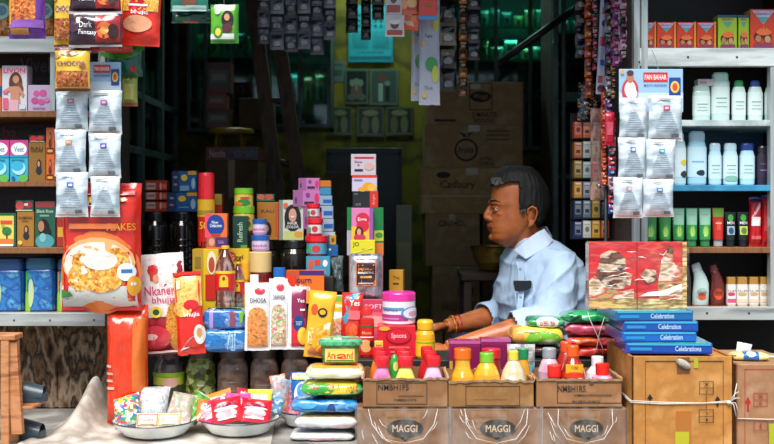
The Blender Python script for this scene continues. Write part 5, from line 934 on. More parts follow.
# ================================================================ packet stack left of the cartons
def kk(lab, r, base, dec, seed, d=.115, Y=2.90, **k):
    K('food_packet', lab, 'packet', r, Y, d, FN(base), dec, z=ST['z'], seed=seed, full=7, wr=.09, **k); ST['z'] += (r[3]-r[1])*Y/F*.93
ST = {'z': .7605}
kk('white packet, bottom of the stack left of the cartons', (289, 434, 354, 447), '#e6e4e2', [('r', .3, .3, .7, .5, FO('#e0a8b8')), ('r', .1, .9, .96, 1, FO('#8aa0b8')), ('p', [(0, .2), (.06, .5), (0, .8)], FO('#e0301c'))], 131)
kk('orange topped white packet, second from the bottom of the stack', (294, 417, 357, 434), '#e8e6e4', [('r', .1, .78, .97, 1, FD('#e8902c', '#f0c070', '#e8d8b0', s=200)), ('r', .15, .2, .95, .3, FO('#d8d0d8')), ('r', .6, .32, .99, .4, FO('#e8b0a8'))], 132)
kk('shiny blue packet in the middle of the stack', (290, 400, 359, 418), '#1478c0', [('e', .6, .4, .06, .2, FO('#1c4a8a')), ('r', .02, .0, .96, .2, FO('#1a8a9a')), ('e', .25, .6, .16, .14, FO('#4aa8e0'))], 133)
kk('green and yellow packet with red lettering in the upper stack', (300, 383, 363.5, 401), '#2a9a30', [('r', .0, .38, 1, 1, FO('#f0d838')), ('e', .28, .55, .26, .25, FO('#3aa840')), ('t', 'DABUR', .22, .62, .20, .20, FO('#e0205a')), ('t', 'NAMAK', .52, .60, .22, .20, FO('#e0205a')), ('t', 'AHAR', .82, .58, .18, .20, FO('#e0205a')), ('r', .3, .05, .9, .16, FO('#1c7a2a'))], 134)
kk('cream packet with orange ends, topmost of the stack', (305, 367, 364, 384), '#f0e2b8', [('r', .02, .72, .98, 1, FO('#f0a840')), ('r', .46, .2, .56, .32, FO('#5a4a30')), ('r', .05, .35, .9, .45, FO('#f4ecd0'))], 135)
zz = ST['z']
t = empty('takeaway_tub', 'clear tub with green lid and yellow label on the packet stack', 'tub', (WX(340, 2.92), 2.958, zz+.001))
mb = MB(); w2 = .054; hh = 24*2.92/F
mb.lathe([(.88*w2, 0), (.92*w2, .004), (1.0*w2, hh*.70), (1.04*w2, hh*.74)], noisy(['#3a5a2c', '#5a7a3a', '#8a9a4a'], 30, .12, .8, .1), n=32, e=4, sy=.75)
mb.decals([('r', .18, .1, .80, .9, PL('#e8d060')), ('t', 'Anand', .5, .5, .44, .45, PR('#d8281c')), ('r', .25, .14, .75, .22, PR('#4a7a2c'))], cyl(w2*.98, 0, hh*.68, 110, .75, 4), 1, 1, n=8); mb.build('tub_body', t)
mb = MB(); mb.lathe([(1.05*w2, hh*.74), (1.12*w2, hh*.76), (1.12*w2, hh*.90), (.98*w2, hh*.99), (.8*w2, hh*.96), (.01, hh*.96)], noisy(['#3a9a60', '#5ab884', '#2a7a48', '#a8d8b8'], 20, .15, .8, .15), n=32, e=4, sy=.75); tag(mb.build('lid', t), 'wavy green lid')
P('detergent_packet', 'blue detergent packet standing left of the packet stack', 'packet', (290, 373, 316, 404), 2.945 if False else 3.085, .03, FO('#1a70c0'), [('e', .5, .5, .36, .3, FO('#e8f0f8')), ('e', .68, .35, .2, .16, FO('#3aa040')), ('r', .08, .84, .6, .98, FO('#f0d860')), ('t', 'RIN', .4, .91, .3, .08, K_), ('e', .45, .6, .2, .15, FO('#58a0e0'))], seed=137, wr=.2, z=.7606+.03, rot=(-.05, 0, 0))
# ================================================================ goods on the right shelf
q47, q119, q184, q247, q307 = WZ(48, YL+.005)+.0005, WZ(120, YL+.005)+.0005, WZ(185, YL+.005)+.0005, WZ(247.5, YL+.005)+.0005, WZ(307.5, YL+.005)+.0005
gl = lambda c='#d8401c': [('p', [(.06, .96), (.94, .96), (.5, .62)], PR('#c8c0e0')), ('t', 'Glucon-C', .5, .89, .66, .09, PR('#a82a5a')), ('p', [(.26, .80), (.74, .80), (.5, .64)], PR('#58a8a8')), ('e', .30, .31, .17, .12, PR('#2a1410')), ('e', .30, .27, .12, .09, PR('#c07a50')), ('e', .66, .29, .16, .11, PR('#3a1c14')), ('e', .66, .25, .12, .09, PR('#d0946a')), ('p', [(.44, .40), (.5, .58), (.56, .40)], PR('#f09038')), ('p', [(.25, .46), (.42, .54), (.36, .42)], PR('#f09038')), ('p', [(.75, .46), (.58, .54), (.64, .42)], PR('#f09038')), ('r', .12, .02, .88, .15, PR('#8a3a5a')), ('e', .5, .42, .3, .08, PR('#f07030'))]
for i, (x0, x1) in enumerate(((641, 655.5), (657, 675.5), (677, 695.5), (697, 715.5))):
    B('glucose_box', 'red and orange glucose box on the top right shelf, %s' % ('half hidden at the post', 'second from the left', 'third from the left', 'beside the green box')[i], 'box', (x0, 22, x1, 47.5), Y1, .05, PR('#dc3a14'), gl() + [('r', .9, 0, 1, 1, PR('#e8902a'))], z=q47, sidem=PR('#e89a30'), group='red glucose boxes')
for i, r in enumerate(((718, 15, 737, 47.5), (738.5, 15, 749, 47.5))):
    B('glucose_box', ('lime green glucose box with blue top on the top right shelf', 'narrow lime green glucose box between the green and the large red box')[i], 'box', r, Y1, .05, PR('#a8c820'), [('r', 0, .92, 1, 1, PR('#1c4a6a'))] + gl()[1:] , z=q47, sidem=PR('#7a9a1c'), topm=PR('#1c4a6a'))
B('glucose_box', 'large red glucose box at the right end of the top shelf', 'box', (750.5, 9, 776, 47.5), Y1-.005, .06, PR('#e0401a'), gl(), z=q47, sidem=PR('#e89a30'))
wht = PL('#c8e0d8')
def lotion(r, lab, capc, z, body='#c4dcd4', prof=None, lab_=(.985, .15, .70, None), dec=(), Y=Y1+.0, kind='lotion_bottle', group='pale lotion bottles', capw=.62, e=2.6, lid=True):
    prof = prof or [(.86, 0), (.96, .03), (1.0, .3), (.97, .70), (.80, .82), (.74, .84)]
    bottle(kind, lab, 'bottle', r, Y, prof, PL(body), ([(capw, .83), (capw+.04, .84), (capw+.02, .96), (capw-.15, 1), (.01, 1)], PL(capc)) if lid else None, dec, (lab_[0], lab_[1], lab_[2], lab_[3] or PL(mixh(body, '#ffffff', .35))), z=z, group=group, e=e, sy=.6, lidrib=0)
dl = [('r', .3, .55, .7, .6, PR('#8ab0a8')), ('r', .35, .4, .65, .43, PR('#9ac0b8')), ('r', .3, .25, .7, .28, PR('#9ac0b8'))]
lotion((694, 85, 711.5, 120), 'pale green talc bottle with flat top on the second right shelf, leftmost', '#a8c0b8', q119, dec=dl, capw=.9, prof=[(.9, 0), (.98, .03), (.98, .80), (.9, .84)])
B('soap_box', 'pale flat box lying on the leftmost talc bottle', 'box', (698, 79, 715, 85), Y1+.005, .04, PR('#c8bcb8'), [('r', .1, .3, .5, .7, PR('#b09090'))], z=q119+35*Y1/F+.0006)
lotion((712.5, 72, 731, 120), 'tall pale green bottle with square shoulders on the second right shelf', '#b8d8cc', q119, dec=dl, capw=.85, prof=[(.9, 0), (.98, .03), (1, .80), (.88, .84)])
lotion((733, 80, 747, 120), 'white bottle with green cap on the second right shelf', '#3a9a50', q119, body='#cfe6e0', dec=dl)
lotion((749, 80, 764, 120), 'white bottle with blue cap on the second right shelf', '#3a4a9a', q119, body='#cfe6e0', dec=dl)
lotion((766, 80, 781, 120), 'white bottle with teal cap cut by the right picture edge', '#2a8a9a', q119, body='#cfe6e0', dec=dl)
lotion((674, 132, 687, 185), 'white bottle with yellow spot behind the right hanging sachets', '#c8d8d8', q184, body='#c0dce0', dec=[('e', .7, .5, .2, .1, PR('#d8c83a')), ('e', .7, .1, .2, .12, PR('#3a2a20'))])
lotion((688.5, 131, 708, 185), 'large ice blue bottle with dark spot at its foot on the third right shelf', '#b8dce8', q184, body='#a8d4e4', dec=[('e', .6, .14, .14, .10, PR('#1c2a3a')), ('r', .3, .5, .7, .54, PR('#7ab0c8'))], capw=.8)
lotion((709.5, 143, 722.5, 185), 'slim ice blue bottle with round top on the third right shelf', '#c0e0ea', q184, body='#b4dae6', dec=dl, capw=.8)
lotion((724, 143, 739, 185), 'slim white bottle with green foot on the third right shelf', '#c8e4ec', q184, body='#bcdfe8', dec=dl + [('e', .5, .02, .3, .12, PR('#8ab8a0'))], capw=.8)
lotion((741, 143, 756, 185), 'white bottle with dark blue cap on the third right shelf', '#1c3a8a', q184, body='#b4dce8', dec=dl, capw=.86)
lotion((758, 146, 771, 185), 'dark purple bottle at the right end of the third shelf', '#2a2230', q184, body='#2c2434', dec=[('r', .3, .3, .7, .36, PR('#8a6aa8')), ('r', .3, .6, .7, .64, PR('#6a6070'))], lab_=(.985, .2, .75, PL('#34283c')), capw=.85)
# tubes standing on their caps (row four)
def tube_(r, lab, body, capc, dec=(), z=q247, group='green face wash tubes'):
    cx, zb, w_, h = rect(r, Y1+.005, z); t = empty('cosmetic_tube', lab, 'tube', (cx, Y1+.02, zb), group=group)
    c = MB(); c.lathe([(w_*.34, 0), (w_*.38, .002), (w_*.38, h*.17), (w_*.34, h*.18)], PL(capc), n=20, sy=.7); c.build('cap', t)
    b = MB()
    def fn(u, v):
        a = 2*PI*u; k = 1-v; return ((w_*.5*(.86+.14*v))*math.cos(a)*(1), (w_*.34*(k**.8)+.0012)*math.sin(a), h*.18+h*.82*v)
    b.grid(fn, 24, 10, PL(body), True, cu=True)
    b.decals(dec, lambda u, v, o: ((u-.5)*w_*.9*(.86+.14*v), -((w_*.34*((1-v)**.8)+.0012)*math.sqrt(max(.05, 1-(2*u-1)**2*.85)))-o, h*.18+h*.82*v), w_, h, n=6); b.build('tube_body', t)
grt = lambda l: [('r', .02, .45, .98, .98, PR('#a0d4b8' if l > 1 else '#3a8a40')), ('r', .02, .02, .98, .47, PR('#2f9a44')), ('e', .5, .25, .3, .16, PR('#8ac04a')), ('p', [(.3, .1), (.42, .5), (.5, .1)], PR('#b8e07a')), ('p', [(.45, .1), (.62, .55), (.66, .1)], PR('#a0d860')), ('r', .2, .8, .8, .85, PR('#a8d0a8'))]
tb_ = [((643, 209, 658.5, 247.5), '#2f8a34', '#2a7a2c', 'green tube left of the row, near the post'), ((659.5, 209, 672.5, 247.5), '#3a9a3c', '#2a7a2c', 'second green tube in the row behind the red gift pack'), ((673.5, 208, 686, 247.5), '#58b080', '#2a8a4a', 'pale topped green tube, third in the row'), ((687, 208, 699, 247.5), '#4aa878', '#2a8a4a', 'pale topped green tube, fourth in the row'), ((700, 208, 712.5, 247.5), '#4aa878', '#2a8a4a', 'pale topped green tube beside the red one')]
for i, (r, b, c, lab) in enumerate(tb_): tube_(r, lab, b, c, grt(i))
tube_((713.5, 208, 725.5, 247.5), 'red tube with green top and silver cap', '#c82a1c', '#a8a8a8', [('r', .0, .72, 1, 1, PR('#7aa82c')), ('r', .3, .3, .7, .6, PR('#e05030')), ('r', .2, .5, .8, .54, PR('#f0c0a0'))])
for i, r in enumerate(((726, 212, 737.5, 247.5), (738.5, 212, 750.5, 247.5))):
    tube_(r, ('black tube with green leaf and white label, left of two', 'black tube with green leaf and white label, right of two')[i], '#14181a', '#101214', [('e', .5, .8, .28, .12, PR('#4ab03a')), ('t', 'MEN', .5, .62, .7, .1, W_), ('r', .1, .2, .9, .5, PR(('#a8c0d0', '#c8d860')[i])), ('e', .5, .34, .28, .12, PR(('#2a4a6a', '#5a7a2c')[i]))], group='black face wash tubes')
P('soap_packet', 'red and white packet at the right of the tubes', 'packet', (750.5, 197, 763, 247.5), Y1+.01, .03, FO('#d01c28'), [('r', .1, .42, .8, .6, W_), ('p', [(.1, .6), (.8, .9), (.8, .8), (.1, .5)], FO('#f0c0c8')), ('r', .1, .15, .9, .22, FO('#f06a70')), ('r', 0, .92, 1, 1, FO('#1c3a8a'))], z=q247, seed=141, wr=.2)
P('soap_packet', 'bright red packet against the right post', 'packet', (763.5, 195, 770, 247.5), Y1+.01, .03, FO('#d8202c'), [('r', .2, .3, .7, .6, FO('#e84a50')), ('r', 0, .94, 1, 1, FO('#1c3a8a'))], z=q247, seed=142, wr=.2)
# bottom row: slanted necks, gold lidded bottles
def slant(r, lab, body, lbl, capc, Y=Y1):
    cx, zb, w_, h = rect(r, Y, q307); t = empty('toilet_cleaner_bottle', lab, 'bottle', (cx, Y+.02, zb))
    b = MB(); W2 = w_*.5; n = 18
    # path of centres: upright body, neck bending to the left
    path = [(.05, 0, .80, .5), (.05, .03, .88, .55), (.08, .30, .90, .55), (.16, .52, .84, .5), (.10, .66, .66, .45), (-.08, .76, .50, .42), (-.22, .84, .42, .38)]
    path = [(.05+.0, 0, .72), (.06, .03, .80), (.10, .30, .80), (.14, .52, .74), (.04, .66, .60), (-.14, .78, .46), (-.22, .83, .42)]
    vs_ = []
    for (x, v, rr) in path:
        tl = max(0, (v-.55))*1.2
        for i in range(n):
            a = 2*PI*i/n; vs_.append((W2*(x+rr*math.cos(a)), W2*.6*rr*math.sin(a), h*v + W2*rr*math.cos(a)*tl))
    b.add(vs_, [(k*n+i, k*n+(i+1) % n, (k+1)*n+(i+1) % n, (k+1)*n+i) for k in range(len(path)-1) for i in range(n)] + [tuple(range(n))[::-1], tuple((len(path)-1)*n+i for i in range(n))], PL(body), True)
    b.decals([('e', .5, .28, .30, .14, PR(lbl)), ('e', .5, .22, .2, .08, PR('#d8501c')), ('t', 'Classic', .5, .32, .46, .07, PR('#5a1c14')), ('t', 'Cherry', .5, .26, .4, .06, PR('#5a1c14'))], lambda u, v, o: ((u-.5)*w_*.95+W2*.1, -W2*.6*.8*math.sqrt(max(.1, 1-(2*u-1)**2*.8))-o, h*v), 1, 1, n=6)
    b.build('bottle_body', t)
    c = MB(); vs_ = []
    for (x, v, rr) in ((-.22, .82, .46), (-.40, .96, .40), (-.42, .985, .30)):
        for i in range(n):
            a = 2*PI*i/n; vs_.append((W2*(x+rr*math.cos(a)), W2*.6*rr*math.sin(a), h*v + W2*rr*math.cos(a)*.36))
    c.add(vs_, [(k*n+i, k*n+(i+1) % n, (k+1)*n+(i+1) % n, (k+1)*n+i) for k in range(2) for i in range(n)] + [tuple(2*n+i for i in range(n))], PL(capc), True); c.build('cap', t)
slant((691, 263, 712, 307.5), 'white toilet cleaner bottle with bent neck on the bottom right shelf', '#c8dcd8', '#a8c0b8', '#e0e8e8')
slant((709.5, 264, 727.5, 307.5), 'dark red toilet cleaner bottle with bent neck on the bottom right shelf', '#6a241c', '#a83a24', '#7a3028')
lotion((680, 265, 691.5, 307.5), 'dark bottle in the shadow left of the white toilet cleaner', '#2a1c1a', q307, body='#241a1a', dec=[('t', 'Cherry', .5, .4, .6, .1, PR('#7a3a2a'))], lab_=(.985, .2, .7, PL('#2c2020')), group=None)
for i, (x0, x1, bc) in enumerate(((727.5, 736.5, '#e8b0b8'), (737.5, 748.5, '#dcdcd0'), (749.5, 759.5, '#d8dccf'), (760.5, 770, '#d8dccf'))):
    bottle('talc_bottle', 'white bottle with gold lid on the bottom right shelf, ' + ('with a pink label', 'second of four', 'third of four', 'last beside the post')[i], 'bottle', (x0, 277, x1, 307.5), Y1, [(.95, 0), (1, .03), (1, .72), (.96, .75)], PL('#dcd8cc'), ([(.92, .75), (.96, .76), (.96, .96), (.9, 1), (.01, 1)], PL('#b8863a')), [('e', .45, .55, .2, .1, PR('#c83a6a' if i == 0 else '#c8a070')), ('r', .2, .1, .8, .3, PR('#e04a7a' if i == 0 else '#e0c8b0')), ('t', 'Lux', .5, .75, .5, .1, PR('#8a5a5a'))], (1.0, .06, .70, PL('#e4e0d8')), z=q307, cap='lid', e=4, sy=.8, group='gold lidded talc bottles', lidrib=0)

# ================================================================ hanging goods, right
card((619, 69, 683, 112), NEAR+.035, 'pale blue display card behind the right hanging sachets')
for a, b, c in ((626, 640, 63), (659, 652, 50)):
    string('cord', 'thin wire looping from the shelf post to the %s of the right card' % ('left' if a < 630 else 'right'), [hung(a, 72, NEAR+.034), hung((a+b)/2+1, (72+c)/2, NEAR+.09), hung(b, c, 3.193)], .0009, M('#8a8a84', .4, metal=.5))
r6 = ['#d8d8e8', '#c84a5a', '#3a5ab0', '#3a9ac0', '#c8a8b0', '#2a8ab0']
for i, (r, d) in enumerate([((620, 97, 648, 141), 'top row, left column'), ((649, 95, 684, 141), 'top row, right column'), ((619, 137, 647, 181), 'middle row, left column'), ((647, 139, 677, 181), 'middle row, right column'), ((614, 177, 644, 218), 'bottom row, left column'), ((644, 179, 675, 217), 'bottom row, right column')]):
    sachet(r, 'silver sachet of the right hanging group, ' + d, NEAR - .012*(i//2), i+13, r6[i], 'silver sachets hanging at the right')
# vertical strips in front of the right cabinet
def strip(px, w_, y0, y1, Y, cols, lab, n=None, sway=.0, name='sachet_strip', t=.014, cat='sachet strip', seed=0, group='strips of small sachets hanging right of the man'):
    mb = MB(); W = w_*Y/F; z1, z0 = WZ(y0, Y), WZ(y1, Y); H = z1-z0; n = n or max(2, int(H/(W*1.15))); hh = H/n; rr = random.Random(seed+px)
    for k in range(n):
        c = cols[k % len(cols)]; zz = k*hh; xo = sway*math.sin(k*1.3+seed)*W
        b = len(mb.v)
        sub = pouch_mesh(W, hh*1.0, t, FO(c), [('r', .12, .55, .88, .82, FO(cols[(k+1) % len(cols)])), ('e', .5, .32, .26, .16, FO(mixh(c, '#ffffff', .5))), ('r', .2, .16, .8, .2, FO(mixh(c, '#000000', .5)))], seed=seed+k*1.7+px, n=6, seal=.07, wr=.35)
        for i_, f in enumerate(sub.f):
            pass
        off = len(mb.v); yo = rr.uniform(-.004, .004)
        mb.v += [(x+xo, y+yo, z+zz) for x, y, z in sub.v]
        for f, m_, s_2 in zip(sub.f, sub.m, sub.sm):
            mb.f.append(tuple(i_+off for i_ in f)); mb.m.append(mb.mi(sub.mats[m_])); mb.sm.append(s_2)
    return tag(mb.build(name, loc=(WX(px, Y), Y, z0)), lab, cat, group)
YS = 3.42
strip(581, 12, -22, 58, 3.5, ['#14161c', '#2a1c3a', '#1c1c20', '#3a1c1c'], 'short dark sachet strip hanging furthest left of the right hand strips', seed=1)
strip(588.5, 8, -22, 97, 3.46, ['#c84a1c', '#7a2410', '#e06a20', '#5a1c10'], 'orange red sachet strip left of the narrow pale strip', seed=2)
strip(602, 9, -20, 92, 3.40, ['#c8c8e0', '#a83a4a', '#8a9ac8', '#d0d0e0'], 'pale lilac and red strip of folded packets', seed=3, n=3) if False else None
P('ribbon_packet', 'long narrow pale packet with red and blue print, hanging among the strips', 'packet', (596, -20, 606, 94), 3.40, .012, FO('#b8b8d0'), [('r', .1, .1, .6, .16, FO('#a83a4a')), ('r', .2, .25, .8, .3, FO('#3a5ab0')), ('r', .1, .42, .8, .5, FO('#c83a50')), ('e', .5, .62, .3, .03, FO('#3a3a6a')), ('r', .2, .7, .8, .76, FO('#a83a4a')), ('e', .5, .05, .4, .03, FO('#6a1c2a'))], seed=4, rot=(0, .05, 0), wr=.2)
strip(609, 9, -22, 120, 3.38, ['#1c1420', '#6a2a7a', '#2a2a2a', '#8a8a9a', '#3a1c1c'], 'black and violet sachet strip next to the pale strip', seed=5)
strip(616.5, 8, -22, 66, 3.34, ['#a83a8a', '#4a2a6a', '#c84a90', '#2a1c2a'], 'magenta sachet strip near the shelf post', seed=6)
strip(624, 8, -22, 60, 3.31, ['#4a2a3a', '#d0a8b8', '#7a2a6a', '#1c1c22'], 'mauve and black sachet strip near the shelf post', seed=7)
strip(631, 6, -22, 56, 3.29, ['#2a2430', '#8a7a3a', '#5a2a5a'], 'dark sachet strip touching the shelf post', seed=8)
strip(612, 8, 118, 214, 3.36, ['#2a5aa0', '#c82a3a', '#3a3a4a', '#e0a0a8'], 'blue and red sachet strip left of the right hanging sachets', seed=9)
strip(604, 6, 92, 186, 3.39, ['#d84a2a', '#e87a40', '#a82a1c'], 'narrow red orange strip below the pale narrow packet', seed=10)
for k, (r, c, l) in enumerate((((579, 82, 597, 100), '#1c1a2c', 'upper'), ((578, 98, 600, 120), '#201c1c', 'lower'))):
    P('bead_packet', 'clear packet of black and coloured beads, %s of two, right of the cabinet' % l, 'packet', r, 3.47, .03, noisy(['#0f0f14', '#1c1a28', '#3a6a8a', '#14121a', '#c8803a', '#141418'], 170, .2, .8, .3, vor=True, cons=True), [], seed=150+k, wr=.3)
P('clear_pouch', 'long clear pouch with pinkish contents hanging beside the metal pole', 'pouch', (591, 108, 608, 200), 3.44, .02, film_mat('pink_film', .5, 16, (2, 1, .6), '#d8a8a0'), [('r', .55, .45, .8, 1, FO('#a84a3a'))], seed=153, wr=.4)
P('snack_packet', 'small bright red packet hanging left of the right sachets', 'packet', (605, 112, 615, 145), 3.33, .015, FO('#d02038'), [('r', .2, .3, .8, .7, FO('#e8607a'))], seed=154)
strip(595, 5, -22, 70, 3.43, ['#c83a5a', '#1c1418', '#e0788a', '#3a1420'], 'thin rose and black strip behind the pale narrow packet', seed=11)
strip(620.5, 4.5, -22, 62, 3.325, ['#d890b0', '#5a1c3a', '#c8b8c8'], 'thin pink strip between the magenta and mauve strips', seed=12)
strip(627.8, 4, -22, 40, 3.30, ['#c02a4a', '#e8c0c8', '#2a1c24'], 'thin crimson strip beside the mauve strip', seed=13)
strip(613, 5, -22, 100, 3.36, ['#2c2420', '#b88a3a', '#1c1816', '#8a2a2a'], 'thin black and ochre strip right of the violet strip', seed=14)
# small boxed goods in a wall dispenser
rr = random.Random(4)
pal = [['#1c2c5a', '#b8b8b0', '#d0901c', '#c8582c'], ['#b05a28', '#a8b4b0', '#2a8a5a', '#1c2a50'], ['#8a6a2a', '#9aa8a8', '#b02a3a', '#2a3a6a'], ['#b87a2a', '#7a8090', '#c8a030', '#2a4a80'], ['#1c2a4a', '#5a6a7a', '#b89030', '#1c2c5a']]
D0 = 3.50
dr = empty('pocket_rack', 'dark hanging rack of small boxed goods behind the metal pole', 'rack', (WX(592, D0), D0+.05, WZ(240, D0)))
mb = MB(); hw = 19*D0/F
mb.box(-hw, hw, 0, .006, 0, (240-112)*D0/F, M('#14161c', .6)); mb.build('back_board', dr)
for j in range(1, 7):
    mb = MB(); zz = (240-(118+20*j))*D0/F; mb.box(-hw, hw, -.05, 0, zz-.003, zz, M('#14161c', .5)); mb.build('ledge', dr)
for j in range(6):
    yb = 138+20*j
    for i in range(4):
        x0 = 574+9*i; c = pal[j % 5][i] if j else ['#c84a2c', '#c86a4a', '#2a1c1c', '#a8402c'][i]
        B('small_goods_box', 'small %s box in the pocket rack, row %s from the top, %s' % ({'#': 'coloured'}['#'], ('one', 'two', 'three', 'four', 'five', 'six')[j], ('leftmost', 'second from left', 'third from left', 'rightmost')[i]), 'box', (x0, yb-16-rr.random()*2, x0+8.2, yb), D0, .035, PR(c), [('r', .15, .2, .85, .75, PR(mixh(c, '#e8e0d0', .4))), ('r', .15, .82, .85, .94, PR(mixh(c, '#ffffff', .6)))] + ([('e', .5, .5, .25, .16, PR(mixh(c, '#000000', .4)))] if (i+j) % 3 == 0 else [('r', .25, .3, .75, .5, PR(mixh(c, '#000000', .5)))]), z=WZ(240, D0)+(240-yb)*D0/F+.0004, group='small boxed goods in the pocket rack')
t = empty('metal_pole', 'thin upright metal pole with a small clamp beside the pocket rack', 'pole', (WX(606, 3.43), 3.43, .6))
mb = MB(); mb.tube([(0, 0, 0), (0, 0, WZ(60, 3.4)-.6)], .006, M('#6a6c6c', .35, metal=.8), 10); mb.build('pole_shaft', t)
mb = MB(); zz = WZ(186, 3.4)-.6; mb.tube([(-.024, -.012, zz), (0, -.012, zz+.003), (.024, -.012, zz)], .0045, M('#a8a8a8', .3, metal=.8), 8); mb.ell((-.024, -.012, zz), (.007, .006, .008), M('#a8a8a8', .3, metal=.8), 10, 8); mb.ell((.024, -.012, zz), (.007, .006, .008), M('#a8a8a8', .3, metal=.8), 10, 8); mb.build('clamp', t)

# ================================================================ hanging goods, centre top
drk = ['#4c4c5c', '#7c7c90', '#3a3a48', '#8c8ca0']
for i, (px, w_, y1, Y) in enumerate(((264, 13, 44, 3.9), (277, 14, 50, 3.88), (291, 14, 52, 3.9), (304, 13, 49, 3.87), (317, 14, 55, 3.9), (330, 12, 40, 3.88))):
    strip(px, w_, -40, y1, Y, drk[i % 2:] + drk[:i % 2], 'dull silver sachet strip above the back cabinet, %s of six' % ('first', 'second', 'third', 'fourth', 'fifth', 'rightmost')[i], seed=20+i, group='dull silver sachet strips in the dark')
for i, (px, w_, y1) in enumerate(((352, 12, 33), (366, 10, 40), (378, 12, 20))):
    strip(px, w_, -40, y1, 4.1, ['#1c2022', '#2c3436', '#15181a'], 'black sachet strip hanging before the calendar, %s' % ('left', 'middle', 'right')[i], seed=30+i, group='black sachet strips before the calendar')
cof = lambda c: [('r', .1, .08, .9, .3, FO('#a83a2a')), ('e', .5, .55, .22, .2, FO(c)), ('e', .5, .68, .3, .12, FO('#e8d8d0'))]
P('coffee_sachet', 'white and brown coffee sachet, lower left of the lit pair', 'sachet', (385, 15, 404.5, 36.5), 3.3, .008, FO('#d8c8c8'), cof('#5a3a30'), seed=161)
P('coffee_sachet', 'white and brown coffee sachet, upper left of the lit pair', 'sachet', (385, -18, 402, 15), 3.305, .008, FO('#d0c0c4'), cof('#5a3a30'), seed=162)
P('spice_sachet', 'orange sachet right of the white coffee sachets, lower', 'sachet', (397, 13, 418, 29.5), 3.32, .008, FO('#e8501c'), [('p', [(.0, .9), (.6, 1), (.8, .2), (.4, .3)], FO('#f0b890')), ('r', .6, .5, .95, .9, FO('#f07a40'))], seed=163, rot=(0, .12, 0))
P('spice_sachet', 'orange sachet right of the white coffee sachets, upper', 'sachet', (396, -18, 417.5, 14), 3.315, .008, FO('#e8601c'), [('e', .3, .3, .25, .16, FO('#f0a060')), ('e', .75, .35, .25, .16, FO('#f0b070')), ('r', .5, .12, .96, .2, FO('#c82a3a'))], seed=164)
P('spice_sachet', 'bright red sachet with blue foot and green top', 'sachet', (418.5, -18, 437.5, 19.5), 3.3, .01, FO('#e82a14'), [('r', 0, 0, 1, .10, FO('#3a90d0')), ('t', 'Masala', .5, .36, .5, .1, FO('#5a8a2c')), ('e', .5, .62, .3, .1, FO('#f08a20')), ('r', .1, .78, .4, .9, FO('#3a8a2c'))], seed=165)
tz = lambda: [('e', .62, .78, .3, .06, FO('#2f8a3a')), ('e', .8, .68, .16, .09, FO('#b8b82c')), ('t', 'Tata', .45, .56, .4, .025, FO('#2f6a4a')), ('e', .22, .50, .1, .02, FO('#d0a820')), ('e', .6, .33, .3, .06, FO('#2f8a3a')), ('e', .78, .25, .16, .07, FO('#b8b82c')), ('t', 'Tea', .45, .14, .4, .025, FO('#2f6a4a')), ('e', .25, .08, .11, .022, FO('#d0a820'))]
for i, r in enumerate(((411, -18, 425, 101), (419, -18, 440, 105))):
    P('tea_sachet_strip', ('long grey tea sachet strip with green print, left of two', 'long grey tea sachet strip with green print, right of two')[i], 'sachet strip', r, 3.42-.03*i, .012, FO('#a8a8b8'), tz(), seed=170+i, wr=.3)
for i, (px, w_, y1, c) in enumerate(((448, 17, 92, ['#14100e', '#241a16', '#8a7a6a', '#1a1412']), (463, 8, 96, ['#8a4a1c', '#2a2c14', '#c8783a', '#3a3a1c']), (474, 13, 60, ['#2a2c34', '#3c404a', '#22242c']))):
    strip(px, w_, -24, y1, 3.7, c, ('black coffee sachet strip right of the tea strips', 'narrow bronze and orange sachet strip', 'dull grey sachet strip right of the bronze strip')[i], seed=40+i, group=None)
# rails holding the inner strips
for Y, x0, x1, lab in ((3.89, 250, 340, 'dull silver strips'), (4.11, 340, 388, 'black strips before the calendar'), (3.33, 380, 442, 'coffee and tea sachets'), (3.71, 438, 484, 'black and bronze strips'), (3.42, 572, 640, 'strips right of the man')):
    mb = MB(); z_ = WZ(-22 if Y < 3.8 else -38, Y); mb.tube([(WX(x0, Y), 0, 0), (WX(x1, Y), 0, 0)], .006, M('#3a3a38', .5, metal=.6), 8)
    for q in (x0+2, x1-2): mb.tube([(WX(q, Y), 0, 0), (WX(q, Y), 0, 2.745-z_)], .003, M('#3a3a38', .5, metal=.6), 6)
    tag(mb.build('hanging_rail', loc=(0, Y+.012, z_)), 'thin dark rail holding the ' + lab, 'rail')

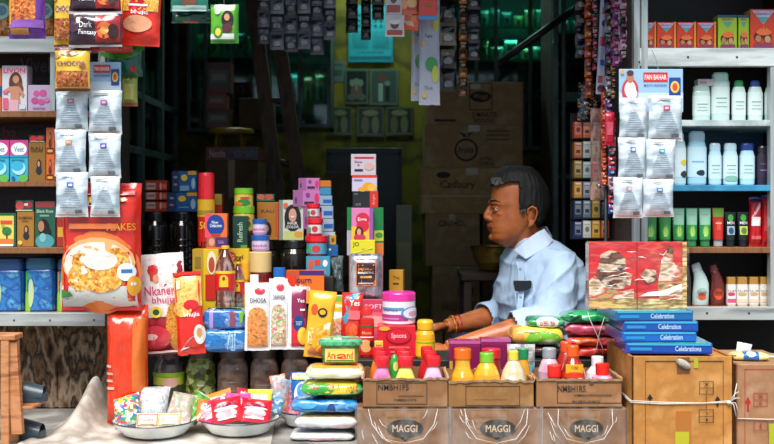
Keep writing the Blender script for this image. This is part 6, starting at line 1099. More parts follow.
# ================================================================ right foreground
crt = CB('#c8873e')
Yg = 2.80; zcb = .7605
cx, zb_, w_, h = rect((632, 356.5, 733.5, 446), Yg, zcb)
h = WZ(356.5, Yg)-zcb
tC = empty('cardboard_carton', 'large open brown carton tied with string, at the lower right', 'carton', (cx, Yg, zcb))
lw = .012
mb = MB(); d_ = .32
for (a0, a1, b0, b1) in ((-w_/2, w_/2, 0, .005), (-w_/2, w_/2, d_-.005, d_), (-w_/2, -w_/2+.005, 0, d_), (w_/2-.005, w_/2, 0, d_)): mb.box(a0, a1, b0, b1, 0, h, crt, .001)
mb.box(-w_/2+.004, w_/2-.004, .004, d_-.004, 0, h-.006, crt)
kb = PR('#4a3018')
mb.decals([('r', .13, 0, .135, .95, kb), ('r', .895, 0, .90, .95, kb), ('r', .13, .945, .90, .955, kb),
  ('r', .165, .49, .185, .55, PR('#1c1410')), ('p', [(.145, .55), (.205, .55), (.175, .605)], PR('#1c1410')), ('r', .83, .47, .85, .53, PR('#1c1410')), ('p', [(.81, .53), (.87, .53), (.84, .585)], PR('#1c1410')),
  ('l', .66, .60, .80, .74, .006, PR('#1c1410')), ('r', .66, .665, .80, .671, PR('#1c1410')), ('l', .655, .30, .80, .44, .006, PR('#1c1410')), ('r', .655, .365, .80, .371, PR('#1c1410')), ('r', .725, .44, .73, .60, PR('#1c1410')),
  ('t', 'X', .73, .705, .05, .04, PR('#1c1410')), ('t', '5', .73, .63, .02, .03, PR('#1c1410')), ('t', '2', .73, .40, .02, .03, PR('#1c1410')), ('t', '1', .73, .33, .015, .03, PR('#1c1410'))], flat(w_, h, 0), w_, h)
mb.build('box_body', tC)
mb = MB()
def flap(x0, x1, y0, y1, dz): 
    mb.add([(x0, y0, h), (x1, y0, h), (x1, y1, h+dz), (x0, y1, h+dz), (x0, y0, h+.004), (x1, y0, h+.004), (x1, y1, h+dz+.004), (x0, y1, h+dz+.004)], [(0, 1, 2, 3), (4, 5, 6, 7), (0, 1, 5, 4), (1, 2, 6, 5), (2, 3, 7, 6), (3, 0, 4, 7)], CB('#b8804a'))
flap(w_/2-.001, w_/2+.010, .005, d_-.02, -.06) ; tag(mb.build('flap', tC), 'short flap folded outwards')
mb = MB(); zt_ = h+.002
mb.box(-.018+.0, .022, -.0012, 0, 0, h*.42, M('#b06a28', .3, .5)); mb.box(-.02, .016, -.0015, -.001, 0, h*.20, M('#b8b020', .35, .4)); mb.build('packing_tape', tC)
mb = MB(); mb.box(-.015, .018, -.0012, 0, h-.045, h-.002, M('#7a4a24', .3, .5)); mb.build('packing_tape', tC)
mb = MB(); mb.ell((-.0, -.006, h-.018), (.022, .006, .010), noisy(['#8a8272', '#b8b0a0', '#6a6252'], 60, .7, 0, .4), 14, 8, Matrix.Rotation(.5, 3, 'Y')); mb.box(.028, .04, -.002, 0, h-.03, h-.004, M('#a8a82a', .5)); mb.build('torn_tape_wad', tC)
tw = M('#d8d2c8', .6); zt_ = h*.515
mb = MB()
for o in (0, .004): mb.tube([(-w_/2-.002, .31, zt_+.006+o), (-w_/2-.003, -.003, zt_+o), (-w_*.2, -.004, zt_-.004+o), (w_*.2, -.004, zt_-.002), (w_/2-.012, -.004, zt_+o)], .0014, tw, 6)
for a in ((.5, .06, .028), (.4, .03, .05), (.52, -.0, -.03), (.36, -.01, -.035), (.55, .03, .012)): mb.tube([(w_/2-.014, -.005, zt_), (w_/2-.014+a[0]*.03, -.010, zt_+a[1]*.4), (w_/2-.014+a[0]*.05, -.008, zt_+a[2])], .0012, tw, 5)
mb.ell((w_/2-.014, -.006, zt_), (.006, .005, .005), tw, 10, 8); tag(mb.build('string_tie', tC), 'white string knotted at the right corner')
# red lined box
cx, zb_, w2_, h2 = rect((737, 364, 800, 446), Yg+.02, zcb)
tD = empty('cardboard_carton', 'pinkish brown carton with red printed frame at the lower right edge', 'carton', (cx, Yg+.02, zcb))
mb = MB(); mb.box(-w2_/2, w2_/2, 0, .28, 0, h2, CB('#b0805c'), .003); rdk = PR('#b02a24')
mb.decals([('l', .12, -.5, 1.3, .94, .008, rdk), ('r', .155, .44, .19, .54, rdk), ('p', [(.12, .54), (.22, .54), (.17, .62)], rdk), ('l', .26, .50, .48, .66, .006, rdk), ('r', .26, .575, .48, .58, rdk), ('t', 'x', .37, .62, .08, .04, rdk), ('t', '5', .37, .54, .05, .04, rdk), ('l', .26, .22, .48, .34, .006, rdk), ('t', '1', .37, .28, .03, .05, rdk), ('r', .50, 0, .7, .30, PR('#a8b020'))], flat(w2_, h2, 0), w2_, h2); mb.build('box_body', tD)
mb = MB(); mb.tube([(-w2_/2-.0, -.003, h2*.36), (0, -.004, h2*.35), (w2_/2, -.003, h2*.355)], .0014, tw, 6); mb.build('string_tie', tD)
# things on the red lined box
zt_ = zcb+h2+.0003
K('napkin_pack', 'yellow and blue packet lying on the red framed carton', 'pack', (734, 353, 772, 364), 2.86, .07, FO('#e8d890'), [('r', .3, .3, .7, 1, FO('#1c6aa8')), ('r', .1, .1, .9, .25, FO('#d8c060')), ('e', .5, .7, .12, .2, W_)], z=zt_, seed=181, rz=-.12)
P('paper_sheet', 'white folded sheet standing behind the yellow and blue packet', 'paper', (735, 343, 750, 364), 2.96, .006, noisy(['#e0e4e4', '#f4f4f4', '#c8d0d0'], 10, .6, 0, .3), [], z=zt_, seed=182, wr=.5, rot=(0, .2, 0))
K('napkin_pack', 'cream packet at the right picture edge on the red framed carton', 'pack', (756, 356, 784, 364), 2.93, .07, FO('#e0d0a0'), [('r', .2, .2, .8, .6, FO('#e8e4d8'))], z=zt_, seed=183)
# flat blue boxes stack
z0 = zcb + h + .0003
cb_ = [((626, 345, 712, 355.5), 2.85, '#1448a8', '#40e098'), ((622, 334, 697, 344.8), 2.87, '#1460b8', '#38c8d0'), ((623, 323, 698, 333.8), 2.875, '#1450a8', '#38b8c8'), ((615, 312.5, 694, 322.8), 2.88, '#1a60a0', '#58d8a8')]
for i, (r, Y, c, tc) in enumerate(cb_):
    w_ = (r[2]-r[0])*Y/F; hh_ = .0275
    mb = MB(); mb.box(-w_/2, w_/2, 0, .20, 0, hh_, PL(c), .0015, topm if False else noisy([tc, '#1c7ab0', '#4ae0a0'], 9, .25, .5, .1)); mb.decals([('t', 'Celebration' if i else 'Celebrations', (.72, .66, .62, .6)[i], .5, .30, .5, PL('#c0d8f0')), ('r', .02, .0, .98, .12, PL('#0f2a70')), ('r', .02, .80, .98, .98, PL('#38a8d0')), ('r', .05, .3, .3, .6, PL('#2a88c8'))], flat(w_, hh_, 0), w_, hh_)  # turquoise strip along the front's upper edge paints in the film's reflection
    tag(mb.build('gift_box', loc=(WX((r[0]+r[2])/2, Y), Y, z0), rot=(0, 0, (-.05, .03, -.02, .06)[i])), 'flat blue gift box with green top, %s of the stack' % ('bottom', 'second from the bottom', 'third from the bottom', 'topmost')[i], 'box', 'flat blue gift boxes'); z0 += hh_+.0003
# red and gold wrapped gift pack
Yr = 2.93
cx, zb_, w_, h = rect((589, 242, 686.5, 318), Yr, z0+.0005); zgift = z0+.0005
redf = M('#d00c14', .22, .8, .5); gold = noisy(['#b8802c', '#e8c070', '#8a5a1c', '#f4dca0', '#c89038'], 14, .25, .7, .4, stretch=(.6, 1, 3))
tG = empty('gift_pack', 'large red and gold film wrapped gift pack standing on the blue boxes', 'gift pack', (cx, Yr, zgift), (0, 0, -.0))
mb = MB(); mb.box(-w_/2, w_/2, 0, .055, 0, h, redf, .004, side=gold)
drk_ = noisy(['#1c0e0c', '#3a1c18', '#6a3028', '#140a0a'], 10, .2, .8, .3); crm = noisy(['#f0e0c8', '#d8b890', '#a8845c', '#fff4e0'], 16, .25, .6, .3, stretch=(.5, 1, 3))
rs_ = noisy(['#d0101a', '#e05040', '#b80c14', '#d8141c', '#e02a24', '#c00e16'], 12, .2, .8, .15, stretch=(.7, 1, 3.2)); mixd = noisy(['#1c0e0c', '#8a4a30', '#241210', '#e8c8a8', '#3a1a14', '#a8241c'], 13, .2, .8, .4, stretch=(.8, 1, 2.2)); mixc = noisy(['#d8c0a0', '#9a6a38', '#f0e0c8', '#b83a24', '#c8a068', '#6a3c1c'], 15, .2, .7, .4, stretch=(.7, 1, 2.6))
fig = [('r', .01, .14, .99, .99, rs_), ('r', 0, 0, 1, .15, gold), ('p', [(.05, .45), (.10, .66), (.12, .82), (.22, .88), (.32, .84), (.38, .72), (.36, .58), (.40, .46), (.36, .30), (.14, .28), (.08, .36)], mixd), ('p', [(.0, .15), (.0, .42), (.06, .50), (.12, .40), (.18, .30), (.34, .26), (.46, .30), (.46, .15)], mixc), ('p', [(.34, .40), (.38, .55), (.44, .50), (.42, .34)], mixc),
  ('p', [(.72, .14), (.70, .34), (.72, .52), (.74, .74), (.79, .84), (.85, .82), (.88, .66), (.99, .60), (.99, .14)], mixc), ('p', [(.79, .84), (.80, .93), (.84, .95), (.87, .90), (.86, .83)], mixd), ('r', .955, .0, 1, 1, gold), ('p', [(.52, .19), (.60, .25), (.74, .27), (.95, .38), (.95, .31), (.8, .20), (.62, .19)], M('#fff2e4', .2, .7, .5)), ('r', .487, .0, .495, 1, M('#8a1014', .2, .8)), ('p', [(.52, .50), (.58, .60), (.68, .58), (.70, .44), (.60, .38)], mixd)]
mb.decals(fig, flat(w_, h, 0), w_, h); mb.build('wrapped_box', tG)
fm = film_mat('gift_film', .03, 10, (.5, 1, 2.6), '#fff4e8')
mb = MB(); mb.grid(lambda u, v: ((u-.5)*(w_+.012), -.006-.004*noise.noise(Vector((u*7, v*12, 5))), -.0+v*(h+.004)), 36, 26, fm)
for k in range(16):
    rr = random.Random(k+70); x = rr.uniform(-.46, .46)*w_; z = rr.uniform(.06, .9)*h; L = rr.uniform(.02, .05); mb.tube([(x, -.009, z), (x+L*.5, -.0105, z+rr.uniform(-.004, .006)), (x+L, -.009, z+rr.uniform(-.005, .008))], [.0004, .0013, .0004], M('#fff6ea', .1, .6), 5)
mb.build('clear_wrap', tG)
# packets tied together, left of the gift pack
z0 = .9505
def pk_(lab, r, base, dec, seed, Y=3.14, d=.13, rz=0, adv=True, **k):
    global z0
    K('food_packet', lab, 'packet', r, Y, d, FN(base), dec, z=z0, seed=seed, full=6, wr=.16, rz=rz, **k)
    if adv: z0 += (r[3]-r[1])*Y/F*.95
pk_('dark red packet, lowest of the pile beside the gift pack', (568, 347, 626, 359), '#c8141c', [('e', .5, .6, .4, .3, FO('#e83a2c'))], 191)
pk_('red packet with pale stripes, third from the top of the pile beside the gift pack', (567, 337, 628, 348), '#d01c20', [('e', .3, .5, .2, .3, FO('#e8602c')), ('r', .5, .3, .9, .5, FO('#e04a5a'))], 192)
pk_('crimson packet, second from the top of the pile beside the gift pack', (566, 324, 629, 338), '#b8142c', [('e', .3, .6, .25, .3, FO('#e05a78')), ('r', .5, .5, .95, .7, FO('#e07a8a')), ('r', .1, .2, .5, .3, FO('#8a0c1c'))], 193)
pk_('green packet, topmost of the pile beside the gift pack', (564, 312.5, 628, 325), '#12884a', [('e', .5, .7, .34, .3, FO('#2ab868')), ('e', .75, .4, .16, .2, FO('#1c5a38')), ('r', .12, .3, .3, .6, FO('#0c6a3c'))], 194, rz=-.05)
mb = MB(); x0 = WX(597, 3.14)
for dx in (-.012, .016):
    mb.tube([(dx, .0, .0), (dx*.6+.004, -.008, .03), (-dx*.4, -.009, .075), (-dx*1.6, -.006, .118), (-dx*1.5, .02, .132)], .0012, M('#e8e4e0', .4), 6)
tag(mb.build('binding_string', loc=(x0, 3.135, .955)), 'white string binding the pile of red and green packets', 'string')
z0 = .9505
K('food_packet', 'dark packet under the green and yellow packets behind the sauce bottles', 'packet', (519, 346, 563, 359), 3.15, .13, FO('#2a2024'), [('r', .1, .5, .5, .8, FO('#5a2a2a'))], z=z0, seed=195, full=8)
pk_z = z0 + 13*3.15/F*.97
K('food_packet', 'yellow and green lettered packet behind the sauce bottles', 'packet', (512, 328, 565, 346), 3.14, .14, FN('#e8c82c'), [('e', .6, .35, .36, .3, FO('#7ac03a')), ('e', .7, .3, .2, .16, FO('#d8e8b8')), ('r', .0, .0, .22, 1, FO('#e8a050')), ('e', .4, .75, .3, .14, FO('#f0e060'))], z=pk_z, seed=196, full=8, wr=.08)
K('food_packet', 'green packet with white printed oval, on the yellow and green packet', 'packet', (529, 318, 566, 329), 3.15, .12, FN('#0f8a3c'), [('e', .5, .55, .30, .34, FO('#d8e8d8')), ('t', 'Green Peas', .5, .55, .4, .3, FO('#d02a3a')), ('r', .05, .1, .95, .2, FO('#1c6a34'))], z=pk_z+18*3.14/F*.95, seed=197, full=8, wr=.06)

# ================================================================ foreground left: cloth, trays, stool, slippers
lin_ = noisy(['#c8beb2', '#ddd5ca', '#b0a598', '#d4cabf'], 7, .9, 0, .5)
lin2 = noisy(['#c8beb2', '#ddd5ca', '#9a8e80', '#d4cabf'], 5, .9, 0, .35)
mb = MB()
def clth(u, v):      # u left to right, v front to back
    y = 2.60 + .62*v; q = max(0, min(1, (y-2.87)/.33))
    x0 = -.985 + .075*q; x = x0 + (WX(272, 2.72+.4*v)-x0)*u**1.15
    z = .764 + .003*noise.noise(Vector((x*9, y*9, 2)))
    pk = math.exp(-((x+.872)/.040)**2) * max(0, min(1, (y-2.90)/.30))**1.2      # the cloth rises over something at its far left corner
    z += .125*pk + .006*math.sin(u*60)*math.exp(-u*9)*(1-v*.5)
    return (x, y, z)
mb.grid(clth, 70, 40, lin2); mb.grid(lambda u, v: tuple(a-b for a, b in zip(clth(u, v), (0, 0, .0022))), 70, 40, lin2)
tag(mb.build('ground_cloth'), 'pale linen sheet spread on the ledge under the trays', 'cloth')
mb = MB(); mb.ell((0, 0, .05), (.05, .05, .085), noisy(['#6a5a48', '#8a7860'], 20, .9, 0, .4), 16, 12); 
tag(mb.build('sack', loc=(-.825, 3.185, .777)), 'small sack bulging under the far left corner of the linen sheet', 'sack') if False else None
def tray(px, py_rim, wpx, Y, lab):
    R_ = wpx/2*Y/F; t = empty('enamel_tray', lab, 'tray', (WX(px, Y), Y, .7685), group='white enamel trays with blue rims')
    mb = MB(); en = noisy(['#dfe6e6', '#f4f6f4', '#c8d4d6'], 7, .22, .7, .05)
    mb.lathe([(R_*.66, 0), (R_*.74, .004), (R_*.90, .024), (R_*.99, .037), (R_*1.0, .039), (R_*.97, .037), (R_*.88, .026), (R_*.70, .008), (.001, .007)], en, n=48); mb.build('tray_body', t)
    mb = MB(); mb.lathe([(R_*1.0, .0375), (R_*1.012, .0395), (R_*1.0, .0415), (R_*.988, .0395), (R_*1.0, .0375)], PL('#22364a'), n=48, caps=False); mb.build('tray_rim', t); return R_
Yt = 3.0
RA = tray(155, 408, 83, 2.97, 'left enamel tray holding clear bags of sweets')
RB = tray(239.5, 406, 80, 3.0, 'middle enamel tray piled with red and pink packets')
RC = tray(303, 404, 46, 3.10, 'right enamel tray half hidden behind the packet stack')
def lay(lab, px, Y, dz, w_, d, t_, base, dec, seed, rx=0, ry=0, rz=0, name='sweet_packet', flm=False, group=None, n=10, wr=.2):
    mb = pouch_mesh(w_, d, t_, base, dec, seed=seed, n=n, wr=wr, seal=.06)
    o = mb.build(name, loc=(WX(px, Y), Y, .776+dz), rot=(-PI/2+rx, ry, rz)); o.rotation_mode = 'XYZ'
    return tag(o, lab, 'packet', group)
rr = random.Random(9)
clearf = film_mat('sweet_bag_film', .55, 30, tint='#eef4f4')
candy = noisy(['#3a70c0', '#e0c030', '#d83a5a', '#e8e8e8', '#3a9a5a', '#e8702a'], 120, .3, .6, .3, vor=True, cons=True)
Yp = 2.955
# clear bags of sweets on the left tray (rest heaped inside)
for i, (px, y, w_, h_, c, lab) in enumerate(((128, 2.96, .075, .10, candy, 'clear bag of multicoloured sweets at the left of the left tray'), (150, 3.02, .085, .115, noisy(['#c8d0d0', '#98a4a8', '#e8ecec', '#c8a8a8', '#a8c0c8', '#d8dcdc'], 55, .2, .8, .8), 'clear bag of white sweets at the back of the left tray'), (176, 2.99, .07, .10, noisy(['#c8ccc0', '#98b880', '#d898a0', '#d8d8d0'], 60, .2, .8, .8), 'clear bag of pale sweets at the right of the left tray'), (188, 3.02, .05, .10, FO('#58a838'), 'green edged clear bag leaning out of the left tray'))):
    mb = pouch_mesh(w_, h_, .045, c, [], seed=200+i, wr=.3, n=12, sealm=clearf)
    tag(mb.build('sweets_bag', loc=(WX(px, y), y, .792), rot=(-.75, (-.3, 0, .2, .55)[i], 0)), lab, 'bag')
for i, (px, c1, c2, lab) in enumerate(((147, '#e8c83a', '#d83a4a', 'small cream card label with red lettering in front of the left tray bags'), (168, '#b8d8c8', '#e0902a', 'small cream and green card label beside the red lettered one'))):
    mb = pouch_mesh(.060, .040, .010, FO('#d8c8a8'), [('l', .04, .08, .96, .92, .06, FO(c2)), ('t', ('Galaxy', 'Rola')[i], .5, .5, .6, .3, FO('#d83a5a' if i == 0 else '#3a8a6a')), ('r', .2, .18, .8, .28, FO(c1))], seed=210+i, n=8)
    tag(mb.build('sweets_label_packet', loc=(WX(px, 2.915), 2.915, .797), rot=(-.55, 0, .05)), lab, 'packet')
# packets on the middle tray
cols = [('#e03a70', 'pink'), ('#e8702a', 'orange'), ('#d81c2c', 'red'), ('#e05090', 'pink'), ('#d8182c', 'red'), ('#c8d040', 'yellow green'), ('#e02a3c', 'red'), ('#e88a30', 'orange'), ('#e84a90', 'pink')]
spots = [(214, 2.97, .025, -.35, .5), (207, 2.98, .018, .3, .9), (228, 2.93, .030, -.2, .15), (232, 3.0, .038, .1, -.3), (254, 2.935, .030, .12, .2), (258, 3.0, .042, 0, -.1), (246, 3.06, .040, .2, .4), (222, 3.05, .034, -.3, .1), (241, 2.98, .034, 0, .7)]
for i, ((px, y, dz, ry, rz), (c, cn)) in enumerate(zip(spots, cols)):
    front = i in (2, 4)
    mb = pouch_mesh(.085 if front else .07, .075, .02, FO(c), [('t', ('', '', 'BAKARO', '', 'KOPIKO', 'MAZA', '', '', '')[i] or 'Mango', .5, .66, .7, .16, FO('#1c1c4a') if front else FO('#f8e0e0')), ('e', .5, .5, .4, .08, FO('#f0c0c8')), ('e', .5, .3, .36, .16, FO('#f0a0a8' if i != 5 else '#7a9a2c')), ('r', .2, .1, .8, .16, W_)], seed=220+i, n=10, wr=.25)
    tag(mb.build('candy_packet', loc=(WX(px, y), y, .776+dz), rot=(-.85+.1*(i % 3), ry, rz*.3)), '%s candy packet %s' % (cn, ('at the left front of the middle tray', 'leaning at the far left of the middle tray', 'lying in front of the middle tray, left of two large ones', 'in the centre of the middle tray', 'lying in front of the middle tray, right of two large ones', 'with green print towards the back of the middle tray', 'at the back of the middle tray', 'at the back left of the middle tray', 'on top of the heap in the middle tray')[i]), 'packet')
P('sweets_bag', 'clear blue flecked bag at the right of the middle tray', 'bag', (262, 378, 281, 412), 3.03, .035, film_mat('blue_film', .6, 30, tint='#8ab8d0'), [('r', .1, .1, .9, .5, noisy(['#7ab0d0', '#3a7ab0', '#e8f0f4', '#a8c8d8'], 90, .3, .6, .3, vor=True))], seed=240, wr=.4, z=.80, rot=(-.3, .25, 0))
for i, (px, c) in enumerate(((284, '#e87a50'), (293, '#d85a78'), (301, '#c8b83a'))):
    P('candy_packet', '%s packet standing in the right tray' % ('orange pink', 'rose', 'olive yellow')[i], 'packet', (px-8, 375+3*i, px+8, 408), 3.10 - .02*(i % 2), .02, FD(c, mixh(c, '#ffffff', .4), mixh(c, '#000000', .3), s=130), [], seed=250+i, wr=.3, z=.783, rot=(-.25, (-.2, .1, 0)[i], 0))
# wooden stool at the left edge
t = empty('wooden_stool', 'rough orange brown wooden stool at the lower left picture edge', 'stool', (WX(2, 2.85), 2.85, .7605))
wds = noisy(['#a8683a', '#c8885a', '#8a5230'], 9, .6, 0, .3, stretch=(1, 1, 5)); hh = WZ(335, 2.85)-.7605
mb = MB(); mb.box(-.13, .034, 0, .065, hh-.014, hh, wds, .002); mb.build('seat', t)
for (x, y, s) in ((-.005, .002, 1), (.004, .046, 1), (-.12, .002, 1), (-.12, .046, 1)):
    mb = MB(); mb.box(x, x+.022, y, y+.016, 0, hh-.014, wds, .0015); mb.build('leg', t)
mb = MB(); a = .01; mb.add([(.022, .01, .03), (.05, .01, .03), (.035, .01, hh-.02), (.005, .01, hh-.02), (.022, .03, .03), (.05, .03, .03), (.035, .03, hh-.02), (.005, .03, hh-.02)], [(0, 1, 2, 3), (5, 4, 7, 6), (1, 5, 6, 2), (4, 0, 3, 7), (3, 2, 6, 7), (4, 5, 1, 0)], wds); mb.build('brace', t)
mb = MB(); mb.box(.0, .075, .022, .115, .093, .101, wds, .002); mb.build('shelf_slat', t)
# slippers on it
sl_ = M('#34444e', .4, .3)
for i, (zz, px, lab) in enumerate(((.8625, 20, 'dark blue rubber slipper on the stool ledge, upper of two'), (.7607, 19, 'dark slipper on the stone beneath the stool ledge'))):
    t = empty('slipper', lab, 'slipper', (WX(px, 2.945), 2.945, zz), (0, 0, .1-.15*i)); t.scale = (1.2, .95, 1.15)
    mb = MB()
    def sole(u, v):
        a = 2*PI*u; L, Wd = .062, .034; return ((L*math.cos(a)*(1-.0*v)), .9*Wd*math.sin(a)*(1+.15*math.cos(a)), .016*v+.004*math.cos(a)*v)
    mb.grid(sole, 32, 3, sl_, True, cu=True); mb.add([sole(k/32, 1) for k in range(32)], [tuple(range(32))], M('#3a4a54', .6)); mb.add([sole(k/32, 0) for k in range(32)], [tuple(range(32))[::-1]], sl_); mb.build('sole', t)
    mb = MB()
    mb.grid(lambda u, v: (.012+.042*v, -.031*math.cos(PI*u)*(1-.12*v), .012+.036*math.sin(PI*u)*(1-.35*v)), 18, 8, sl_); mb.grid(lambda u, v: (.012+.042*v, -.029*math.cos(PI*u)*(1-.12*v), .010+.034*math.sin(PI*u)*(1-.35*v)), 18, 8, sl_); mb.build('strap', t)
# ================================================================ the seated man
YM = 3.62; SC = YM/F
def H3(px, py, dy=0.0): return Vector((WX(px, YM), YM+dy, WZ(py, YM)))
skin_m = noisy(['#a4562a', '#bd6a38', '#ae5e2f'], 16, .42, .15, .12)
shirt_m = None
def shirt_material():
    m, nd, lk, b = newmat('shirt_cloth')
    b.inputs['Roughness'].default_value = .75
    t = nd.new('ShaderNodeTexCoord'); wv = nd.new('ShaderNodeTexWave'); wv.inputs['Scale'].default_value = 85; wv.bands_direction = 'DIAGONAL'; wv.inputs['Distortion'].default_value = .3
    lk.new(t.outputs['Object'], wv.inputs['Vector'])
    mx = nd.new('ShaderNodeMix'); mx.data_type = 'RGBA'; mx.inputs[6].default_value = lin('#a9c3e0'); mx.inputs[7].default_value = lin('#bcd2ea')
    lk.new(wv.outputs[0], mx.inputs[0]); lk.new(mx.outputs[2], b.inputs['Base Color'])
    n = nd.new('ShaderNodeTexNoise'); n.inputs['Scale'].default_value = 7; n.inputs['Detail'].default_value = 3; n.inputs['Distortion'].default_value = 1.2
    mp = nd.new('ShaderNodeMapping'); mp.inputs['Rotation'].default_value = (0, .6, 0); mp.inputs['Scale'].default_value = (1, 1, .45)
    lk.new(t.outputs['Object'], mp.inputs['Vector']); lk.new(mp.outputs[0], n.inputs['Vector'])
    u = nd.new('ShaderNodeBump'); u.inputs['Strength'].default_value = .55; u.inputs['Distance'].default_value = .035
    lk.new(n.outputs[0], u.inputs['Height']); lk.new(u.outputs[0], b.inputs['Normal']); return m
shirt_m = shirt_material()
def G(px, py, dy=0.0): Y = YM+dy; return Vector((WX(px, Y), Y, WZ(py, Y)))
HC = H3(517, 207)                # head centre
man = empty('person', 'seated man in a pale blue shirt looking left, forearms resting forward', 'person', (H3(552, 300).x, YM, .60))
def rel(o):                      # keep world placement while parenting
    o.parent = man; o.location = o.location - man.location; return o
# ---- head: side profile spline (front and back in px, half width in m)
PROF = [(169.5, 509, 524, .022), (172, 503.5, 528.5, .040), (176, 499, 533, .054), (182, 495, 537.5, .064), (188, 492.6, 541, .070), (194, 491.4, 543, .073), (199, 490.4, 544, .0745), (202.5, 489.2, 544.5, .075), (205, 489.9, 544.5, .075), (207.5, 491.2, 544, .0745), (211, 491.4, 542.5, .073),
        (216, 490.6, 539.5, .071), (220, 489.8, 537, .069), (222.5, 489.9, 535, .067), (224.5, 489.4, 533, .066), (227, 488.6, 531, .064), (229, 489.6, 530, .063), (231, 488.9, 528, .061), (233.5, 490.4, 526, .058), (236, 490.0, 523, .054), (239, 490.6, 519, .048), (242, 494, 514, .038), (244.5, 500, 509, .020)]
def pint(y, k):
    if y <= PROF[0][0]: return PROF[0][k]
    for a, b in zip(PROF, PROF[1:]):
        if y <= b[0]: t = (y-a[0])/(b[0]-a[0]); return a[k]*(1-t)+b[k]*t
    return PROF[-1][k]
def headpt(y, a, grow=0.0, jaw=True):
    f, b, w_ = pint(y, 1), pint(y, 2), pint(y, 3)
    f = WX(f, YM)-grow; b = WX(b, YM)+grow; w_ += grow; c = f + (b-f)*.56
    ca, sa = math.cos(a), math.sin(a)
    rx = (b-c) if ca > 0 else (c-f)
    ex = .88 if ca > 0 else .80
    return Vector((c + rx*math.copysign(abs(ca)**ex, ca), YM + w_*math.copysign(abs(sa)**(1.0 if ca > 0 else .88), sa), WZ(y, YM)))
def tilt(p, ang=.10):            # turn the head slightly towards the street
    q = p-HC; return HC + Matrix.Rotation(ang, 3, 'Z') @ q
sk = MB()
ys = [169.5 + (244.5-169.5)*i/60 for i in range(61)]
sk.grid(lambda u, v: tilt(headpt(ys[min(60, int(round(v*60)))], 2*PI*u)), 48, 60, skin_m, True, cu=True)
n0 = len(sk.v); 
sk.add([tilt(headpt(ys[0], 2*PI*k/48)) for k in range(48)], [tuple(range(48))[::-1]], skin_m); sk.add([tilt(headpt(ys[60], 2*PI*k/48)) for k in range(48)], [tuple(range(48))], skin_m)
def E(px, py, dy, r, rot=None): sk.ell(tilt(H3(px, py, dy)), r, skin_m, 14, 10, rot)
def Cp(pts, rs): sk.tube([tilt(H3(*p)) for p in pts], rs, skin_m, 12)
# nose
Cp([(491.0, 204.6, 0), (488.2, 209.5, 0), (485.8, 214.6, 0), (484.9, 217.2, 0)], [.0066, .0078, .0092, .0086])
E(486.2, 217.6, 0, (.0104, .0105, .0088)); E(489.4, 219.0, -.0125, (.0115, .0075, .0078)); E(489.4, 219.0, .0125, (.0115, .0075, .0078)); E(488.6, 220.4, 0, (.011, .007, .006)); E(488.6, 213.5, 0, (.012, .011, .014))
# brow ridge, lips, chin, cheeks
for s in (-1, 1):
    Cp([(489.8, 203, s*.010), (490.9, 202.2, s*.026), (494.8, 203, s*.045), (499.5, 205, s*.056)], [.0062, .0074, .0070, .005])
    E(499.5, 213.8, s*.040, (.020, .017, .011)); E(494.4, 222, s*.027, (.012, .012, .014)); E(507, 229, s*.043, (.026, .017, .022))
    E(494.5, 208.9, s*.031, (.0105, .0125, .0098))
Cp([(489.9, 224.4, -.012), (487.9, 225.8, 0), (489.9, 224.4, .012)], [.0052, .0066, .0052]); Cp([(493, 227.4, -.022), (488.3, 227.4, 0), (493, 227.4, .022)], [.003, .0052, .003])
Cp([(493.4, 230.2, -.018), (488.9, 230.2, 0), (493.4, 230.2, .018)], [.003, .0056, .003]); E(491.8, 237.2, 0, (.013, .017, .012))
for s in (-1, 1):
    Cp([(491.5, 219.5, s*.022), (494.8, 223.5, s*.036), (496.4, 229.5, s*.0405), (496.5, 233, s*.039)], [.0035, .0058, .0056, .003])      # fold beside the mouth
    Cp([(493.2, 212.6, s*.030), (496.4, 212.9, s*.041), (499.4, 211.2, s*.050)], [.003, .0042, .003])      # pouch under the eye
# ears
for s in (-1, 1):
    yy = s*.077
    sk.ell(tilt(H3(526.8, 215.6, yy-s*.004)), (.0135, .0065, .0300), skin_m, 18, 12, Matrix.Rotation(.16, 3, 'Y') @ Matrix.Rotation(s*-.35, 3, 'Z'))
    Cp([(522.3, 214, yy), (522.4, 209, yy+s*.006), (526.0, 206.4, yy+s*.010), (530.2, 208.6, yy+s*.013), (531.2, 213, yy+s*.013), (529.2, 219.5, yy+s*.010), (525.6, 224.6, yy+s*.005)], [.0036, .0040, .0044, .0046, .0044, .0040, .0052])
    E(524.6, 225.0, yy+s*.002, (.0068, .0048, .0078))
# neck and upper trunk
sk.tube([H3(521, 222, .0), H3(526, 240, .01), H3(531, 258, .02), H3(537, 275, .02)], [.056, .057, .066, .09], skin_m, 22)
E(509, 240.5, 0, (.034, .040, .018), Matrix.Rotation(-.5, 3, 'Y'))
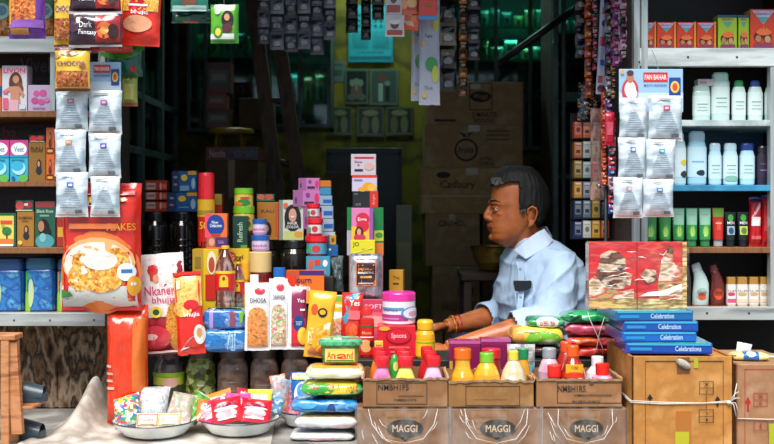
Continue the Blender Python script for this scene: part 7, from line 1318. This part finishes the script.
# trunk core, arms, hands, legs - all within the one body
SHN = G(560, 266, -.13); SHF = G(520, 269, .135)
ELN = G(549, 322, -.19); WRN = G(447, 348.5, -.235)
ELF = G(504, 315, .14); WRF = G(446, 326.5, .03)
PEL = Vector((WX(562, YM), YM, .74))
def limb(pts, rs, n=20): sk.tube(pts, rs, skin_m, n)
limb([H3(538, 268), H3(548, 310), PEL], [.10, .12, .13]); sk.ell(H3(537, 264, 0), (.085, .16, .05), skin_m, 20, 12, Matrix.Rotation(.35, 3, 'Z'))
limb([SHN, SHN.lerp(ELN, .5), ELN], [.052, .045, .038]); limb([SHF, SHF.lerp(ELF, .5), ELF], [.052, .045, .038])
def forearm(e, w_):
    limb([e, e.lerp(w_, .25), e.lerp(w_, .62), e.lerp(w_, .92), w_], [.039, .044, .034, .0255, .0250])
forearm(ELN, WRN); forearm(ELF, WRF)
def hand(w_, dirv, side_, down, curl=.5, spread=.012):
    d = Vector(dirv).normalized(); s = Vector(side_).normalized(); n_ = Vector(down).normalized()
    c0 = w_ + d*.045
    R3 = Matrix((d, s, n_)).transposed()
    sk.ell(c0, (.052, .040, .0165), skin_m, 18, 10, R3)
    for i, L in enumerate((.074, .083, .077, .060)):
        b_ = w_ + d*.078 + s*((i-1.5)*.0195)
        a1, a2, a3 = curl*.5, curl*1.2, curl*1.9
        q = [b_ - d*.02]; q.append(b_)
        for a, fr in ((a1, .46), (a2, .30), (a3, .24)): q.append(q[-1] + (d*math.cos(a)+n_*math.sin(a)+s*((i-1.5)*spread*2))*L*fr)
        sk.tube(q, [.0098, .0096, .0088, .0080, .0066], skin_m, 10); sk.ell(q[-1], (.0068,)*3, skin_m, 10, 8)
    b_ = w_ + d*.020 - s*.028
    q = [b_, b_ + d*.026 - s*.022 + n_*.008, b_ + d*.052 - s*.030 + n_*.016, b_ + d*.072 - s*.028 + n_*.020]
    sk.tube(q, [.0135, .0120, .0104, .0080], skin_m, 10); sk.ell(q[-1], (.0082,)*3, skin_m, 10, 8)
dn = (WRN-ELN).normalized(); df = (WRF-ELF).normalized()
hand(WRN, (-1, -.08, .02), (0.08, -.97, -.1), (0, .05, -1), .35)
hand(WRF, (-1, -.25, -.12), (-.2, .9, -.3), (-.1, -.3, -1), .75)
KN = Vector((WX(468, YM), 3.56, .905)); KF = Vector((WX(474, YM), 3.86, .93)); 
limb([PEL + Vector((0, -.08, 0)), KN], [.085, .055]); limb([PEL + Vector((0, .08, 0)), KF], [.085, .055])
FN = Vector((KN.x+.10, 3.54, .665)); FF = Vector((KF.x+.08, 3.88, .665))
limb([KN, FN], [.052, .034]); limb([KF, FF], [.052, .034])
for f in (FN, FF): sk.tube([f+Vector((.04, 0, -.03)), f+Vector((-.06, 0, -.038)), f+Vector((-.15, 0, -.047))], [.030, .028, .016], skin_m, 14)
body = sk.build('body')
md = body.modifiers.new('r', 'REMESH'); md.mode = 'VOXEL'; md.voxel_size = .0031; md.use_smooth_shade = True
ms = body.modifiers.new('s', 'SMOOTH'); ms.factor = .5; ms.iterations = 5
bake(body)
bm0 = MB()      # materials reset: one skin material, lips tinted
body.data.materials.clear(); body.data.materials.append(skin_m); body.data.materials.append(M('#7c3f2c', .45)); body.data.materials.append(noisy(['#6f3b22', '#8f4a26', '#5f3420'], 60, .6, 0, .1))
lc = tilt(H3(489.4, 228.9, 0))
for p in body.data.polygons:
    c = p.center; q = tilt(c, -.10)
    y_ = (EYE-q.z)*F/YM+HY; x_ = q.x*F/YM+HX
    if x_ < 493.2 and abs(q.y-YM) < .021 and 227.0 < y_ < 231.8 - abs(q.y-YM)*60: p.material_index = 1
rel(body)
# ---- hair
hair_m = noisy(['#060505', '#0b0908', '#070606', '#221f1e', '#060505', '#0a0808'], 34, .72, .0, .8, stretch=(1.6, 1.6, .3))
hairg = noisy(['#3c3a38', '#8a8784', '#1a1716', '#6a6663', '#141110'], 60, .6, .0, .8, stretch=(1.6, 1.6, .3))
HP = [(489.5, 184), (494, 186.5), (503, 183.2), (513.5, 182.0), (515.3, 190), (514.5, 199), (514.0, 208), (516.5, 214), (519.5, 213.5), (521.5, 206.8), (526, 204.3), (531.5, 207.8), (533.2, 214.5), (532.4, 222.5), (536, 227), (543, 228), (551, 223), (560, 200), (556, 150), (480, 150)]
def inside(x, y, P_):
    r = False
    for i in range(len(P_)):
        x1, y1 = P_[i]; x2, y2 = P_[i-1]
        if (y1 > y) != (y2 > y) and x < (x2-x1)*(y-y1)/(y2-y1)+x1: r = not r
    return r
def hairpt(y, a, gr):
    p = headpt(y, a, gr); return p
hb = MB(); NU, NV = 110, 90; yy_ = [167.3 + (228-167.3)*j/NV for j in range(NV+1)]
def hpt(i, j, g):
    a = 2*PI*i/NU; y = yy_[j]; ca = math.cos(a)
    k = .0062 + .0050*max(0, ca)**2 + .0012*min(1, max(0, (188-y)/14))
    k += .0016*noise.noise(Vector((i*.55, y*.06, 3))) + .0012*math.sin(i*1.9+y*.15)
    if y > 205 and ca > .2: k += .0016*(y-205)*.35*ca      # the hair flares at the nape
    p = headpt(max(169.6, y+2.0), a, k if g else -.002)
    if y+2.0 < 169.6: 
        f_ = (169.6-(y+2.0)) ; c_ = Vector((WX(518, YM), YM, p.z)); p = c_ + (p-c_)*max(.0, 1-f_*f_*.6)
    p.z = WZ(y, YM) if g else p.z
    q = p.copy(); q.y = YM; 
    return p
vs_ = [[hpt(i, j, True) for i in range(NU)] for j in range(NV+1)]
vi = {}; fo = []
def keep(p):
    x = p.x*F/YM+HX; y = (EYE-p.z)*F/YM+HY
    jit = 1.1*noise.noise(Vector((x*.7, y*.5, p.y*40)))
    if abs(p.y-YM) < .030 and x < 500: return y < 184.5+jit-1.5*(abs(p.y-YM) < .02)
    return inside(x+jit, y+jit*.6, HP)
outer = []; 
for j in range(NV):
    for i in range(NU):
        q = [vs_[j][i], vs_[j][(i+1) % NU], vs_[j+1][(i+1) % NU], vs_[j+1][i]]
        c = sum(q, Vector())/4
        if keep(c): outer.append([(j, i), (j, (i+1) % NU), (j+1, (i+1) % NU), (j+1, i)])
idx = {}; vv = []; ff = []; mm = []
for q in outer:
    f = []
    for k in q:
        if k not in idx: idx[k] = len(vv); vv.append(tilt(vs_[k[0]][k[1]]))
        f.append(idx[k])
    ff.append(f); c = vs_[q[0][0]][q[0][1]]; x = c.x*F/YM+HX; y = (EYE-c.z)*F/YM+HY
    mm.append(1 if (x < 498.5 and y > 178.5) or (x < 519 and y > 209 and abs(c.y-YM) > .05) else 0)
top = [k for k in idx if k[0] == 0]
me = bpy.data.meshes.new('hair'); me.from_pydata(vv, [], ff + [[idx[(0, i)] for i in range(NU)]] if len(top) == NU else ff)
me.materials.append(hair_m); me.materials.append(hairg)
for i_, p in enumerate(me.polygons): p.use_smooth = True; p.material_index = mm[i_] if i_ < len(mm) else 0
hair = bpy.data.objects.new('hair', me); C.objects.link(hair)
so = hair.modifiers.new('s', 'SOLIDIFY'); so.thickness = .007; so.offset = -1
bake(hair); tag(hair, 'black hair greying at the front and temple, longer at the nape'); rel(hair)
# eyes, brows, moustache shadow
for s in (-1, 1):
    e = MB(); c = tilt(H3(494.4, 208.9, s*.031))
    e.ell((0, 0, 0), (.0108, .0118, .0088), M('#d8ccc0', .2, .5), 16, 10); o = e.build('eye', loc=c)
    e2 = MB(); e2.ell((-.0066, s*.0040, -.0012), (.0046, .0062, .0055), M('#120a08', .15, .8), 12, 8); e2.build('iris', o); rel(o)
    l = MB()
    for dz, rr_ in ((.0062, .0034), (-.0072, .0026)):
        l.tube([tilt(H3(490.6, 208.9, s*.021))+Vector((0, 0, dz*.4)), tilt(H3(490.9, 208.9, s*.031))+Vector((0, 0, dz)), tilt(H3(493.4, 208.9, s*.0415))+Vector((0, 0, dz*.8)), tilt(H3(497, 209.3, s*.045))], [rr_*.7, rr_, rr_, rr_*.6], skin_m, 8)
    rel(l.build('eyelid'))
    b_ = MB(); b_.tube([tilt(H3(488.6, 202.4, s*.012)), tilt(H3(488.9, 200.8, s*.024)), tilt(H3(492.2, 200.4, s*.043)), tilt(H3(497.4, 202.6, s*.0555))], [.0022, .0036, .0032, .0014], M('#1a1210', .7), 8); rel(b_.build('eyebrow'))
b_ = MB(); b_.tube([tilt(H3(494, 227, -.026)), tilt(H3(490.0, 224.6, -.014)), tilt(H3(487.4, 224.6, 0)), tilt(H3(490.0, 224.6, .014)), tilt(H3(494, 227, .026))], [.0014, .0036, .0040, .0036, .0014], noisy(['#5a4a44', '#3a2c28', '#7a6a64'], 200, .8), 8); rel(b_.build('moustache'))

# ---- shirt
st_ = MB()
def seg(pts, rs, n=26): st_.tube(pts, rs, shirt_m, n)
def ring_loft(rings, n=36):      # rings: (centre, half across shoulders, half depth, yaw)
    vs_ = []
    for c, a, b, yaw in rings:
        for k in range(n):
            q = 2*PI*k/n; x = b*math.copysign(abs(math.cos(q))**.85, math.cos(q)); y = a*math.copysign(abs(math.sin(q))**.85, math.sin(q))
            vs_.append((c.x + x*math.cos(yaw)-y*math.sin(yaw), c.y + x*math.sin(yaw)+y*math.cos(yaw), c.z))
    m_ = len(rings)
    st_.add(vs_, [(j*n+k, j*n+(k+1) % n, (j+1)*n+(k+1) % n, (j+1)*n+k) for j in range(m_-1) for k in range(n)] + [tuple(range(n))[::-1], tuple((m_-1)*n+k for k in range(n))], shirt_m, True)
yw = .42
ring_loft([(H3(531, 235.5, .01), .056, .052, yw), (H3(535, 242, .01), .100, .078, yw), (H3(538.5, 249, .01), .135, .092, yw), (H3(540.5, 257, .0), .160, .106, yw), (H3(542, 268, .0), .175, .120, yw), (H3(543, 282, 0), .180, .134, yw),
           (H3(543.5, 298, 0), .178, .140, yw), (H3(546, 315, 0), .176, .142, yw), (H3(551, 335, 0), .178, .144, yw), (H3(555, 360, 0), .182, .145, yw), (H3(558, 395, 0), .188, .155, yw), (H3(560, 410, 0), .180, .150, yw)])
SN = SHN.copy(); SF = SHF.copy()
seg([SN + Vector((-.05, .05, .010)), SN, SN.lerp(ELN, .3)+Vector((.004, 0, 0)), SN.lerp(ELN, .65)+Vector((.004, 0, 0)), ELN+Vector((.0, 0, .0))], [.054, .062, .066, .064, .062])
CN = ELN.lerp(WRN, .36); seg([ELN+Vector((.012, .0, .0)), ELN.lerp(CN, .5), CN], [.064, .060, .056])
seg([CN + (ELN-CN).normalized()*.055, CN + (ELN-CN).normalized()*.004], [.0605, .0600])
seg([SF + Vector((.05, -.04, .008)), SF, SF.lerp(ELF, .5)+Vector((-.004, 0, 0)), ELF], [.050, .058, .060, .060])
CF = ELF.lerp(WRF, .40); seg([ELF+Vector((.010, 0, 0)), ELF.lerp(CF, .5), CF], [.064, .061, .057]); seg([CF + (ELF-CF).normalized()*.050, CF + (ELF-CF).normalized()*.004], [.062, .0615])
# folds of cloth
def fold(a, b, r, bow): 
    m_ = a.lerp(b, .5)+Vector(bow); q = [a, a.lerp(m_, .6)+Vector(bow)*.2, m_, b.lerp(m_, .6)+Vector(bow)*.2, b]; st_.tube(q, [r*.3, r*.9, r, r*.8, r*.3], shirt_m, 10)
sft = lambda px, py, d: H3(px, py, d)
shirt = st_.build('shirt')
md = shirt.modifiers.new('r', 'REMESH'); md.mode = 'VOXEL'; md.voxel_size = .0045; md.use_smooth_shade = True
ms = shirt.modifiers.new('s', 'SMOOTH'); ms.factor = .5; ms.iterations = 5
bake(shirt)
shirt.data.update()
nrm_ = [v.normal.copy() for v in shirt.data.vertices]; new_ = []
for vi_, v in enumerate(shirt.data.vertices):
    p = v.co.copy(); vn = nrm_[vi_]; a_ = .95; u_ = p.x*math.cos(a_)-p.z*math.sin(a_); w__ = p.x*math.sin(a_)+p.z*math.cos(a_)
    n1 = 1-abs(noise.noise(Vector((u_*17, w__*3.2, p.y*5+1)))*2.2); n2 = 1-abs(noise.noise(Vector((u_*9+4, w__*7, p.y*6)))*2.2)
    y_ = (EYE-p.z)*F/YM+HY; k_ = min(1, max(.15, (y_-236)/30))
    new_ += list(p + vn*(k_*(.0085*max(0, n1)**2 + .0065*max(0, n2)**3) - .003))
shirt.data.vertices.foreach_set('co', new_); shirt.data.update()
ms = shirt.modifiers.new('s', 'SMOOTH'); ms.factor = .5; ms.iterations = 3; bake(shirt)
shirt.data.materials.clear(); shirt.data.materials.append(shirt_m)
# open the neck and the cuffs (delete the end caps so skin shows)
bmh = bmesh.new(); bmh.from_mesh(shirt.data)
dl_ = []
for v in bmh.verts:
    x = v.co.x*F/YM+HX; y = (EYE-v.co.z)*F/YM+HY
    if y < 237.2 + (x-530)*-.0: dl_.append(v)
    elif (v.co-CN).dot((WRN-ELN).normalized()) > -.0035 and (v.co-CN).length < .066: dl_.append(v)
    elif (v.co-CF).dot((WRF-ELF).normalized()) > -.0035 and (v.co-CF).length < .068: dl_.append(v)
    elif y > 411: dl_.append(v)
bmesh.ops.delete(bmh, geom=dl_, context='VERTS'); bmh.to_mesh(shirt.data); bmh.free()
so = shirt.modifiers.new('s', 'SOLIDIFY'); so.thickness = .003; so.offset = -1; bake(shirt)
rel(shirt); tag(shirt, 'pale blue long sleeved shirt with rolled cuffs')
# collar: band and pointed leaf on the near side
white_c = M('#c4d6ea', .75)
cm = MB()
def strip_(pts_top, pts_bot, th=.006, m=None):
    m = m or white_c; n = len(pts_top)
    A = [Vector(p) for p in pts_top]; B_ = [Vector(p) for p in pts_bot]; off = Vector((-.3, -1, .2)).normalized()*th
    vs_ = A + B_ + [p+off for p in A] + [p+off for p in B_]
    fs = []
    for i in range(n-1): fs += [(i, i+1, n+i+1, n+i), (2*n+i, 3*n+i, 3*n+i+1, 2*n+i+1), (i, 2*n+i, 2*n+i+1, i+1), (n+i, n+i+1, 3*n+i+1, 3*n+i)]
    fs += [(0, n, 3*n, 2*n), (n-1, 3*n-1, 4*n-1, 2*n-1)]
    cm.add(vs_, fs, m, False)
strip_([H3(546, 227.5, .0), H3(542, 228.5, -.045), H3(535, 231.5, -.066), H3(527, 236.5, -.078), H3(519, 243, -.078), H3(511, 250, -.066)],
       [H3(553, 237, .0), H3(551, 240, -.060), H3(546, 244, -.092), H3(537, 249, -.110), H3(528, 254.5, -.112), H3(521.5, 258, -.110)])
strip_([H3(546, 226, .0), H3(540, 227, .045), H3(530, 231, .066), H3(519, 238, .058), H3(510, 247, .020), H3(506, 252, -.015)],
       [H3(553, 237, .0), H3(547, 238, .060), H3(537, 241, .09), H3(521, 249, .085), H3(510, 257, .030), H3(504.5, 261, .005)])
col_ = cm.build('collar')
for p_ in col_.data.polygons: p_.use_smooth = True
bv_ = col_.modifiers.new('r', 'REMESH'); bv_.mode = 'VOXEL'; bv_.voxel_size = .0022; bv_.use_smooth_shade = True
ms = col_.modifiers.new('s', 'SMOOTH'); ms.factor = .5; ms.iterations = 8; bake(col_); col_.data.materials.clear(); col_.data.materials.append(white_c); rel(col_)
# placket, buttons, pocket, dark phone in the pocket
fdir = Vector((-math.cos(yw), -math.sin(yw), 0))
def chest(px, py, out=.0):       # ray from the camera onto the shirt
    Y = YM
    o = Vector((0, 0, EYE)); d = (H3(px, py)-o).normalized()
    loc = Vector(man.location)
    hit, p, nrm, _ = shirt.ray_cast(o-loc, d)
    return (p+loc+nrm*out, nrm) if hit else (H3(px, py, -.15), Vector((0, -1, 0)))
bpy.context.view_layer.update()
cm = MB()
pl = [(511.5, 259), (513, 268), (513.5, 280), (513, 292), (511.5, 304), (510, 314)]
A_ = [chest(x, y, .0015)[0] for x, y in pl]; B2 = [chest(x+5.2, y+.5, .0015)[0] for x, y in pl]
for i in range(len(pl)-1): cm.add([A_[i], B2[i], B2[i+1], A_[i+1]], [(0, 1, 2, 3)], shirt_m)
cm.tube(A_, .0013, white_c, 6)
rel(cm.build('placket'))
for (x, y) in ((514.5, 266), (516, 280), (515, 293), (512.5, 306)):
    p, n_ = chest(x, y, .002); b_ = MB(); b_.ell((0, 0, 0), (.0046, .0022, .0046), M('#8aa0b8', .3, .5), 10, 8); rel(b_.build('button', loc=p))
cm = MB(); q = [(509, 279), (526, 276.5), (530, 301), (518, 306), (511, 302)]; pp = [chest(x, y, .002)[0] for x, y in q]; cm.tube(pp+[pp[0]], .0011, white_c, 6); rel(cm.build('pocket_seam'))
cm = MB(); q = [(508.5, 279.2), (516, 277.6), (524.8, 276.4), (525.6, 283.5), (523, 286.6), (516, 288.4), (511.4, 287.6), (509, 284)]
p0_, n_ = chest(517, 282, .004); Rq = n_.to_track_quat('Y', 'Z').to_matrix() if False else (-n_).to_track_quat('Y', 'Z').to_matrix() @ Matrix.Rotation(-.06, 3, 'Y')
ps = [(-.026, -.016), (-.012, -.019), (.012, -.016), (.026, -.008), (.029, .010), (.026, .014), (-.026, .017), (-.030, .012)]
vv_ = [p0_ + Rq @ Vector((x, yy, z)) for yy in (.004, -.007) for x, z in ps]
cm.add(vv_, [tuple(range(8, 16)), tuple(range(8))[::-1]] + [(i, (i+1) % 8, 8+(i+1) % 8, 8+i) for i in range(8)], M('#14181c', .3, .4))
ph = tag(cm.build('spectacle_case'), 'small black case clipped in the man\'s shirt pocket', 'case')
# red and yellow thread on the far wrist
for k, (t_, c) in enumerate(((.86, '#c82020'), (.90, '#d8982a'), (.80, '#b02a3a'))):
    p = ELF.lerp(WRF, t_); d = (WRF-ELF).normalized(); s1 = Vector((0, 0, 1)).cross(d).normalized(); s2 = d.cross(s1); r_ = .0315
    b_ = MB(); b_.tube([p + (s1*math.cos(a)+s2*math.sin(a))*r_ + d*.004*math.sin(a*2+k) for a in [2*PI*i/20 for i in range(21)]], .0021, PL(c), 6)
    tag(rel(b_.build('wrist_thread')), ('red', 'yellow', 'dark red')[k] + ' thread')
# trousers
tr = MB(); navy = noisy(['#24304c', '#303f62', '#1e2840'], 10, .8, 0, .3)
tr.ell(PEL, (.175, .19, .12), navy, 24, 14)
for a, b, f in ((PEL + Vector((0, -.09, 0)), KN, FN), (PEL + Vector((0, .09, 0)), KF, FF)):
    tr.tube([a, a.lerp(b, .5), b], [.100, .088, .070], navy, 20); tr.ell(b, (.068, .068, .068), navy, 18, 12); tr.tube([b, b.lerp(f, .95)], [.067, .054], navy, 18)
o = tr.build('trousers'); md = o.modifiers.new('r', 'REMESH'); md.mode = 'VOXEL'; md.voxel_size = .008; md.use_smooth_shade = True
ms = o.modifiers.new('s', 'SMOOTH'); ms.factor = .5; ms.iterations = 6
bake(o); o.data.materials.clear(); o.data.materials.append(navy); rel(o)
mb = MB(); mb.box(-.22, .22, -.2, .2, 0, .045, M('#3a2c22', .7), .01)
tag(mb.build('floor_cushion', loc=(PEL.x+.02, YM+.02, .601)), 'flat brown cushion beneath the seated man', 'cushion')
